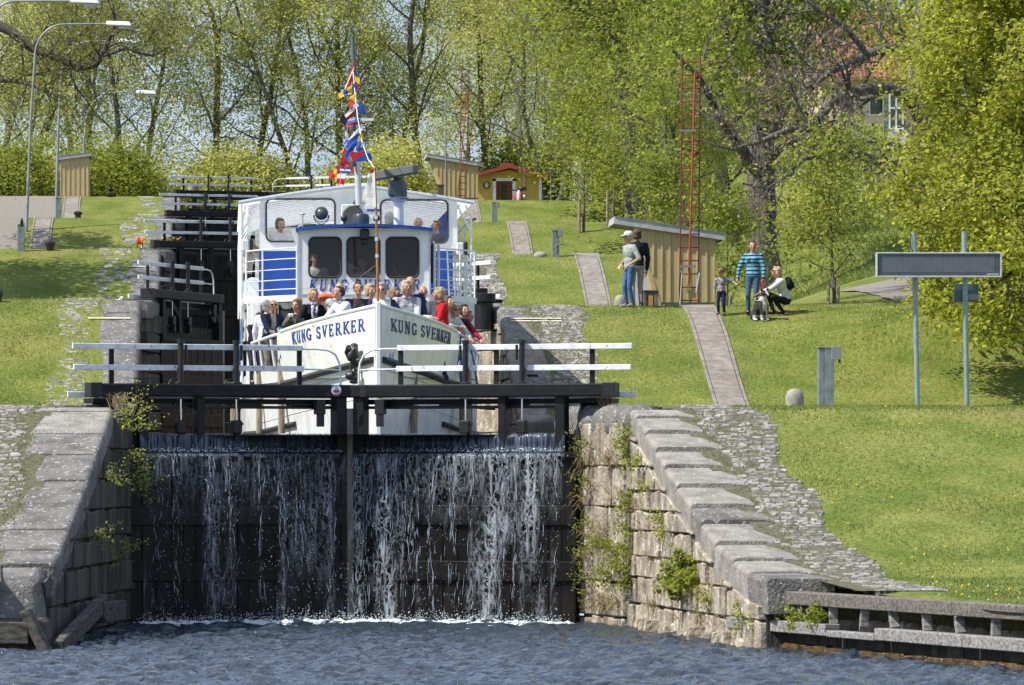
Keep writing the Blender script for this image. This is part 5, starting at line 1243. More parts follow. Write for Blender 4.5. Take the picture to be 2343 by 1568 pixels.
# ---------------------------------------------------------------- people
HAIRC = dict(grey=(.32, .31, .30), white=(.55, .53, .50), brown=(.09, .05, .025), dark=(.02, .014, .01), blond=(.48, .36, .18), sandy=(.30, .19, .09), curly=(.24, .14, .06), auburn=(.14, .055, .025), light=(.55, .44, .26))
def cone(mb, a, ra, b, rb, n=10):
    mb.tube([a, b], [ra, rb], n); mb.ball(a, ra, 1 if ra < .03 else 2); mb.ball(b, rb, 1 if rb < .03 else 2)
def ik(a, t, l1, l2, hint):
    a = Vector(a); t = Vector(t); d = t - a; L = min(d.length, (l1 + l2) * .985); u = d.normalized(); t = a + u * L
    x = (l1 * l1 - l2 * l2 + L * L) / (2 * L); h = math.sqrt(max(0, l1 * l1 - x * x)); hv = Vector(hint); hv = (hv - u * hv.dot(u)).normalized()
    return a + u * x + hv * h, t
def hand(mb, w, d, up, side, curl=.5, s=1):
    """palm and five bent fingers; w wrist, d direction, up back-of-hand normal, side +1/-1 thumb side"""
    d = d.normalized(); up = (up - d * up.dot(d)).normalized(); x = d.cross(up).normalized() * side
    for i in range(4):
        o = (i - 1.5) * .021 * s; k = w + d * .085 * s + x * -o
        cone(mb, w + x * -o * .6 + d * .01, .019 * s, k, .015 * s, 8)
        L = (.042, .047, .044, .034)[i] * s; dd = d; p = k; r = .0115 * s
        for q in range(3):
            ang = curl * (.35 + .5 * q); v = (d * math.cos(ang) - up * math.sin(ang)).normalized(); e = p + v * L * (1, .66, .5)[q]; cone(mb, p, r, e, r * .92, 6); p = e; r *= .93
    p = w + d * .02 * s + x * .02 * s; v = (d * .6 + x * .75 - up * .25).normalized(); e = p + v * .045 * s; cone(mb, p, .017 * s, e, .014 * s, 6)
    v2 = (d * .9 + x * .2 - up * .35).normalized(); e2 = e + v2 * .035 * s; cone(mb, e, .0135 * s, e2, .0115 * s, 6); cone(mb, e2, .0115 * s, e2 + v2 * .022 * s, .0105 * s, 6)

def person(label, loc, a=0, h=1.72, lean=0, hands=None, hair='brown', style='short', top=(.1, .1, .12), top2=None, legs=(.03, .035, .05), head=(0, 0), specs=None, hat=None,
           sex='m', kid=False, crouch=False, skin=None, extra=None, curl=.5, long_sleeve=True, vox=.0105, group=None, sit=0, shoes=(.03, .025, .02), wide=1.0, scarf=None, collar=None, elbow_out=1.0, tmat=None):
    s = h / 1.75; t = thing('person', label, 'person', tuple(loc), group, R(180 + a)); ORG[t.name] = Vector((0, 0, 0)); skin = skin or SKIN
    la = R(lean); U = Vector((0, math.sin(la), math.cos(la))); F_ = Vector((0, math.cos(la), -math.sin(la))); X = Vector((1, 0, 0))
    hs = 1.22 if kid else 1.07; ls = .9 if kid else 1.0
    zp = .93 * ls * s; P = Vector((0, -.0, zp - sit)); 
    if lean: P = P - Vector((0, math.sin(la) * .2 * s, 0))
    if crouch: P = Vector((0, -.16, .36)) * s
    torso = (1.0 if not kid else .93)
    ch = P + U * .32 * s * torso; nb = P + U * .515 * s * torso; sw = (.195 if sex == 'm' else .17) * s * wide * (.9 if kid else 1)
    sh = {q: P + U * .455 * s * torso + X * q * sw for q in (-1, 1)}
    hy, hp = R(head[0]), R(head[1]); hc = nb + U * .06 * s + Vector((0, .035, .115)) * s * (1.05 if kid else 1); hr = s * hs
    HM = Matrix.Rotation(-hy, 3, 'Z') @ Matrix.Rotation(-hp, 3, 'X')
    def hp_(x, y, z): return hc + HM @ (Vector((x, y, z)) * hr)
    body = MB()
    # head with brow, nose, lips, chin, ears
    body.ball(hp_(0, -.008, .02), Vector((.074, .094, .094)) * hr, 3, rot=HM); body.ball(hp_(0, .02, -.03), Vector((.060, .070, .085)) * hr, 2, rot=HM)
    body.ball(hp_(0, .050, -.088), Vector((.030, .028, .026)) * hr, 2); body.ball(hp_(0, .078, .022), Vector((.052, .014, .014)) * hr, 2, rot=HM)
    cone(body, hp_(0, .085, .012), .0125 * hr, hp_(0, .108, -.024), .0165 * hr, 8); body.ball(hp_(0, .086, -.052), Vector((.026, .010, .009)) * hr, 2, rot=HM)
    for q in (-1, 1): body.ball(hp_(q * .077, -.005, -.005), Vector((.012, .022, .034)) * hr, 2, rot=HM); body.ball(hp_(q * .04, .058, -.025), Vector((.026, .024, .03)) * hr, 2)
    cone(body, nb - U * .04 * s, .066 * s, hc - Vector((0, .0, .05)) * s, .055 * s)
    body.ball(ch, Vector((.15, .10, .19)) * s, 2); body.ball(P + U * .1 * s, Vector((.14, .10, .17)) * s, 2); cone(body, sh[-1], .05 * s, sh[1], .05 * s)
    topm = MB(); tw = wide * (1.0 if not kid else .82)
    topm.ball(ch + U * .03 * s, Vector((.20 * tw, .14, .20)) * s * torso, 2); topm.ball(P + U * .14 * s, Vector((.165 * tw, .125, .19)) * s * torso, 2); topm.ball(P + U * .02 * s, Vector((.172 * tw, .13, .11)) * s * torso, 2)
    cone(topm, sh[-1] - U * .0, .068 * s, sh[1], .068 * s); cone(topm, nb - U * .06 * s, .095 * s, nb + U * .0 * s, .068 * s)
    if sex == 'f' and not kid:
        for q in (-1, 1): topm.ball(ch + U * .05 * s + F_ * .10 * s + X * q * .075 * s, .062 * s, 2)
    ua, fa = .30 * s * (.86 if kid else 1), .26 * s * (.86 if kid else 1)
    hands = hands or {-1: ((-.26, .05, .78), None), 1: ((.26, .05, .78), None)}
    wrists = {}
    for q in (-1, 1):
        tgt, hint = hands[q] if isinstance(hands[q][0], tuple) else (hands[q], None)
        tg = Vector(tgt) * s; el, wr = ik(sh[q], tg, ua, fa, hint or (q * .8 * elbow_out, -.7, -.35)); wrists[q] = wr
        cone(body, sh[q], .046 * s, el, .038 * s); cone(body, el, .039 * s, wr, .026 * s)
        dd = (wr - el).normalized(); upv = Vector((0, .2, 1)) if abs(dd.z) < .8 else Vector((q, 0, 0))
        hand(body, wr, dd, upv, q * -1 if abs(dd.z) < .8 else q * -1, curl, s * (.9 if kid else 1))
        cone(topm, sh[q], .072 * s, el, .060 * s)
        if long_sleeve: cone(topm, el, .060 * s, el.lerp(wr, .93), .044 * s)
        else: topm.ball(el, .055 * s, 2)
    leg = MB(); sho = MB()
    leg.ball(P + Vector((0, 0, -.01)) * s, Vector((.165 * tw, .125, .12)) * s, 2)
    for q in (-1, 1):
        hipj = P + Vector((q * .09, 0, -.05)) * s
        if crouch: ank = Vector((q * .12, (.12 if q > 0 else -.02), .09)) * s; hint = (q * .35, 1, .45)
        else: ank = Vector((q * .10, (.03 if q > 0 else -.03), .08)) * s; hint = (0, 1, 0)
        kn, ank = ik(hipj, ank, (.43 if crouch else .408) * s * ls, (.42 if crouch else .402) * s * ls, hint)
        for m_, e in ((body, -.014), (leg, .0)): cone(m_, hipj, (.090 + e) * s, kn, (.062 + e) * s); cone(m_, kn, (.062 + e) * s, ank, (.05 + e) * s if m_ is leg else .036 * s)
        fd = Vector((q * .12, 1, 0)).normalized(); f0 = Vector((ank.x, ank.y, .045 * s))
        sho.ball(f0 - fd * .03 * s, Vector((.042, .05, .045)) * s, 2); cone(sho, f0, .040 * s, f0 + fd * .13 * s - Vector((0, 0, .008)) * s, .036 * s); cone(sho, f0 - fd * .03 * s + Vector((0, 0, .03)), .04 * s, ank, .042 * s)
        cone(body, ank, .036 * s, f0 + fd * .1 * s, .028 * s)
    remesh(body, vox, 'body', skin, t, 2)
    tm = tmat or cloth(top)
    pk = None; mats = [tm]
    if top2:
        mats = [tm, cloth(top2[0])]; k = top2[1]
        def pk(c, k=k):
            V = c.reshape(-1, 3) - np.array(P); up_ = V @ np.array(U); fw = V @ np.array(F_); xx = V[:, 0]
            if k == 'front': return (np.abs(xx) < .075 * s * (.4 + up_ / .35)) & (fw > .0) & (up_ > .0)
            if k == 'patch': return ((np.abs(np.abs(xx) - .14 * s) < .04 * s) & (fw > .02) & (np.abs(up_ - .2 * s) < .075 * s)) | ((np.abs(xx) < .055 * s) & (fw > .02) & (up_ > .05))
            if k == 'shoulder': return (up_ > .37 * s) & (np.abs(xx) < .17 * s)
            if k == 'stripe': return (np.mod(c.reshape(-1, 3)[:, 2], .085) > .047)
            return xx * 0 > 1
    remesh(topm, .014, 'jacket' if not pk or top2[1] != 'stripe' else 'striped_sweater', mats, t, 3, pk)
    remesh(leg, .015, 'trousers', cloth(legs), t, 2); remesh(sho, .012, 'shoes', cloth(shoes), t, 2)
    # eyes and mouth
    e = MB()
    for q in (-1, 1): e.ball(hp_(q * .032, .083, .004), Vector((.013, .008, .007)) * hr, 1, rot=HM)
    e.build('eyes', paint((.03, .025, .02)), t, world=False); e = MB(); e.ball(hp_(0, .094, -.052), Vector((.022, .006, .005)) * hr, 1, rot=HM); e.build('mouth', paint((.28, .07, .06)), t, world=False)
    # hair
    hm = MB(); hcol = HAIRC[hair]
    if style == 'bald':
        for q in (-1, 1): hm.ball(hp_(q * .066, -.03, .0), Vector((.018, .06, .045)) * hr, 2, rot=HM)
        hm.ball(hp_(0, -.082, -.01), Vector((.065, .03, .05)) * hr, 2, rot=HM)
    else:
        k = {'short': 1.0, 'bob': 1.05, 'full': 1.1, 'curly': 1.12, 'long': 1.05}[style]
        hm.ball(hp_(0, -.030, .035), Vector((.084, .092, .094)) * hr * k, 3, rot=HM); hm.ball(hp_(0, .03, .092), Vector((.060, .045, .028)) * hr * k, 2, rot=HM)
        for q in (-1, 1): hm.ball(hp_(q * .068, -.01, .03), Vector((.022, .05, .05)) * hr, 2, rot=HM)
        if style in ('bob', 'curly', 'long', 'full'):
            for q in (-1, 1): hm.ball(hp_(q * .07, -.025, -.025), Vector((.026, .05, .065)) * hr, 2, rot=HM)
            hm.ball(hp_(0, -.075, -.03), Vector((.075, .045, .07)) * hr, 2, rot=HM)
        if style == 'long': hm.ball(hp_(0, -.075, -.12), Vector((.07, .035, .10)) * hr, 2, rot=HM)
        rr = random.Random(hash(label) % 999 if False else len(label))
        for i in range(60 if style == 'curly' else 30):
            u = rr.uniform(-3.1, 0.1) if style != 'x' else 0; v = rr.uniform(-.1, 1.3) if style != 'curly' else rr.uniform(-.8, 1.4)
            r = .02 if style == 'curly' else .014; ang = rr.uniform(math.radians(170), math.radians(370)); 
            hm.ball(hp_(.078 * k * math.cos(ang) * math.cos(v), -.03 + .09 * k * math.sin(ang) * math.cos(v), .035 + .092 * k * math.sin(v)), (r * hr * 1.3, r * hr, r * hr), 1)
    remesh(hm, .0095, 'hair', mat('hair', tuple(x * .6 for x in hcol), hcol, .6, scale=60, bump=.6, bscale=90) if hair not in _MC else _MC[hair], t, 1)
    if specs:
        g = MB(); col = (.01, .01, .012) if specs == 'dark' else (.12, .08, .06)
        for q in (-1, 1):
            if specs == 'dark': g.ball(hp_(q * .034, .096, .006), Vector((.029, .010, .019)) * hr, 2, rot=HM)
            else: g.tube([hp_(q * .034 + .025 * math.cos(b), .10, .004 + .017 * math.sin(b)) for b in np.linspace(0, 6.283, 13)], .0028 * hr, 5, cap=False)
            g.tube([hp_(q * .06, .09, .01), hp_(q * .08, .0, .008)], .0035 * hr, 5)
        g.build('glasses', paint(col, .2), t, world=False)
    if hat:
        g = MB(); kind, colh = hat
        g.lathe((0, 0, 0), [(.096, -.02), (.099, .01), (.09, .05), (.06, .082), (.0, .093)], 20); g2 = MB(); g2.add([hp_(p[0] / 1, p[1] * 1.1 - .01, p[2] + .055) for p in g.v], g.f)
        br = MB(); br.lathe((0, 0, 0), [(.0, .0), (.075, .0), (.075, .008), (.0, .01)], 18); g2.add([hp_(p[0], p[1] * .95 + .10, p[2] + .045 - max(0, p[1]) * .2) for p in br.v], br.f)
        g2.build('cap', cloth(colh), t, world=False, smooth='auto')
    if scarf:
        g = MB(); g.tube([nb + Vector((.07 * math.cos(b), .085 * math.sin(b) + .02, .01)) * s for b in np.linspace(0, 6.28, 13)], .032 * s, 8, cap=False)
        g.tube([nb + Vector((.04, .10, -.02)) * s, nb + Vector((.05, .13, -.15)) * s, nb + Vector((.03, .135, -.36)) * s], .034 * s, 8); g.tube([nb + Vector((-.04, .10, -.02)) * s, nb + Vector((-.02, .14, -.15)) * s, nb + Vector((-.0, .135, -.3)) * s], .03 * s, 8)
        g.build('scarf', scarf, t, world=False, smooth=True)
    if collar:
        g = MB(); g.tube([nb + Vector((.068 * math.cos(b), .07 * math.sin(b) + .012, .015 - .02 * math.sin(b))) * s for b in np.linspace(R(110), R(430), 13)], .017 * s, 6); g.build('collar', cloth(collar), t, world=False, smooth=True)
    if extra: extra(t, s, dict(nb=nb, ch=ch, P=P, U=U, F=F_, w=wrists, hp=hp_, sh=sh))
    return t
for k, c in HAIRC.items(): _MC[k] = mat('hair', tuple(x * .55 for x in c), c, .6, scale=60, bump=.7, bscale=90)

DECKZ = 4.125
def on_deck(x, ytop, d, lean=0): 
    p = at(x, ytop, d); return p.x, p.y, p.z
def crew(label, x, ytop, d, a=0, lean=0, hands='rail', deck=DECKZ, tall=1.0, **k):
    p = at(x, ytop, d); la = R(lean); H = p.z - deck
    # head-top height of a leaning figure of height h: solve roughly
    h = H / (.535 + .465 * math.cos(la)) / tall; h = max(1.5, min(1.9, h)); s = h / 1.75
    off = math.sin(la) * .52 * s; fx, fy = math.sin(R(a)), -math.cos(R(a))
    loc = (p.x - fx * off, p.y - fy * off, deck)
    r = 1.0 / s
    HS = {'rail': {-1: ((-.20, .36, 1.03 * r), None), 1: ((.20, .36, 1.03 * r), None)}, 'fold': {-1: ((.02, .42, 1.10 * r), None), 1: ((-.02, .42, 1.12 * r), None)},
          'cam': {-1: ((-.05, .30, 1.42), None), 1: ((.05, .30, 1.40), None)}, 'down': {-1: ((-.26, .05, .78), None), 1: ((.26, .05, .78), None)},
          'chest': {-1: ((-.06, .30, 1.12 * r), None), 1: ((.06, .30, 1.12 * r), None)}, 'lean': {-1: ((-.22, .55, 1.0 * r), None), 1: ((.22, .55, 1.0 * r), None)}}[hands] if isinstance(hands, str) else hands
    return person(label, loc, a, h, lean, HS, group='passengers on the boat', **k)
def cam_extra(col, up=0):
    def f(t, s, J):
        c = (J['w'][-1] + J['w'][1]) / 2 + Vector((0, .09, .03)); mb = MB(); mb.box(tuple(c - Vector((.05, .015, .03))), tuple(c + Vector((.05, .015, .03))), 0, .006); mb.lathe(c + Vector((0, .014, 0)), [(.018, 0), (.016, -.03)], 10, axis='y'); mb.build('camera', paint(col), t, world=False)
    return f
PLAID = mat('patterned_scarf', (.55, .56, .62), (.12, .13, .22), .9, scale=26, lo=.45, hi=.55)
STRS = mat('striped_shirt', (.5, .55, .68), (.7, .73, .8), .8, scale=20, stretch=(3, 3, .4), lo=.45, hi=.55)
crew('grey-haired man in white shirt, back turned, behind the navy jacket at the left rail', 611, 688, 97.0, 150, 8, 'down', hair='grey', top=(.62, .64, .66), legs=(.05, .05, .06), style='full')
crew('bald man in navy jacket with white patches and sunglasses gripping the left rail', 626, 686, 96.0, 25, 18, {-1: ((-.16, .40, 1.0), None), 1: ((.05, .44, 1.0), None)}, hair='sandy', style='bald', top=(.012, .016, .05), top2=((.30, .27, .22), 'patch'), specs='dark', skin=SKIN2, head=(20, -5), legs=(.2, .18, .14), curl=1.0)
crew('person in black jacket bent over the left rail, mostly hidden', 596, 735, 97.3, 20, 40, {-1: ((-.1, .5, .78), None), 1: ((.1, .52, .8), None)}, hair='dark', top=(.018, .018, .02), skin=SKIN2, tall=1.0)
crew('woman with wavy light-brown hair in olive jacket holding up a phone', 679, 685, 94.9, -28, 5, {-1: ((-.08, .30, 1.38), None), 1: ((-.0, .30, 1.36), None)}, hair='curly', style='curly', top=(.105, .11, .085), sex='f', legs=(.06, .06, .06), extra=cam_extra((.6, .6, .62)), curl=.9)
crew('woman with short blond hair and glasses, black jacket and patterned scarf', 717, 661, 93.1, 22, 12, 'rail', hair='blond', style='full', top=(.016, .014, .018), sex='f', specs='thin', scarf=PLAID, head=(5, -12))
crew('dark-haired man in pale striped shirt leaning over the bow and looking left', 771, 657, 91.2, -62, 22, {-1: ((-.1, .52, 1.04), None), 1: ((.18, .5, 1.04), None)}, hair='dark', style='short', top=(.62, .66, .76), tmat=STRS, head=(-5, -25), collar=(.45, .5, .6))
crew('bald man with white side hair half hidden behind the dark-haired man', 776, 646, 92.4, 40, 10, {-1: ((-.3, .5, 1.02), None), 1: ((-.12, .5, 1.04), None)}, hair='white', style='bald', top=(.55, .55, .54), head=(30, 0))
crew('smiling person with short brown hair and dark grey jacket at the left bow', 819, 646, 91.3, 15, 8, 'rail', hair='brown', style='short', top=(.05, .045, .05), sex='f', specs='thin', head=(8, -15), wide=1.12)
crew('short-haired blonde woman in light blue behind the navy and white jacket', 846, 650, 92.0, 55, 5, 'down', hair='blond', style='full', top=(.45, .55, .72), sex='f', head=(25, 0))
crew('grey-haired person in navy and white jacket with sunglasses behind the wooden pole', 873, 648, 89.9, -5, 10, {-1: ((-.30, .30, 1.04), None), 1: ((.05, .36, 1.05), None)}, hair='grey', style='full', top=(.02, .03, .09), top2=((.6, .6, .6), 'shoulder'), specs='dark', head=(6, 0), wide=1.15, sex='f')
crew('woman with straight strawberry-blond hair looking away behind the white jacket', 900, 658, 92.6, 100, 0, 'down', hair='sandy', style='long', top=(.05, .05, .06), sex='f', head=(40, -10))
crew('tall man with receding grey hair standing behind the woman in white', 937, 632, 92.0, 12, 0, 'down', hair='grey', style='bald', top=(.02, .03, .06), collar=(.5, .55, .6))
crew('blond woman in white and grey jacket holding a small white camera over the bow', 931, 643, 90.4, 8, 14, {-1: ((-.02, .42, 1.05), None), 1: ((.14, .40, 1.08), None)}, hair='light', style='full', top=(.68, .70, .74), top2=((.34, .33, .36), 'shoulder'), sex='f', extra=cam_extra((.75, .75, .78)), wide=1.15, skin=SKIN2, head=(-6, -8), collar=(.6, .55, .7))
crew('grey-haired man in beige jacket over white shirt at the right bow', 967, 653, 92.2, 18, 10, 'fold', hair='grey', style='bald', top=(.36, .34, .30), top2=((.6, .58, .52), 'front'), wide=1.1, collar=(.02, .02, .03), head=(10, -8))
crew('woman with short blond hair in bright red jacket facing left', 1005, 658, 92.9, -80, 6, 'rail', hair='blond', style='full', top=(.55, .015, .02), sex='f', head=(0, -8), collar=(.04, .04, .06), wide=1.05)
crew('woman with curly auburn hair bent forward behind the red jacket', 1029, 680, 94.2, 60, 22, 'rail', hair='auburn', style='curly', top=(.55, .56, .56), sex='f', head=(20, -20))
crew('person with streaked blond hair and sunglasses leaning far over the right rail', 1046, 703, 94.3, 40, 42, {-1: ((-.15, .62, .88), None), 1: ((.1, .66, .9), None)}, hair='blond', style='full', top=(.60, .62, .62), specs='dark', sex='f', head=(15, -5))
crew('dark-haired person in red and navy jacket leaning over the right rail', 1067, 702, 95.1, 50, 38, {-1: ((-.2, .6, .84), None), 1: ((.02, .62, .86), None)}, hair='dark', style='full', top=(.40, .015, .03), top2=((.02, .03, .06), 'shoulder'), head=(25, -10))
crew('man with brown hair reaching his bare forearms out over the right rail', 1078, 722, 96.2, 70, 40, {-1: ((-.12, .70, .78), None), 1: ((.05, .74, .76), None)}, hair='brown', style='short', top=(.10, .12, .12), long_sleeve=False, skin=SKIN2, head=(10, -5), curl=1.2)
# inside the wheelhouse
WG = dict(deck=4.95)
crew('person in white top sitting behind the left wheelhouse window', 720, 578, 96.9, 10, 0, 'down', hair='dark', top=(.6, .62, .62), **WG)
crew('captain in white shirt with dark shoulder straps behind the middle wheelhouse window', 827, 588, 96.7, 5, 0, {-1: ((-.1, .3, 1.1), None), 1: ((.13, .13, 1.5), None)}, hair='dark', top=(.66, .68, .72), top2=((.02, .02, .03), 'none'), **WG)
crew('dark figure turned away behind the right wheelhouse window', 913, 604, 97.0, -80, 0, 'down', hair='dark', style='full', top=(.03, .03, .03), deck=4.85)
# upper deck
UG = dict(deck=5.87)
crew('woman with dark pinned hair in white top behind the left upper window', 640, 500, 103.0, 20, 0, 'fold', hair='brown', style='full', top=(.6, .62, .66), sex='f', deck=5.87)
crew('white-haired person with back turned beside the radar on the upper deck', 891, 487, 102.9, 150, 0, 'down', hair='white', style='full', top=(.5, .46, .42), deck=5.87)
crew('balding man facing forward behind the right upper window', 957, 496, 103.6, 0, 0, 'down', hair='white', style='bald', top=(.06, .07, .12), deck=5.87)
crew('brown-haired man in dark jacket in profile behind the right upper window', 1000, 505, 103.0, -60, 0, 'down', hair='auburn', style='short', top=(.04, .05, .09), deck=5.87, head=(0, -15))
crew('person with bare arms at the left edge of the upper deck behind the tubes', 574, 548, 103.2, 60, 10, {-1: ((-.3, .1, 1.5), (-1, 0, 0)), 1: ((.1, .2, 1.5), None)}, hair='white', style='full', top=(.55, .5, .45), deck=5.7)

# ---------------------------------------------------------------- people on the lawn
zt = lambda x, d: gz(at(x, 0, d).x, d)
def stander(label, x, d, h, a, **k):
    p = at(x, 0, d); return person(label, (p.x, p.y, zt(x, d) - .005), a, h, vox=.009, **k)
stander('older man in white cap, grey-green shirt and blue jeans standing hand on hip', 1440, 116.4, 1.74, -68, hair='white', style='bald', top=(.34, .37, .35), legs=(.07, .14, .30), hat=('cap', (.68, .66, .6)), long_sleeve=False,
        hands={-1: ((-.24, .12, .98), (-.6, -.8, 0)), 1: ((.24, .10, 1.0), (.7, -.7, 0))}, wide=1.12, lean=0, shoes=(.3, .28, .25))
stander('dark-haired person in navy jacket and light trousers behind the man in the cap', 1457, 117.3, 1.80, -170, hair='brown', style='full', top=(.012, .015, .035), legs=(.33, .34, .34), hands={-1: ((-.24, .16, .84), None), 1: ((.24, .05, .80), None)})
def boy_x(t, s, J): pass
BOYM = mat('small_check', (.10, .10, .12), (.32, .32, .34), .9, scale=38, lo=.48, hi=.52)
woman_loc = at(1722, 0, 115.2)
stander('small boy in brown cap, checked top and dark trousers beside the striped sweater', 1650, 115.3, 1.10, -15, kid=True, hair='sandy', style='short', top=(.25, .25, .27), tmat=BOYM, legs=(.015, .02, .045), hat=('cap', (.20, .15, .10)),
        hands={-1: ((-.56, .02, .98), None), 1: ((.24, .06, .74), None)}, head=(35, 0), vox_=0) if False else person('small boy in brown cap, checked top and dark trousers beside the striped sweater', (at(1650, 0, 115.3).x, 115.3, zt(1650, 115.3)), -20, 1.13, 0,
        {-1: ((-.52, .04, 1.12), None), 1: ((.25, .04, .74), None)}, 'sandy', 'short', (.25, .25, .27), None, (.015, .02, .045), (25, 0), None, ('cap', (.20, .15, .10)), 'm', True, tmat=BOYM, vox=.008)
BLST = (.16, .42, .60)
def leash(t, s, J):
    w = J['w'][-1]; mb = MB(); mb.tube([w + Vector((0, .05, -.03)), w + Vector((-.03, .08, -.2)), w + Vector((.02, .09, -.42))], .02, 6); mb.build('red_leash', cloth((.5, .02, .03)), t, world=False)
    mb = MB(); mb.tube([w + Vector((-.02 + .07 * math.sin(b), .06, -.10 - .14 * math.cos(b))) for b in np.linspace(0, 6.28, 14)], .012, 6); mb.build('leash_loop', paint((.03, .03, .03)), t, world=False)
stander('woman in blue and black striped sweater and jeans holding a red leash', 1722, 115.3, 1.68, -22, hair='auburn', style='short', top=BLST, top2=((.02, .02, .035), 'stripe'), legs=(.06, .12, .18), sex='f',
        hands={1: ((.38, .06, .80), (1, -.2, .2)), -1: ((-.29, .10, .80), (-1, -.5, 0))}, head=(-25, -5), extra=leash, wide=1.08, shoes=(.05, .05, .05))
def pack(t, s, J):
    mb = MB(); c = J['ch'] - J['F'] * .19 * s; mb.ball(c, (.13 * s, .10 * s, .18 * s), 2); mb.ball(c - J['F'] * .06 - J['U'] * .06, (.09 * s, .07 * s, .1 * s), 2); remesh(mb, .014, 'backpack', cloth((.015, .015, .018)), t, 2)
stander('crouching blond woman in white hooded top with sunglasses and small black backpack', 1783, 115.2, 1.68, -78, crouch=True, lean=22, hair='light', style='bob', top=(.66, .68, .70), legs=(.015, .015, .017), sex='f', specs='dark',
        hands={-1: ((-.10, .52, .50), None), 1: ((.14, .50, .42), None)}, extra=pack, head=(0, -15))
# dog: sitting black and white sheepdog
dl = at(1742, 0, 114.6); dg = thing('dog', 'black and white long-haired dog sitting in front of the crouching woman', 'dog', (dl.x, dl.y, gz(dl.x, dl.y)), None, R(25)); ORG[dg.name] = Vector((0, 0, 0))
mb = MB(); V_ = Vector      # faces -y
cone(mb, V_((0, .20, .16)), .15, V_((0, .0, .36)), .135); cone(mb, V_((0, .0, .36)), .135, V_((0, -.07, .48)), .095); mb.ball((0, -.06, .36), (.12, .11, .16), 2)
cone(mb, V_((0, -.08, .5)), .07, V_((0, -.12, .60)), .075); mb.ball((0, -.13, .62), (.082, .095, .078), 2); cone(mb, V_((0, -.19, .60)), .045, V_((0, -.29, .575)), .03)
for q in (-1, 1):
    cone(mb, V_((q * .075, -.08, .34)), .055, V_((q * .07, -.12, .17)), .035); cone(mb, V_((q * .07, -.12, .17)), .033, V_((q * .07, -.12, .03)), .028); mb.ball((q * .07, -.145, .022), (.03, .05, .024), 2)
    mb.ball((q * .12, .16, .13), (.07, .13, .12), 2); cone(mb, V_((q * .14, .22, .08)), .04, V_((q * .14, .06, .03)), .03); mb.ball((q * .14, .0, .022), (.03, .055, .024), 2)
    cone(mb, V_((q * .065, -.10, .68)), .03, V_((q * .085, -.12, .735)), .016); cone(mb, V_((q * .085, -.12, .735)), .016, V_((q * .10, -.15, .70)), .012)
cone(mb, V_((0, .32, .07)), .05, V_((.1, .52, .05)), .05); cone(mb, V_((.1, .52, .05)), .05, V_((.18, .62, .06)), .02)
for i in range(60):
    a_ = random.uniform(0, 6.28); z_ = random.uniform(.12, .45); mb.ball((.135 * math.cos(a_), .06 + .12 * math.sin(a_) + (.36 - z_) * .4, z_), .024, 1)
FURB = mat('black_fur', (.008, .008, .009), (.03, .028, .027), .6, scale=40, bump=.8); FURW = mat('white_fur', (.5, .48, .44), (.72, .7, .66), .8, scale=40, bump=.8)
remesh(mb, .011, 'body', [FURB, FURW], dg, 1, lambda c: ((c[:, 1] < -.06) & (np.abs(c[:, 0]) < .06) & (c[:, 2] < .52) & (c[:, 2] > .12)) | (c[:, 2] < .13) & (c[:, 1] < .1) | ((np.abs(c[:, 0]) < .022) & (c[:, 2] > .54) & (c[:, 1] < -.15)) | ((c[:, 2] > .45) & (c[:, 2] < .54)))
mb = MB(); mb.ball((0, -.315, .582), (.016, .014, .013), 1); 
for q in (-1, 1): mb.ball((q * .035, -.205, .64), .011, 1)
mb.build('eyes_and_nose', paint((.01, .01, .01), .2), dg, world=False)
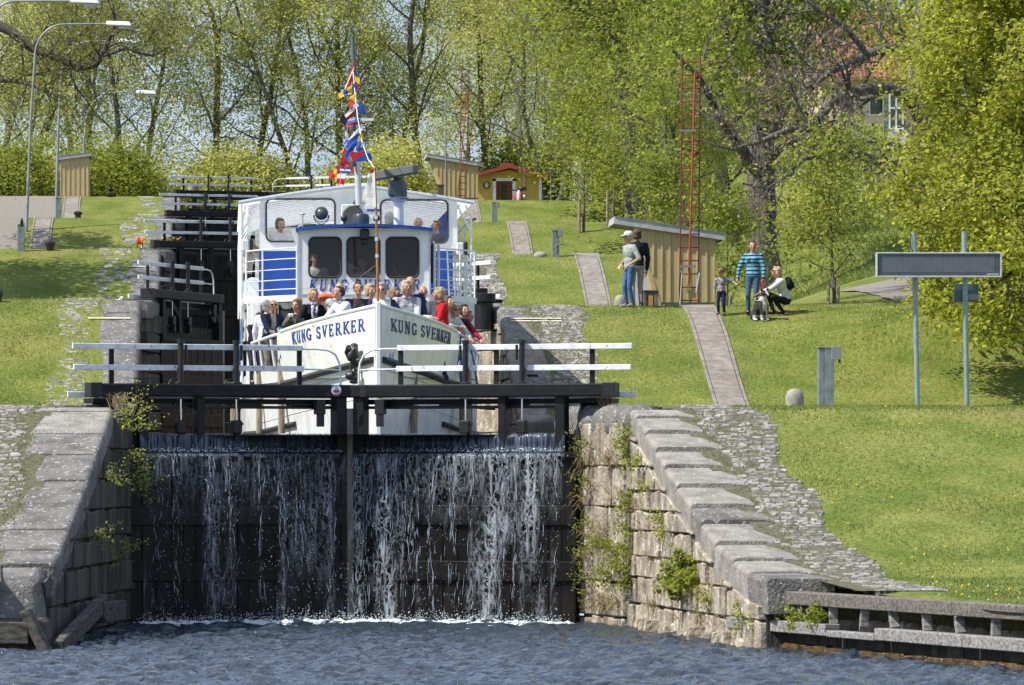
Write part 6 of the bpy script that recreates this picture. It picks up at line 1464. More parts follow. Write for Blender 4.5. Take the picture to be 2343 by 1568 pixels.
# ---------------------------------------------------------------- sheds, ladders, lamps, signs
def shed(label, x0, x1, xr0, xr1, yb, yl, yr, d, s=1, depth=1.5, lean=.42, dirn=1, extra=None, louvre=True):
    """small mono-pitch hut; dirn +1 high side left (splayed left wall), -1 mirrored"""
    b0, b1 = at(x0, yb, d), at(x1, yb, d); a0, a1 = at(xr0, yl, d), at(xr1, yr, d); zb = b0.z; t = thing('hut', label, 'hut', (b0.x, d, zb), 'small yellow huts beside the locks')
    hi, lo = (a0, a1) if dirn > 0 else (a1, a0)
    # wall polygon
    th = .0; tl, tr = a0.z - .02, a1.z - .02
    X0b, X1b = b0.x, b1.x; X0t, X1t = (b0.x - lean, b1.x) if dirn > 0 else (b0.x, b1.x + .0)
    def ztop(x): return tl + (tr - tl) * (x - a0.x) / (a1.x - a0.x) - .13
    mb = MB(); mb.prism([(X0b, d, zb + .1), (X1b, d, zb + .1), (X1t, d, ztop(X1t)), (X0t, d, ztop(X0t))], (0, 0, 0), (0, depth, 0)); mb.build('wall', YELW, t)
    mb = MB(); x = X0b + .05
    n = max(3, int((X1b - X0b) / .19)); 
    for i in range(-1 if dirn > 0 else 0, n + 1):
        x = X0b + (X1b - X0b) * i / n; xt = x; z0 = zb + .1
        if i < 0: continue
        x += .03 if i == 0 else -.03 if i == n else 0; mb.box((x - .022, d - .024, z0), (x + .022, d - .002, ztop(x)), 0, .004)
    if dirn > 0:
        for k in range(1, 4):
            x = X0b - .17 * k
            if x > X0t + .03: u = (X0b - x) / (X0b - X0t); mb.box((x - .022, d - .024, z0 + (ztop(x) - z0) * u + .06), (x + .022, d - .002, ztop(x)), 0, .004)
    mb.build('batten', YELW, t)
    mb = MB(); mb.box((X0b + .02, d + .02, zb - .4), (X1b - .02, d + depth - .02, zb + .1)); mb.build('plinth', paint((.22, .25, .26)), t)
    mb = MB(); e = Vector((0, 1, 0)); P0, P1 = Vector((a0.x, d - .12, a0.z)), Vector((a1.x, d - .12, a1.z)); up = Vector((-(P1 - P0).z, 0, (P1 - P0).x)).normalized()
    mb.prism([P0, P1, P1 - up * .16, P0 - up * .16], (0, 0, 0), (0, .03, 0)); mb.prism([P0, P1, P1 - up * .16, P0 - up * .16], (0, depth + .2, 0), (0, depth + .23, 0)); mb.prism([P0, P0 - up * .16, P0 - up * .16 + (P1 - P0).normalized() * .03, P0 + (P1 - P0).normalized() * .03], (0, .03, 0), (0, depth + .2, 0)); 
    q = (P1 - P0).normalized() * .03; mb.prism([P1, P1 - up * .16, P1 - up * .16 - q, P1 - q], (0, .03, 0), (0, depth + .2, 0)); mb.build('roof_fascia', ROOFG, t)
    mb = MB(); mb.prism([P0 - up * .1 + q, P1 - up * .1 - q, P1 - up * .13 - q, P0 - up * .13 + q], (0, .03, 0), (0, depth + .2, 0)); mb.build('roof_underside', paint((.12, .09, .07)), t)
    mb = MB(); mb.prism([P0 + up * .012, P1 + up * .012, P1 + up * .002, P0 + up * .002], (0, -.02, 0), (0, depth + .25, 0)); mb.build('roof', paint((.28, .3, .31)), t)
    if extra: extra(t, d, zb)
    return t
def shedC(t, d, zb):
    # side with opening, leaning board, vent
    mb = MB(); mb.bar(at(1478, 588, d + .3), at(1506, 690, d + .1), .14, .05, 0, .005, up=(0, 1, 0)); mb.build('side_board', paint((.45, .24, .08)), t)
    mb = MB(); mb.bar(at(1457, 532, d + .02), at(1510, 697, d + .02), .05, .07, 0, .004, up=(0, 1, 0)); mb.build('corner_board', paint((.42, .38, .28)), t)
    mb = MB()
    for i in range(4): mb.bar(at(1569, 652 + i * 4, d - .03), at(1582, 652 + i * 4, d - .03), .03, .02)
    mb.build('air_vent', YELW, t)
shed('larger pale yellow hut with slanting roof behind the nearer red ladder', 1511, 1637, 1405, 1658, 702, 497, 535, 118.4, lean=.50, extra=shedC)
shed('yellow hut with slanting roof next to the red-roofed house at the top', 1018, 1094, 976, 1105, 458, 352, 374, 227.4, lean=.62, depth=2.5)
shed('tan hut with roof rising to the right behind the street lamps on the far left', 137, 203, 129, 208, 458, 359, 349, 227, lean=0, dirn=-1, depth=2.5)
# crate by the hut
t = thing('wooden_crate', 'small grey wooden crate with an orange board beside the hut', 'crate', tuple(at(1488, 704, 117.2)))
a, b = at(1472, 706, 117.2), at(1506, 664, 117.2); mb = MB(); mb.box((a.x, 117.2, a.z), (b.x, 117.5, b.z - .02), 0, .01); mb.box((a.x - .01, 117.15, b.z - .02), (b.x + .01, 117.55, b.z)); 
for x in (a.x + .03, b.x - .03, (a.x + b.x) / 2 + .09): mb.box((x - .025, 117.17, a.z), (x + .025, 117.2, b.z - .03))
mb.build('box', TIMBER, t); mb = MB(); a, b = at(1484, 704, 117.1), at(1494, 676, 117.1); mb.box((a.x, 117.16, a.z), (b.x, 117.19, b.z)); mb.build('front_board', paint((.5, .26, .08)), t)

def ladder(label, xb0, xb1, yb, xt0, xt1, yt, d, n, pole, r=.016, dk=True):
    b0, b1, t0, t1 = at(xb0, yb, d), at(xb1, yb, d), at(xt0, yt, d), at(xt1, yt, d); t = thing('ladder_mast', label, 'ladder', tuple(b0), 'tall red steel ladders')
    for p, q in ((b0, t0), (b1, t1)): mb = MB(); mb.bar(p, q, .03, .04, 0, .004, up=(0, 1, 0)); mb.build('side_rail', REDW, t)
    for i in range(n): u = (i + .5) / n; mb = MB(); mb.tube([b0.lerp(t0, u), b1.lerp(t1, u)], r, 6); mb.build('rung', REDW, t, smooth='auto')
    p, q = pole; mb = MB(); mb.tube([at(*p, d - .06), at(*q, d - .06)], .024, 8); mb.build('lifting_pole', REDO, t, smooth='auto')
    if dk:
        mb = MB()
        for y in (612 - 2, 299): mb.bar(at(1555, y - 410 * 0, d - .09), at(1592, y, d - .09), .02, .05)
        mb.build('clamp_plate', GALV, t)
        mb = MB(); mb.tube([at(1560, 625, d - .05), at(1555, 697, d - .5)], .016, 6); mb.tube([at(1600, 625, d - .05), at(1592, 670, d - .4)], .02, 6); mb.bar(at(1552, 624, d - .05), at(1563, 618, d - .05), .03, .06); mb.bar(at(1595, 626, d - .05), at(1606, 618, d - .05), .03, .06); mb.build('stay', GALV, t)
ladder('tall red steel ladder with orange lifting pole standing in front of the nearer yellow hut', 1554, 1597, 703, 1561, 1602, 127, 117.6, 19, ((1575, 652), (1590, 165)))
ladder('distant red steel ladder with a bright red pole leaning beside the top hut', 1050, 1066, 455, 1056, 1073, 152, 226.6, 21, ((1046, 456), (1068, 215)), .02, False)

def lamp(label, xb, yb, xt, yt, xl, yl, d, bend=.5):
    b, tp, e = at(xb, yb, d), at(xt, yt, d), at(xl, yl, d); t = thing('street_lamp', label, 'street lamp', tuple(b), 'tall street lamps on the left bank')
    mb = MB(); s = FPX / d; k = 30 / s
    bot = b - Vector((0, 0, .6)); pts = [bot, b.lerp(tp, .5), tp - Vector((0, 0, k * 2.4))] + [tp + Vector((k * 2.2 * (1 - math.cos(a)), 0, k * 2.4 * (math.sin(a) - 1) + k * .0)) for a in np.linspace(.15, math.pi / 2, 8)] + [e]
    mb.tube(pts, [.062, .05, .042] + [.032] * 9, 10); mb.build('pole', mat('lamp_pole', (.26, .28, .29), (.34, .36, .37), .5, scale=3, metal=.3), t, smooth='auto')
    mb = MB(); L = .95; mb.hexa([(e.x, e.y - .13, e.z - .06), (e.x + L, e.y - .16, e.z - .1), (e.x + L, e.y + .16, e.z - .1), (e.x, e.y + .13, e.z - .06), (e.x, e.y - .09, e.z + .1), (e.x + L * .9, e.y - .1, e.z + .08), (e.x + L * .9, e.y + .1, e.z + .08), (e.x, e.y + .09, e.z + .1)], 0, .03); mb.build('lamp_head', paint((.7, .7, .68)), t, smooth='auto')
    mb = MB(); mb.box((e.x + .45, e.y - .11, e.z - .2), (e.x + L - .06, e.y + .11, e.z - .09), 0, .03); mb.build('lamp_glass', paint((.42, .46, .44), .15), t)
lamp('tallest street lamp whose arm crosses the big tree branch, nearest the left edge', 60, 500, 80, 56, 243, 55, 187)
lamp('second street lamp standing in front of the tan hut, head nearly hidden in leaves', 128, 455, 140, 95, 268, 95, 200)
lamp('shorter street lamp rising behind the tan hut', 188, 440, 196, 212, 312, 212, 236)
lamp('street lamp with only its arm and head showing in the top left corner', -60, 520, -30, 3, 160, 3, 160)
t = thing('street_lamp', 'thin leaning lamp post with small white head above the red-roofed house', 'street lamp', tuple(at(1199, 440, 262))); mb = MB(); mb.tube([at(1199, 440, 262), at(1184, 190, 262)], [.07, .055], 8); mb.build('pole', GALV, t, smooth='auto'); mb = MB(); c = at(1184, 187, 262); mb.ball((c.x, c.y, c.z), (.24, .3, .13), 2); mb.build('lamp_head', paint((.7, .7, .7)), t, smooth=True)
t = thing('antenna_post', 'thin grey antenna post in front of the top hut', 'post', tuple(at(1019, 455, 226.8))); mb = MB(); mb.tube([at(1020, 455, 226.8), at(1019, 240, 226.8)], .035, 6); mb.tube([at(1017, 228, 226.8), at(1022, 245, 226.8)], .03, 6); mb.build('mast', GALV, t, smooth='auto'); mb = MB(); mb.bar(at(1010, 395, 226.8), at(1028, 395, 226.8), .04, .04); mb.build('bracket', GALV, t)

# service pillars with small hooked heads
def pillar(label, x0, x1, yt, yb, d, head=1, graffiti=False):
    d = snap((x0 + x1) / 2, yb, d, 4); a, b = at(x0, yb, d), at(x1, yt, d); w = b.x - a.x; t = thing('service_pillar', label, 'pillar', (a.x, d, a.z), 'galvanised service pillars')
    mb = MB(); mb.box((a.x, d, a.z - .35), (a.x + w * .38, d + w * .8, b.z), 0, .008); mb.box((a.x + w * .40, d - .008, a.z - .35), (b.x, d + w * .8, b.z - .01), 0, .008); mb.build('post', GALV, t)
    mb = MB(); mb.box((a.x - .01, d - .015, b.z), (b.x + .01, d + w * .82, b.z + .025), 0, .004); mb.build('cover', GALV, t)
    if head:
        hh = (b.z - a.z) * .2; mb = MB(); mb.box((b.x - .04, d - .06, b.z - hh), (b.x + w * .45, d - .018, b.z + .03), 0, .006); mb.build('meter_box', paint((.23, .24, .25)), t)
        mb = MB(); mb.box((b.x + w * .28, d - .05, b.z - hh * 1.3), (b.x + w * .42, d - .02, b.z - hh), 0, .004); mb.build('socket', BLACKM, t)
    if graffiti:
        mb = MB(); z = a.z + .12; x = a.x + w * .55
        for (pts) in ([(0, 0), (.08, .12), (0, .2), (.1, .3)], [(.02, .34), (.1, .42), (.02, .5)], [(.1, .52), (.0, .62), (.09, .68)], [(.0, .72), (.1, .80)], [(.1, .05), (.02, .1)], [(.0, .56), (.1, .57)]):
            mb.tube([(x + p[0], d - .012, z + p[1]) for p in pts], .012, 5)
        mb.build('graffiti', BLACKM, t)
    return t
pillar('large galvanised service pillar on the lawn next to the round stone bollard', 1872, 1907, 797, 928, 86.5)
pillar('galvanised service pillar scrawled with black graffiti beside the slab path', 1263, 1279, 528, 588, 150.5, graffiti=True)
pillar('small galvanised service pillar on the top lawn below the red-roofed house', 1125, 1137, 464, 509, 186.5)
pillar('galvanised service pillar at the far left edge with a dark bottle on top', 40, 56, 515, 576, 150.5, head=0)
pillar('small galvanised service pillar on the upper left lawn by the street lamp', 127, 140, 454, 498, 186.5, head=0)
pillar('short pale service pillar half hidden behind the yellow hut on the left side', 1454, 1468, 620, 664, 121, head=0) if False else None
c = at(50, 510, 150.6); mb = MB(); mb.lathe((c.x, c.y, c.z - .12), [(.05, 0), (.055, .14), (.03, .2), (.028, .24), (0, .24)], 10); tag(mb.build('bottle', paint((.02, .015, .015), .2), smooth='auto', base=tuple(c)), 'dark bottle standing on the service pillar at the far left', 'bottle')
# bollards
def bollard(label, x, y0, y1, wpx, d, stone=True, name='stone_bollard'):
    if y1 < 900: d = snap(x, y1, d, 4)
    s = FPX / d; r = wpx / s / 2; b = at(x, y1, d); h = (y1 - y0) / s; mb = MB()
    if stone and h < r * 1.4: mb.ball((b.x, b.y + r, b.z + h * .2), (r, r, h * .8), 3)
    elif stone: mb.lathe((b.x, b.y + r, b.z - .25), [(r * .95, 0), (r, .25), (r * 1.02, .25 + h * .42), (r * .97, .25 + h * .62), (r * .82, .25 + h * .8), (r * .58, .25 + h * .92), (r * .3, .25 + h * .985), (0, .25 + h)], 20)
    else: mb.lathe((b.x, b.y + r, b.z - .25), [(r * .7, 0), (r * .7, .25 + h * .35), (r, .25 + h * .6), (r * .97, .25 + h * .82), (r * .6, .25 + h * .98), (0, .25 + h)], 20)
    tag(mb.build(name, mat('bollard_stone', (.24, .22, .19), (.34, .32, .28), .9, scale=9, bump=.6) if stone else mat('bollard_iron', (.02, .012, .014), (.045, .03, .03), .35, scale=9), smooth='auto', base=tuple(b)), label, 'bollard', 'mooring bollards')
bollard('rounded stone bollard on the lawn left of the large service pillar', 1820, 889, 928, 42, 86.3)
bollard('pale rounded stone behind the legs of the man in the white cap', 1421, 674, 703, 30, 117.2)
bollard('low rounded stone beside the graffiti pillar', 1237, 575, 588, 32, 150.4)
bollard('dark low stone on the slab path edge above the boat canopy', 1078, 495, 502, 26, 187)
bollard('glossy dark mushroom bollard lower on the left lawn', 114, 549, 575, 25, 150.6, False, 'iron_bollard')
bollard('glossy dark mushroom bollard higher on the left lawn by the slab path', 178, 483, 497, 20, 187, False, 'iron_bollard')
bollard('small dark bollard at the top edge of the left bank below the trees', 249, 440, 452, 18, 223, False, 'iron_bollard')
bollard('dark bollard cut off by the left edge of the lawn', -4, 660, 694, 22, 114.5, False, 'iron_bollard')

# electronic message board
t = thing('message_board', 'wide unlit electronic message board on two tall green-grey poles', 'sign', tuple(at(2150, 938, 84.5))); d = 84.5
for (xb, xt) in ((2099, 2090), (2212, 2205)):
    mb = MB(); mb.tube([at(xb, 950, d), at(xt, 530, d)], .043, 14); mb.build('pole', SIGNG, t, smooth='auto')
mb = MB(); mb.tube([at(2084, 536, d - .03), at(2082, 560, d - .05), at(2088, 580, d - .03)], .008, 5); mb.build('cable', BLACKM, t)
a, b = at(2003, 635, d - .12), at(2290, 578, d - .12); y = d - .12
mb = MB(); mb.box((a.x, y - .05, a.z), (b.x, y + .06, b.z), 0, .01); mb.build('housing', paint((.40, .42, .42)), t)
mb = MB(); e = .022
for (p, q) in (((a.x, a.z), (b.x, a.z + e)), ((a.x, b.z - e), (b.x, b.z)), ((a.x, a.z + e), (a.x + e, b.z - e)), ((b.x - e, a.z + e), (b.x, b.z - e))): mb.box((p[0], y - .075, p[1]), (q[0], y - .05, q[1]), 0, .003)
mb.build('frame', paint((.52, .54, .54)), t)
mb = MB(); mb.box((a.x + .03, y - .056, a.z + .03), (b.x - .03, y - .0505, b.z - .03)); mb.build('display', paint((.07, .085, .105), .35), t)
mb = MB(); nx_, nz_ = 64, 9
for i in range(nx_):
    for j in range(nz_):
        cx = a.x + .12 + (b.x - a.x - .26) * i / (nx_ - 1); cz = b.z - .08 - (b.z - a.z - .18) * j / (nz_ - 1); r = .0105
        mb.add([(cx - r, y - .058, cz - r), (cx + r, y - .058, cz - r), (cx + r, y - .058, cz + r), (cx - r, y - .058, cz + r)], [(0, 1, 2, 3)])
mb.build('diode_matrix', paint((.19, .205, .225), .4), t)
mb = MB(); mb.box((b.x - .25, y - .060, a.z + .045), (b.x - .05, y - .0565, a.z + .062)); mb.build('maker_plate', paint((.5, .52, .5)), t)
t = thing('notice_board', 'small dark green square sign on the right pole below the message board', 'sign', tuple(at(2210, 692, d + .1))); a, b = at(2182, 692, d + .1), at(2238, 650, d + .1)
mb = MB(); mb.box((a.x, d + .09, a.z), (b.x, d + .12, b.z), 0, .004); mb.build('panel', paint((.06, .11, .12), .35), t)
mb = MB(); mb.box((a.x + .15, d + .086, b.z - .26), (b.x - .015, d + .0895, b.z - .17)); mb.build('grey_band', paint((.2, .24, .27)), t)
mb = MB(); mb.box((b.x - .07, d + .085, a.z + .02), (b.x - .035, d + .0885, a.z + .06)); mb.build('red_mark', paint((.4, .05, .05)), t)

# the little yellow house with red roof
d = 240; t = thing('house', 'small yellow timber house with red roof, red door and white corner boards', 'house', tuple(at(1165, 500, d)))
x0, x1 = at(1085, 0, d).x, at(1238, 0, d).x; zb = 14.55; ze = at(0, 404, d).z; zr = at(0, 389, d).z; xm = at(1165, 0, d).x
mb = MB(); mb.prism([(x0, d, zb), (x1, d, zb), (x1, d, ze - .02), (xm, d, zr), (x0, d, ze - .02)], (0, 0, 0), (0, 4.5, 0)); mb.build('wall', YELH, t)
mb = MB(); z = zb
while z < ze: mb.box((x0, d - .02, z), (x1, d, z + .12), 0, .006); z += .135
mb.build('boarding', YELH, t)
mb = MB(); ov = .3
for (p, q) in (((x0 - ov, ze - .13), (xm, zr + .06)), ((xm, zr + .06), (x1 + ov * .6, ze - .10))):
    P0, P1 = Vector((p[0], d - .5, p[1])), Vector((q[0], d - .5, q[1])); up = Vector((-(P1 - P0).z, 0, (P1 - P0).x)).normalized() * .17; mb.prism([P0, P1, P1 + up, P0 + up], (0, 0, 0), (0, 5.4, 0))
mb.build('roof', ROOFR, t); mb = MB(); mb.box((xm - .35, d + 1, zr + .1), (xm + .25, d + 1.5, zr + .38)); mb.build('ridge_cap', ROOFR, t)
mb = MB(); mb.box((x1 - .12, d - .05, zb), (x1 + .02, d - .021, ze - .1)); mb.build('corner_board', WHITE, t); mb = MB(); a, b = at(1127, 0, d), at(1180, 409, d)
mb.box((a.x, d - .05, zb), (a.x + .15, d - .021, b.z)); mb.box((b.x - .17, d - .05, zb), (b.x, d - .021, b.z)); mb.box((a.x, d - .05, b.z - .12), (b.x, d - .022, b.z + .03)); mb.build('white_trim', WHITE, t)
mb = MB(); mb.box((a.x + .15, d - .04, zb), (b.x - .17, d - .021, b.z - .12), 0, .005); dr = mb.build('door', paint((.13, .015, .02)), t)
mb = MB(); mb.box((a.x + .38, d - .055, b.z - 1.15), (b.x - .40, d - .041, b.z - .30)); mb.build('door_glass', GLASSD, dr)
mb = MB(); 
for q in (a.x + .34, b.x - .40): mb.box((q, d - .06, b.z - 1.19), (q + .04, d - .0415, b.z - .26))
mb.build('glass_frame', REDW, dr)
c = at(1113, 424, d - .06); mb = MB(); mb.lathe(c, [(.11, 0), (.17, 0), (.17, -.06), (.11, -.06)], 16, axis='y'); mb.build('wall_lamp', BLACKM, t); mb = MB(); mb.ball(c + Vector((0, -.03, 0)), (.1, .05, .14), 2); mb.build('lamp_bowl', paint((.55, .5, .35)), t)
# motor scooter parked in front of it
t = thing('motor_scooter', 'red and white motor scooter parked before the red door, half hidden by the lawn', 'scooter', tuple(at(1187, 459, 232))); c = at(1187, 452, 232)
mb = MB(); mb.lathe((c.x, c.y, c.z - .35), [(.12, -.06), (.28, -.06), (.28, .06), (.12, .06)], 18, axis='x'); mb.lathe((c.x + .12, c.y + 1.1, c.z - .35), [(.12, -.07), (.28, -.07), (.28, .07), (.12, .07)], 18, axis='x'); mb.build('wheel', RUB, t)
mb = MB(); mb.ball((c.x, c.y + .1, c.z), (.22, .2, .34), 2); mb.ball((c.x + .1, c.y + .8, c.z), (.22, .5, .2), 2); mb.build('body', paint((.45, .03, .03)), t, smooth=True)
mb = MB(); mb.ball((c.x - .02, c.y - .1, c.z + .04), (.09, .06, .3), 2); mb.ball((c.x + .22, c.y + .05, c.z + .02), (.1, .1, .1), 2); mb.build('white_panel', WHITE, t, smooth=True)
mb = MB(); mb.tube([(c.x - .4, c.y + .1, c.z + .36), (c.x, c.y + .05, c.z + .3), (c.x + .4, c.y + .1, c.z + .36)], .03, 6); mb.ball((c.x + .15, c.y + .3, c.z + .42), (.22, .25, .12), 2); mb.tube([(c.x - .3, c.y, c.z + .36), (c.x - .34, c.y, c.z + .62)], .02, 5); mb.ball((c.x - .34, c.y, c.z + .66), (.07, .02, .05), 1); mb.build('handlebar', BLACKM, t)
# stone and log box left of the top hut
mb = MB(); c = at(985, 448, 226.5); mb.ball((at(1018, 0, 226).x - .1, 226, c.z + .1), (.01, .01, .01), 1) if False else None
a, b = at(1001, 455, 226), at(1015, 425, 226); mb.box((a.x, 226, a.z), (b.x, 226.4, b.z), 0, .02); mb.box((a.x - .03, 225.98, b.z), (b.x + .03, 226.42, b.z + .05)); tag(mb.build('wooden_box', paint((.10, .07, .05)), base=tuple(a)), 'small dark wooden box left of the top hut', 'box')

# orange rescue reel and hose at the third gate
t = thing('hose_reel', 'bright orange reel standing on the left end of the third lock gate', 'reel', tuple(at(318, 565, 153.5))); c = at(317, 553, 153.5)
mb = MB(); mb.lathe(c + Vector((.04, 0, 0)), [(.13, -.10), (.17, -.10), (.17, -.06), (.09, -.05), (.09, .05), (.17, .06), (.17, .10), (.13, .10)], 20, axis='x'); mb.build('drum', paint((.75, .17, .01)), t, smooth='auto'); mb = MB(); mb.tube([c + Vector((-.28, 0, .02)), c + Vector((.22, 0, .05))], .012, 6); mb.tube([c + Vector((-.15, 0, -.22)), c, c + Vector((.2, 0, -.22))], .014, 6); mb.build('stand', GALV, t)
mb = MB(); pts = []
for i in range(46): a_ = i * .9; pts.append(at(388, 549, 154.9) + Vector((-.2 + .5 * i / 46 + .08 * math.cos(a_), .08 * math.sin(a_), .035 + .035 * math.sin(a_ * 1.7))))
mb.tube(pts, .028, 6); tag(mb.build('coiled_hose', mat('yellow_black_hose', (.7, .5, .02), (.03, .03, .03), .6, scale=9, lo=.47, hi=.53), smooth=True, base=tuple(pts[0])), 'yellow and black hose heaped on the third gate beam', 'hose')

# basket on the topmost gate, left leaf
cb = at(443, 432, 228.3); mb = MB(); mb.lathe((cb.x, cb.y - .2, cb.z - .28), [(.15, 0), (.2, .1), (.25, .4), (.22, .4), (.18, .12)], 14)
tag(mb.build('wicker_basket', paint((.36, .33, .28), .9), base=tuple(cb)), 'pale wicker basket hung on the topmost gate railing', 'basket')
# gulls resting on the copings
for (x, y, d, lab) in ((456 * .6 + 1, 686, 117.5, 'black-headed gull resting on the left coping under the open gate rail'), (1242 * .827 + 914, 0, 0, None)):
    if lab is None: continue
    c = at(x, y, d); mb = MB(); mb.ball((c.x - .12, c.y, c.z - .05), (.17, .08, .07), 2); mb.ball((c.x + .04, c.y, c.z + .03), (.05, .045, .05), 2); cone(mb, (c.x - .2, c.y, c.z - .03), .04, (c.x - .36, c.y, c.z - .03), .01); cone(mb, (c.x + .0, c.y, c.z - .02), .045, (c.x + .03, c.y, c.z + .03), .04); cone(mb, (c.x + .08, c.y, c.z + .02), .012, (c.x + .13, c.y, c.z + .01), .004)
    tag(mb.build('gull', mat('gull_feathers', (.5, .5, .5), (.7, .7, .7), .8), smooth=True, base=tuple(c)), lab, 'bird')
mb = MB(); c = at(1243, 0, 116.0); c = Vector((at(1170, 0, 114.8).x, 114.8, 0)); c.z = gz(c.x, c.y) + .1; c = at(1218, 775, 110.8); c.z = gz(c.x, 110.8) + .06
mb.tube([c + Vector((.1 * math.cos(b), .06 * math.sin(b), .0)) for b in np.linspace(0, 6.28, 12)], .03, 6); tag(mb.build('iron_ring', BLACKM, smooth=True, base=tuple(c)), 'small iron mooring ring lying on the shaded coping right of the boat', 'ring')
# ---------------------------------------------------------------- trees
def leaves_mesh(name, pts, n_per, sig, size, mtl, parent, seed=0, droop=.3, cluster=3):
    r = np.random.default_rng(seed); pts = np.asarray(pts, float)
    c = np.repeat(pts, n_per, 0); c = c + r.normal(0, 1, c.shape) * np.array([sig, sig, sig * .8])
    if cluster > 1:
        c = np.repeat(c, cluster, 0); c = c + r.normal(0, size * (.8 if cluster < 5 else 1.3), c.shape)
    n = len(c); s = size * r.uniform(.55, 1.25, n)[:, None]
    d = r.normal(0, 1, (n, 3)); d[:, 2] = d[:, 2] * .6 - droop; d /= np.linalg.norm(d, axis=1)[:, None]
    w = r.normal(0, 1, (n, 3)); w[:, 2] *= .5; w -= d * (w * d).sum(1)[:, None]; w /= np.linalg.norm(w, axis=1)[:, None] + 1e-9
    nn = np.cross(d, w)
    V = np.stack([c - d * s * .5, c + w * s * .36 + nn * s * .08, c + d * s * .55, c - w * s * .36 + nn * s * .08], 1).reshape(-1, 3)
    F = np.arange(n * 4).reshape(-1, 4)
    return raw(name, V, F, mtl, parent)

def grow(r, tubes, tips, p, d, L, rad, depth, spec):
    """one limb: bends, tapers, carries side limbs; tips collects leaf points"""
    seg = max(3, int(L / spec['seg'][min(depth, 3)])); pts = [Vector(p)]; rs = [rad]; d = Vector(d).normalized(); q = Vector(p)
    for i in range(seg):
        d = (d + Vector(r.normal(0, spec['bend'][min(depth, 3)], 3)) + Vector((0, 0, spec['up'][min(depth, 3)]))).normalized(); q = q + d * L / seg; pts.append(q.copy()); rs.append(max(rad * (1 - (i + 1) / seg * spec['taper'][min(depth, 3)]), .006))
    tubes.append((pts, rs, max(4, 9 - depth * 2)))
    if depth >= spec['depth']:
        for k in range(1, len(pts)): tips.append(pts[k])
        return
    n = spec['n'][depth]; start = spec['start'][depth]
    for k in range(n):
        t = start + (1 - start) * (k + r.uniform(.1, .9)) / n; i = min(int(t * seg), seg - 1); f = t * seg - i; b = pts[i].lerp(pts[i + 1], f); dd = (pts[i + 1] - pts[i]).normalized()
        az = k * 2.4 + r.uniform(-.6, .6); side = dd.orthogonal().normalized(); side.rotate(Matrix.Rotation(az, 3, dd)); an = spec['angle'][depth] * r.uniform(.75, 1.25)
        nd = dd * math.cos(an) + side * math.sin(an); nl = L * spec['len'][depth] * (1 - .45 * t if depth == 0 else 1) * r.uniform(.7, 1.2)
        grow(r, tubes, tips, b, nd, nl, max(rs[i] * spec['thin'][depth], .008), depth + 1, spec)
LIME = dict(depth=3, n=(14, 6, 5), start=(.14, .2, .15), angle=(.75, .75, .7), len=(.42, .45, .5), thin=(.42, .5, .5), bend=(.10, .15, .22, .25), up=(.05, .04, -.04, -.14), taper=(.8, .85, .85, .9), seg=(1.2, .8, .5, .35))
def build_tree(name, label, base, H, rad, spec, leaf, nper, sig, size, seed, group=None, cat='tree', bark=None, lean=(0, 0), rz=0, cluster=3, trunk_n=1, lower=None):
    r = np.random.default_rng(seed); t = thing(name, label, cat, tuple(base), group, rz); o = ORG[t.name].copy(); ORG[t.name] = Vector((0, 0, 0))
    tubes, tips = [], []
    for k in range(trunk_n):
        a = 6.28 * k / trunk_n + seed; off = Vector((math.cos(a), math.sin(a), 0)) * (.12 * (trunk_n > 1)); dd = Vector((lean[0], lean[1], 1)) + off * 1.2
        grow(r, tubes, tips, Vector((0, 0, -.3)) + off, dd, H * (1 if k == 0 else r.uniform(.7, .95)), rad * (1 if trunk_n == 1 else .75), 0, spec)
    mb = MB()
    for pts, rs, n in tubes: mb.tube(pts, list(rs), n, cap=False)
    mb.lathe((0, 0, -.4), [(rad * 1.5, 0), (rad * 1.15, .5), (rad * 1.0, 1.0)], 10)
    mb.build('trunk', bark or BARK, t, smooth=True, world=False)
    leaves_mesh('crown', [tuple(p) for p in tips], nper, sig, size, leaf, t, seed, cluster=cluster)
    return t
# --- avenue of limes closing the view at the top of the locks
protos = []; BARKM = barkmat('lime_bark', (.07, .066, .06), (.20, .19, .175))
for i in range(5):
    sp = dict(LIME); sp['n'] = (12 + i % 3, 5, 5)
    protos.append(build_tree('lime_tree', 'x', (0, 0, 0), 16.5 + i * .8, .22, sp, LEAF_L, 3, .38, .135, 40 + i, 'tall limes at the top of the locks', trunk_n=1 + (i % 2), cluster=6, bark=BARKM))
row = []
xs1 = [-60, 62, 235, 300, 468, 560, 690, 792, 880, 985, 1130, 1265, 1390, 1520]
for i, x in enumerate(xs1): row.append((x, 246 + (i * 37 % 11), 1.0))
for i, x in enumerate([0, 175, 1090, 1330, 1460, 1600]): row.append((x, 274 + (i * 53 % 17), 1.05))
ordn = ['first', 'second', 'third', 'fourth', 'fifth', 'sixth', 'seventh', 'eighth', 'ninth', 'tenth', 'eleventh', 'twelfth', 'thirteenth', 'fourteenth']
for i, (x, d, s) in enumerate(row):
    k = i % 5; c = protos[k] if i < 5 else copy_tree(protos[k])
    p = at(x, 0, d); c.location = (p.x, d, 14.45); c.rotation_euler = (0, 0, i * 1.7); c.scale = (s, s, s * (1 + .06 * math.sin(i * 2.3)))
    if i < len(xs1): c['label'] = 'yellow-green lime, %s from the left in the front row behind the top gate' % ordn[i]
    else: c['label'] = 'yellow-green lime, %s from the left in the back row behind the top gate' % ordn[i - len(xs1)]
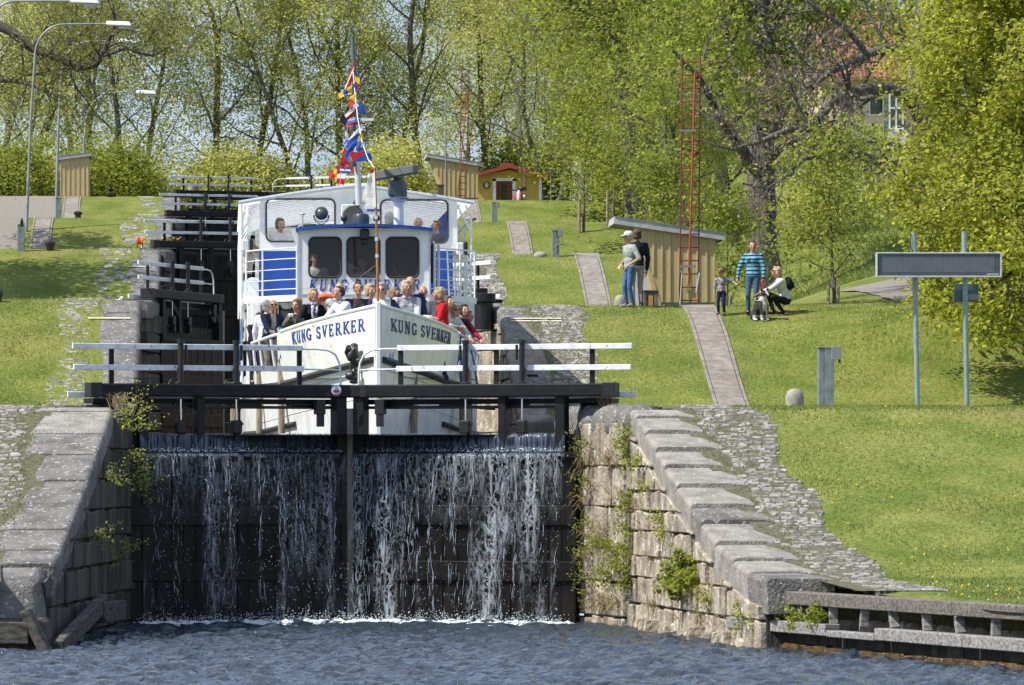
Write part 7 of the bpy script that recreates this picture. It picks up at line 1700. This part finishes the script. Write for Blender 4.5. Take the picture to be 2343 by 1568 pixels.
# --- bushes under the limes
BUSH = dict(depth=2, n=(9, 6), start=(.05, .1), angle=(.9, .8), len=(.75, .6), thin=(.6, .6), bend=(.15, .2, .25, .3), up=(.05, .03, 0, 0), taper=(.8, .85, .9, .9), seg=(.5, .4, .3, .3))
bp_ = [build_tree('bush', 'x', (0, 0, 0), 3.4, .06, BUSH, [LEAF_M, LEAF_L, LEAF_L][i], 9, .5, .16, 80 + i, 'bushes under the limes', 'bush', trunk_n=3) for i in range(3)]
bl = [(20, 238, 0), (90, 242, 1), (165, 244, 1), (250, 240, 0), (320, 243, 1), (400, 246, 2), (480, 244, 1), (560, 243, 1), (640, 247, 0), (720, 243, 1), (800, 245, 2), (870, 243, 1), (940, 246, 1), (1010, 250, 0), (1270, 240, 2), (1340, 236, 0), (1420, 226, 2), (1500, 222, 0), (1300, 250, 1), (1200, 252, 0), (1580, 215, 2)]
skip = {5, 9, 13, 14, 15, 18}
used = set()
for i, (x, d, k) in enumerate(bl):
    if i in skip: continue
    c = bp_[k] if k not in used else copy_tree(bp_[k]); used.add(k); p = at(x, 0, d); c.location = (p.x, d, gz(p.x, d) - .1 if p.x > 8 else 14.5); c.rotation_euler = (0, 0, i * 2.1); s = .85 + .35 * math.sin(i * 3.1); c.scale = (s * 1.15, s * 1.15, s)
    c['label'] = '%s bush under the limes, number %d from the left of the top bank' % (['dark green', 'yellow-green', 'mid green'][k], i + 1) if False else ['mid green', 'light yellow-green', 'pale green'][k] + ' bush on the top bank ' + ['beneath the lamp at far left', 'right of the far-left lamp', 'behind the tan hut', 'right of the tan hut', 'left of the top gate end', 'behind the left end of the top gate', 'behind the basket on the top gate', 'behind the left half of the top gate', 'behind the centre of the top gate', 'behind the right leaf of the top gate', 'left of the mast', 'just right of the mast', 'above the radar scanner', 'left of the top hut', 'right of the red-roofed house', 'beside the thin birches', 'near the leaning trunk', 'at the foot of the leaning grey trunk', 'by the right end of the red roof', 'behind the red-roofed house ridge', 'right of the leaning grey trunk'][i]
# --- maples and oaks on the right-hand hill
MAP = dict(LIME); MAP['n'] = (13, 7, 5); MAP['angle'] = (1.05, .8, .7); MAP['start'] = (.26, .15, .1)
mp_ = [build_tree('maple_tree', 'x', (0, 0, 0), 14 + i, .3, MAP, LEAF_M, 4, .42, .16, 120 + i, 'leafy maples on the right hill') for i in range(3)]
ml = [(1560, 196, 0, .9), (1640, 208, 1, .9), (1690, 178, 2, .6), (1830, 246, 0, .75), (2230, 222, 2, .8), (2260, 180, 0, .9), (1480, 214, 2, .9), (1590, 172, 0, .55), (2450, 200, 2, 1), (1760, 262, 1, .9), (1900, 275, 2, .9), (2160, 280, 0, 1.)]
mlab = ['behind the upper part of the tall red ladder', 'right of the tall red ladder top', 'behind the thick dark trunk', 'between the thick trunk and the tiled house', 'in front of the right end of the tiled house', 'behind the message board', 'left of the tall red ladder', 'small one directly behind the nearer yellow hut', 'just outside at the right', 'far behind the thick dark trunk', 'farthest one behind the tiled house', 'right behind the tiled house']
used = set()
for i, (x, d, k, s) in enumerate(ml):
    c = mp_[k] if k not in used else copy_tree(mp_[k]); used.add(k); p = at(x, 0, d); c.location = (p.x, d, gz(p.x, d) - .1); c.rotation_euler = (0, 0, i * 2.7); c.scale = (s, s, s); c['label'] = 'leafy green maple ' + mlab[i]

def poly_tree(name, label, limbs, leaf, nper, sig, size, seed, base, twig=None, bark=None, seeds=None, cat='tree', parts=True, crown_from=0, sub=(26, .9), dens=1.0, cluster=3, twigup=.0):
    """tree whose main limbs are given as polylines [(point, radius)...]; side twigs are grown along them"""
    r = np.random.default_rng(seed); t = thing(name, label, cat, tuple(base)); tubes = []; tips = []
    sp = dict(depth=2, n=(5, 4), start=(.2, .15), angle=(.8, .8), len=(.55, .5), thin=(.55, .55), bend=(.14, .2, .25, .3), up=(.02, -.02, -.04, -.05), taper=(.8, .85, .9, .9), seg=(.5, .4, .3, .3))
    for li, (pts, rs, ntw, Lt) in enumerate(limbs):
        P = [Vector(p) for p in pts]; Q, RR = [P[0]], [rs[0]]
        for a, b, ra, rb in zip(P, P[1:], rs, rs[1:]):
            k = max(2, int((b - a).length / .5))
            for i in range(k): u = (i + 1) / k; Q.append(a.lerp(b, u) + Vector(r.normal(0, .02 * (b - a).length / k + .008, 3))); RR.append(ra + (rb - ra) * u)
        tubes.append((Q, RR, 10 if rs[0] > .15 else 7))
        for k in range(ntw):
            i = int(len(Q) * (.25 + .74 * (k + r.uniform(0, 1)) / ntw)) if li else int(len(Q) * (crown_from + (1 - crown_from) * (k + r.uniform(0, 1)) / ntw)); i = min(i, len(Q) - 2); dd = (Q[i + 1] - Q[i]).normalized(); sd = dd.orthogonal().normalized(); sd.rotate(Matrix.Rotation(r.uniform(0, 6.28), 3, dd))
            grow(r, tubes, tips, Q[i], dd * .5 + sd * .8 + Vector((0, 0, twigup)), Lt * r.uniform(.6, 1.2), min(RR[i] * .45, .06), 0, sp)
    mb = MB()
    for pts, rs, n in tubes: mb.tube(pts, list(rs), n, cap=False)
    mb.build('trunk', bark or BARK, t, smooth=True)
    if leaf: leaves_mesh('crown', [tuple(p) for p in tips], nper, sig, size, leaf, t, seed, cluster=cluster)
    if seeds: leaves_mesh('dry_seed_clusters', [tuple(p) for p in tips[::seeds]], 1, .12, .11, LEAF_S, t, seed + 1, droop=1.2, cluster=5)
    return t
def PX(l, d0, d1=None): 
    n = len(l); d1 = d1 or d0
    return [at(x, y, d0 + (d1 - d0) * i / max(1, n - 1)) for i, (x, y) in enumerate(l)]
# thick dark trunk
b = at(1745, 640, 142)
poly_tree('oak_tree', 'big tree with thick ribbed trunk standing behind the woman in the striped sweater',
 [(PX([(1745, 660), (1742, 560), (1740, 420), (1745, 300), (1748, 150), (1740, -60)], 142), [.55, .46, .40, .33, .28, .2], 16, 3.2),
  (PX([(1738, 400), (1690, 330), (1640, 260), (1600, 180), (1540, 120)], 142, 139), [.2, .16, .12, .09, .05], 6, 2.4), (PX([(1748, 330), (1790, 260), (1830, 180), (1850, 90), (1860, 0)], 142, 144), [.22, .18, .13, .1, .06], 10, 2.4),
  (PX([(1742, 250), (1690, 170), (1660, 80), (1640, 0)], 142, 145), [.2, .15, .1, .06], 9, 2.4), (PX([(1742, 380), (1800, 330), (1850, 310), (1900, 320)], 142, 138), [.14, .1, .07, .04], 4, 1.8)],
 LEAF_M, 2, .33, .15, 201, b, crown_from=.66, bark=mat('ribbed_bark', (.04, .036, .032), (.20, .18, .16), .95, scale=5, bump=1, bscale=12, bdist=.08, stretch=(3, 3, .5)))
# leaning grey trunk
b = at(1447, 520, 187)
poly_tree('ash_tree', 'tree with leaning grey trunk left of the nearer yellow hut roof',
 [(PX([(1450, 540), (1443, 450), (1438, 330), (1430, 200), (1420, 60), (1390, -40)], 187), [.36, .30, .27, .25, .2, .14], 14, 4), (PX([(1432, 240), (1470, 190), (1480, 120), (1530, 40)], 187, 184), [.2, .16, .12, .08], 10, 3.2),
  (PX([(1400, 110), (1370, 60), (1320, 20), (1260, -30)], 187), [.2, .17, .15, .1], 9, 3.5), (PX([(1436, 420), (1410, 370), (1370, 340), (1310, 300)], 187, 184), [.08, .06, .04, .03], 6, 2)],
 LEAF_M, 3, .5, .16, 202, b, crown_from=.6, bark=mat('grey_bark', (.06, .055, .05), (.22, .2, .18), .95, scale=6, bump=1, bscale=20, bdist=.05))
# arching half-dead tree on the right
b = at(2125, 712, 124.5)
poly_tree('old_tree', 'old tree at the road with arching bare limbs and brown seed clusters reaching left',
 [(PX([(2128, 730), (2120, 640), (2125, 520), (2112, 400), (2100, 280), (2110, 130), (2125, 0), (2140, -120)], 124.5), [.48, .40, .36, .34, .32, .3, .26, .2], 5, 1.5),
  (PX([(2105, 270), (2085, 225), (2040, 200), (1975, 205), (1915, 225), (1880, 260), (1850, 295), (1800, 300), (1740, 325), (1680, 340), (1600, 322)], 124, 120), [.19, .17, .15, .14, .13, .12, .10, .08, .06, .04, .02], 13, 1.5),
  (PX([(2108, 150), (2080, 112), (2030, 108), (1960, 135), (1900, 165), (1860, 205)], 124, 121), [.16, .13, .12, .1, .08, .05], 13, 1.6),
  (PX([(2100, 480), (2075, 410), (2030, 375), (1960, 355), (1900, 358), (1840, 362), (1805, 400), (1755, 432), (1700, 420)], 124, 120), [.15, .14, .13, .11, .10, .07, .04, .03, .02], 11, 1.3),
  (PX([(2102, 400), (2085, 350), (2050, 330), (1990, 325), (1930, 345)], 124, 122), [.08, .07, .06, .04, .025], 8, 1.2),
  (PX([(1930, 350), (1880, 300), (1830, 240), (1800, 180)], 121, 120), [.05, .04, .03, .02], 8, 1.1),
  (PX([(1990, 135), (1930, 60), (1870, 20), (1800, -20)], 122, 120), [.08, .06, .05, .03], 9, 1.5)],
 None, 1, .1, .1, 203, b, seeds=7, twigup=.15, bark=mat('lichened_bark', (.07, .065, .055), (.24, .22, .19), .95, scale=5, bump=1, bscale=16, bdist=.06, stretch=(3, 3, .8)))
# near bright tree at right: trunk just outside, boughs hanging in
b = Vector((at(2460, 0, 112).x, 112, gz(at(2460, 0, 112).x, 112)))
lim = [(PX([(2460, 950), (2450, 600), (2440, 300), (2420, 0), (2400, -200)], 112), [.4, .36, .3, .22, .1], 12, 3)]
for i, (ys, xe, ye, dz) in enumerate(((600, 2225, 680, -3), (560, 2150, 580, 1), (480, 2125, 475, -2), (400, 2210, 330, 2), (330, 2205, 250, -3), (250, 2210, 150, 1), (160, 2215, 60, -2), (80, 2225, -10, 2), (540, 2280, 620, 3), (540, 2320, 680, -4), (560, 2400, 640, -1), (420, 2230, 420, -4), (300, 2260, 300, 4), (180, 2270, 190, -4), (40, 2250, 20, -1), (520, 2330, 520, -5), (100, 2330, 90, 4), (-40, 2300, -60, -2))):
    lim.append((PX([(2445, ys), ((2445 + xe) / 2 + 10, (ys + ye) / 2 - 45), (xe + 30, ye - 15), (xe, ye + 8)], 112, 112 + dz), [.11, .07, .04, .015], 9, 1.45))
poly_tree('broadleaf_tree', 'bright yellow-green tree whose boughs hang in along the right edge over the message board', lim, LEAF_B, 4, .21, .125, 204, b, cluster=2, crown_from=.5, twigup=.45)
# left tree with dark limb crossing behind the lamp
b = Vector((at(-140, 0, 192).x, 192, 11.8))
poly_tree('old_tree', 'dark tree at the upper left whose crooked limb crosses behind the street lamps',
 [(PX([(-140, 520), (-120, 350), (-100, 200), (-90, 60), (-60, -60)], 192), [.5, .45, .4, .3, .2], 10, 4),
  (PX([(-95, 120), (-30, 50), (25, 70), (70, 110), (130, 130), (180, 155), (220, 148), (240, 110), (262, 60), (258, 10)], 192, 190), [.25, .22, .2, .18, .16, .15, .13, .1, .07, .05], 18, 2.4),
  (PX([(-110, 250), (-20, 180), (60, 190), (130, 220)], 192, 190), [.14, .12, .08, .03], 8, 2.0), (PX([(230, 130), (290, 110), (350, 130), (400, 100)], 190), [.07, .06, .04, .02], 8, 1.8)],
 LEAF_O, 1, .45, .13, 205, b)
# trees just outside the left edge which shade the lawn
for (X, Y, H, sd, lab) in ((-13.8, 147, 12.5, 301, 'shade tree outside the left edge beside the third bank'), (-15.5, 141, 13, 304, 'second shade tree outside the left edge before the third bank'), (-16.5, 181, 12, 302, 'shade tree outside the left edge beside the gravel yard'), (-18.5, 206, 13, 303, 'shade tree outside the left edge behind the tan hut')):
    build_tree('lime_tree', lab, (X, Y, gz(X, Y)), H, .3, MAP, LEAF_L, 5, .4, .18, sd)
# saplings
SAP = dict(depth=2, n=(16, 6), start=(.32, .15), angle=(1.0, .8), len=(.38, .5), thin=(.4, .5), bend=(.03, .12, .2, .2), up=(.03, .06, .02, 0), taper=(.8, .85, .9, .9), seg=(.5, .3, .25, .25))
def stakes(x, y, d, h=.75, n=3, r=.035):
    for k in range(n):
        p = at(x + (k - 1) * 11 * 98 / (FPX / d) * (FPX / d) / 98, y, d + (k % 2) * .4); mb = MB(); g = gz(p.x, p.y); mb.tube([(p.x, p.y, g - .1), (p.x + .02, p.y, g + h * (1 - .1 * k))], r, 7)
        tag(mb.build('tree_stake', LOG, base=(p.x, p.y, g)), 'short wooden stake supporting the sapling %s' % {1905: 'beside the crouching woman', 1660: 'behind the nearer yellow hut', 1400: 'at the gravel path', 1335: 'on the fourth bank'}[x], 'stake', 'stakes round the sapling at pixel' if False else 'stakes of one sapling %s' % {1905: 'beside the crouching woman', 1660: 'behind the hut', 1400: 'at the gravel path', 1335: 'on the fourth bank'}[x])
def sap(x, d, H, leaf, nper, size, seed, lab, spec=SAP, y=705, cat='tree', sig=.16, rad=.035, bark=None):
    p = at(x, 0, d); return build_tree('sapling', lab, (p.x, d, gz(p.x, d)), H, rad, spec, leaf, nper, sig, size, seed, cat=cat, bark=bark or BARKL, cluster=2)
SAP1 = dict(SAP); SAP1['len'] = (.42, .5); SAP1['n'] = (20, 6); SAP1['start'] = (.22, .2); sap(1908, 117.3, 3.9, LEAF_M, 4, .125, 401, 'young leafy tree right of the crouching woman', SAP1, sig=.3, rad=.045); stakes(1905, 706, 117.2, .5)
sap(1662, 139, 3.6, LEAF_M, 5, .12, 402, 'young tree with stake frame behind the right end of the nearer yellow hut', sig=.2); stakes(1660, 600, 139, 1.0)
TH = dict(SAP); TH['up'] = (.03, .16, .08, 0); TH['angle'] = (.55, .5); TH['start'] = (.3, .2)
sap(1335, 187.5, 3.6, LEAF_O, 1, .06, 403, 'thin barely budding young tree on the fourth bank', TH, rad=.05); stakes(1335, 512, 187.4, 1.1, 1, .06)
sap(1402, 189, 5.6, LEAF_O, 1, .06, 404, 'thin bare young tree next to the gravel path', TH, rad=.05); stakes(1400, 512, 188.5, 1.3, 1, .06)
sap(1520, 160, 3.5, LEAF_M, 5, .13, 405, 'low leafy young tree behind the high end of the nearer hut roof', sig=.25)
BIR = dict(SAP); BIR['n'] = (14, 5); BIR['up'] = (.02, .14, .08, 0); BIR['angle'] = (.5, .5); BIR['start'] = (.25, .2); BIR['len'] = (.32, .5)
for i, (x, d, H) in enumerate(((1200, 236, 6.5), (1262, 238, 6), (1295, 240, 8), (1318, 237, 7), (1345, 242, 8), (1282, 246, 9), (1365, 238, 6))):
    p = at(x, 0, d); build_tree('birch', 'thin birch with sparse olive buds, %s of the group right of the red-roofed house' % ordn[i], (p.x, d, max(14.5, gz(p.x, d)) if x < 1300 else gz(p.x, d)), H, .06, BIR, LEAF_O, 2, .22, .09, 500 + i, 'thin birches by the house', bark=BARKL, cluster=2)
# leafy low growth beneath the big trees
for i, (x, d, s, lab) in enumerate(((1870, 152, .5, 'between thick trunk and the sapling'),)):
    c = copy_tree(bp_[2]); p = at(x, 0, d); c.location = (p.x, d, gz(p.x, d) - .1); c.rotation_euler = (0, 0, i * 1.3); c.scale = (s, s, s * 1.1); c['group'] = 'low bushes on the right hill'; c['label'] = 'mid green bush on the hill ' + lab
# tiled house up on the hill
d = 236; t = thing('tiled_house', 'pale house with red tiled roof glimpsed through the trees on the hill', 'house', tuple(at(2000, 290, d)))
a, b = at(1880, 300, d), at(2140, 180, d); mb = MB(); mb.box((a.x, d, a.z - 4), (b.x, d + 6, b.z)); mb.build('wall', paint((.62, .52, .38)), t)
TILE = mat('red_tiles', (.22, .075, .055), (.34, .13, .095), .8, scale=8, bump=1, bscale=5, stretch=(5, 1, 1), island=.1)
mb = MB(); x = a.x - .4
while x < b.x + .4: mb.prism([(x, d - .5, b.z - .1), (x + .22, d - .5, b.z - .1), (x + .22, d - .5, b.z + .0), (x + .11, d - .5, b.z + .06), (x, d - .5, b.z)], (0, 0, 0), (0, 3.4, 3.4)); x += .23
mb.build('roof', TILE, t)
for x in (1925, 1990, 2060): 
    p, q = at(x, 262, d), at(x + 28, 205, d); mb = MB(); mb.box((p.x - .06, d - .05, p.z - .06), (q.x + .06, d - .001, q.z + .06)); w = mb.build('window', WHITE, t); mb = MB(); mb.box((p.x, d - .06, p.z), (q.x, d - .051, q.z)); mb.build('pane', GLASSD, w)
t = thing('greenhouse', 'small grey glazed shelter with white base beside the tiled house', 'shelter', tuple(at(2065, 285, 215))); a, b = at(2035, 280, 215), at(2095, 215, 215); mb = MB()
for i in range(5): x = a.x + (b.x - a.x) * i / 4; mb.box((x - .03, 215, a.z - .3), (x + .03, 215.06, b.z))
for z in (a.z - .3, (a.z + b.z) / 2, b.z): mb.box((a.x, 214.98, z - .04), (b.x, 215.08, z + .04))
mb.build('frame', WHITE, t); mb = MB(); mb.box((a.x + .02, 215.1, a.z - 1), (b.x - .02, 217, b.z - .02)); mb.build('glazing', GLASSD, t); mb = MB(); mb.box((a.x - .1, 214.8, a.z - 1.6), (b.x + .1, 215, a.z - .3)); mb.build('base', WHITE, t)

# ---------------------------------------------------------------- plants on the lock walls
def shrublet(label, pts, n, size, leaf, seed, name='wall_plant', spread=.12, L=.5, stems=7, dirv=(-.3, -.3, .5), base=None):
    r = np.random.default_rng(seed); b = Vector(pts[0]); t = thing(name, label, 'plant', tuple(b)); mb = MB(); tips = []
    for p in pts:
        for k in range(stems):
            q = Vector(p); d = (Vector(dirv) + Vector(r.normal(0, .45, 3))).normalized(); P = [q.copy()]; l = L * r.uniform(.5, 1.2)
            for i in range(5): d = (d + Vector(r.normal(0, .15, 3)) + Vector((0, 0, -.04))).normalized(); q = q + d * l / 5; P.append(q.copy()); (tips.append(q.copy()) if i > 0 else None)
            mb.tube(P, [.006, .005, .004, .004, .003, .002], 4, cap=False)
    mb.build('stems', BARKL, t); leaves_mesh('leaves', [tuple(p) for p in tips], n, spread * .5, size, leaf, t, seed, cluster=1); return t
def tuft(mb_sets, p, r, n, h, dirv, V):
    for i in range(n):
        d = (Vector(dirv) + Vector(r.normal(0, .5, 3))).normalized(); l = h * r.uniform(.5, 1.3); b = Vector(p) + Vector(r.normal(0, .05, 3)); w = Vector((.008, 0, 0)) if abs(d.x) < .8 else Vector((0, .008, 0)); m = b + d * l * .55; e = m + (d + Vector((0, 0, -.9))).normalized() * l * .5
        V.extend([b - w, b + w, m + w * .7, m - w * .7, m - w * .7, m + w * .7, e + w * .15, e - w * .15])
# leafy sprays (photo positions on the walls)
shrublet('young yellow-green birch shoot sprouting from the top of the left wing wall', [at(305, 955, 79.6), at(285, 985, 79.4), at(318, 990, 79.8)], 4, .055, LEAF_B, 601, L=.5, stems=6, dirv=(0, -.2, 1))
shrublet('green weeds hanging down the shaded left wall below the birch shoot', [at(300, 1040, 79.3), at(285, 1090, 79), at(310, 1120, 79.6), at(240, 1080, 77), at(210, 1230, 74.5), at(270, 1270, 77)], 5, .05, LEAF_M, 602, L=.42, stems=6, dirv=(.6, -.3, .15))
rw = lambda x, y, d: at(x, y, d)
def onwall(Y, z, off=.06): return Vector((xin_r(Y) - off, Y, z))
def onpier(Y, z, off=.06): return Vector((px(Y) - off, Y, z))
shrublet('leafy green plants growing down the joint between pier and wing wall', [onwall(79.4, z) for z in (3.0, 2.75, 1.9, 1.55, 1.2, .95, .7)] + [onpier(80.2, 1.3), onpier(80.0, 1.0), onpier(80.3, .75)], 7, .06, LEAF_M, 603, L=.3, stems=6, dirv=(-.5, -.6, .2))
shrublet('large-leaved plant on the face of the right wing wall below the coping', [onwall(74.4, .95), onwall(74.1, 1.1), onwall(73.6, .85), onwall(74.7, .75)], 9, .10, LEAF_M, 604, L=.34, stems=7, dirv=(-.6, -.6, .15))
shrublet('small bright weeds in the upper joints of the right wing wall', [onwall(77.6, 2.2), onwall(76.6, 1.75), onwall(76.4, 1.5), onwall(78.4, 2.6), onwall(72.6, .6)], 6, .05, LEAF_B, 605, L=.22, stems=6, dirv=(-.5, -.6, .2))
shrublet('creeping weeds on the pier face beside the falling water', [onpier(81.2, z) for z in (2.9, 2.3, 1.6, 1.2, .8, .5)] + [onpier(80.6, 1.25)], 5, .045, LEAF_M, 606, L=.3, stems=6, dirv=(-.6, -.5, .1))
shrublet('green leafy plants sprouting between the posts of the timber quay', [qp(.9, .35, .1), qp(1.5, .45, .1), qp(2.2, .38, .1), qp(3.1, .4, .1)], 8, .075, LEAF_M, 607, L=.3, stems=6, dirv=(-.3, -.4, .6))
shrublet('green weed on the wall foot by the beginning of the quay', [qp(.2, .5, .05), qp(.4, .42, .1)], 7, .06, LEAF_M, 608, L=.25, stems=6, dirv=(-.3, -.5, .5))
V = []; r = np.random.default_rng(77)
for _ in range(34):
    Y = r.uniform(79.75, 81.8); z = r.choice([2.6, 2.0, 1.45, .9, .35]) + r.normal(0, .05); tuft(None, onpier(Y, z, .02), r, 26, .3, (-.8, -.3, .35), V)
for _ in range(40):
    Y = r.uniform(71, 79.4); z = r.choice([2.3, 1.9, 1.5, 1.1, .7, .3]) + r.normal(0, .04)
    if z < float(prof(Y)) - .45: tuft(None, onwall(Y, z, .02), r, 20, .22, (-.7, -.4, .4), V)
V = np.array([tuple(v) for v in V]); o = raw('straw_tufts', V, np.arange(len(V)).reshape(-1, 4), STRAW, base=(4.2, 79, 1.5)); tag(o, 'dry straw-coloured grass tufts hanging from the wall joints', 'grass', kind='stuff')
V = []
for Y in np.arange(71.4, 79.6, .16):
    for q in range(3): x = xin_r(Y) + r.uniform(.15, .95); 
    x = xo_r(Y) + r.normal(.0, .09); tuft(None, (x, Y, gz(x, Y) + .02), r, 8, .05, (0, 0, 1), V)
for Y in np.arange(70.5, 81, .2):
    for q in range(2): x = xo_l(Y) + r.normal(.0, .15); tuft(None, (x, Y, gz(x, Y) + .02), r, 8, .05, (0, 0, 1), V)
for (a_, b_, f) in ((106.5, 117, xo_l), (106.5, 117, xo_r), (143.5, 153, xo_l)):
    for Y in np.arange(a_, b_, .16):
        for q in range(2): x = f(Y) + r.normal(0, .2); tuft(None, (x, Y, gz(x, Y) + .02), r, 8, .06, (0, 0, 1), V)
V = np.array([tuple(v) for v in V]); o = raw('joint_grass', V, np.arange(len(V)).reshape(-1, 4), BLADE, base=(0, 80, 3)); tag(o, 'short green grass and weeds in the joints between coping and cobbles', 'grass', kind='stuff')
V = []
for (x, y, d) in ((283, 925, 80.5), (266, 930, 80.3), (1365, 918, 82.4), (1395, 925, 82), (1385, 930, 81.6), (1300, 1010, 82), (1290, 1000, 82.2)):
    tuft(None, at(x, y, d), r, 30, .28, (0, -.1, 1), V)
V = np.array([tuple(v) for v in V]); o = raw('dry_grass', V, np.arange(len(V)).reshape(-1, 4), STRAW, base=(-3.9, 80.3, 3.5)); tag(o, 'dry grass stalks on the masonry at both ends of the lowest gate', 'grass', kind='stuff')
print('objects', len(bpy.data.objects), 'polys', sum(len(m.polygons) for m in bpy.data.meshes))
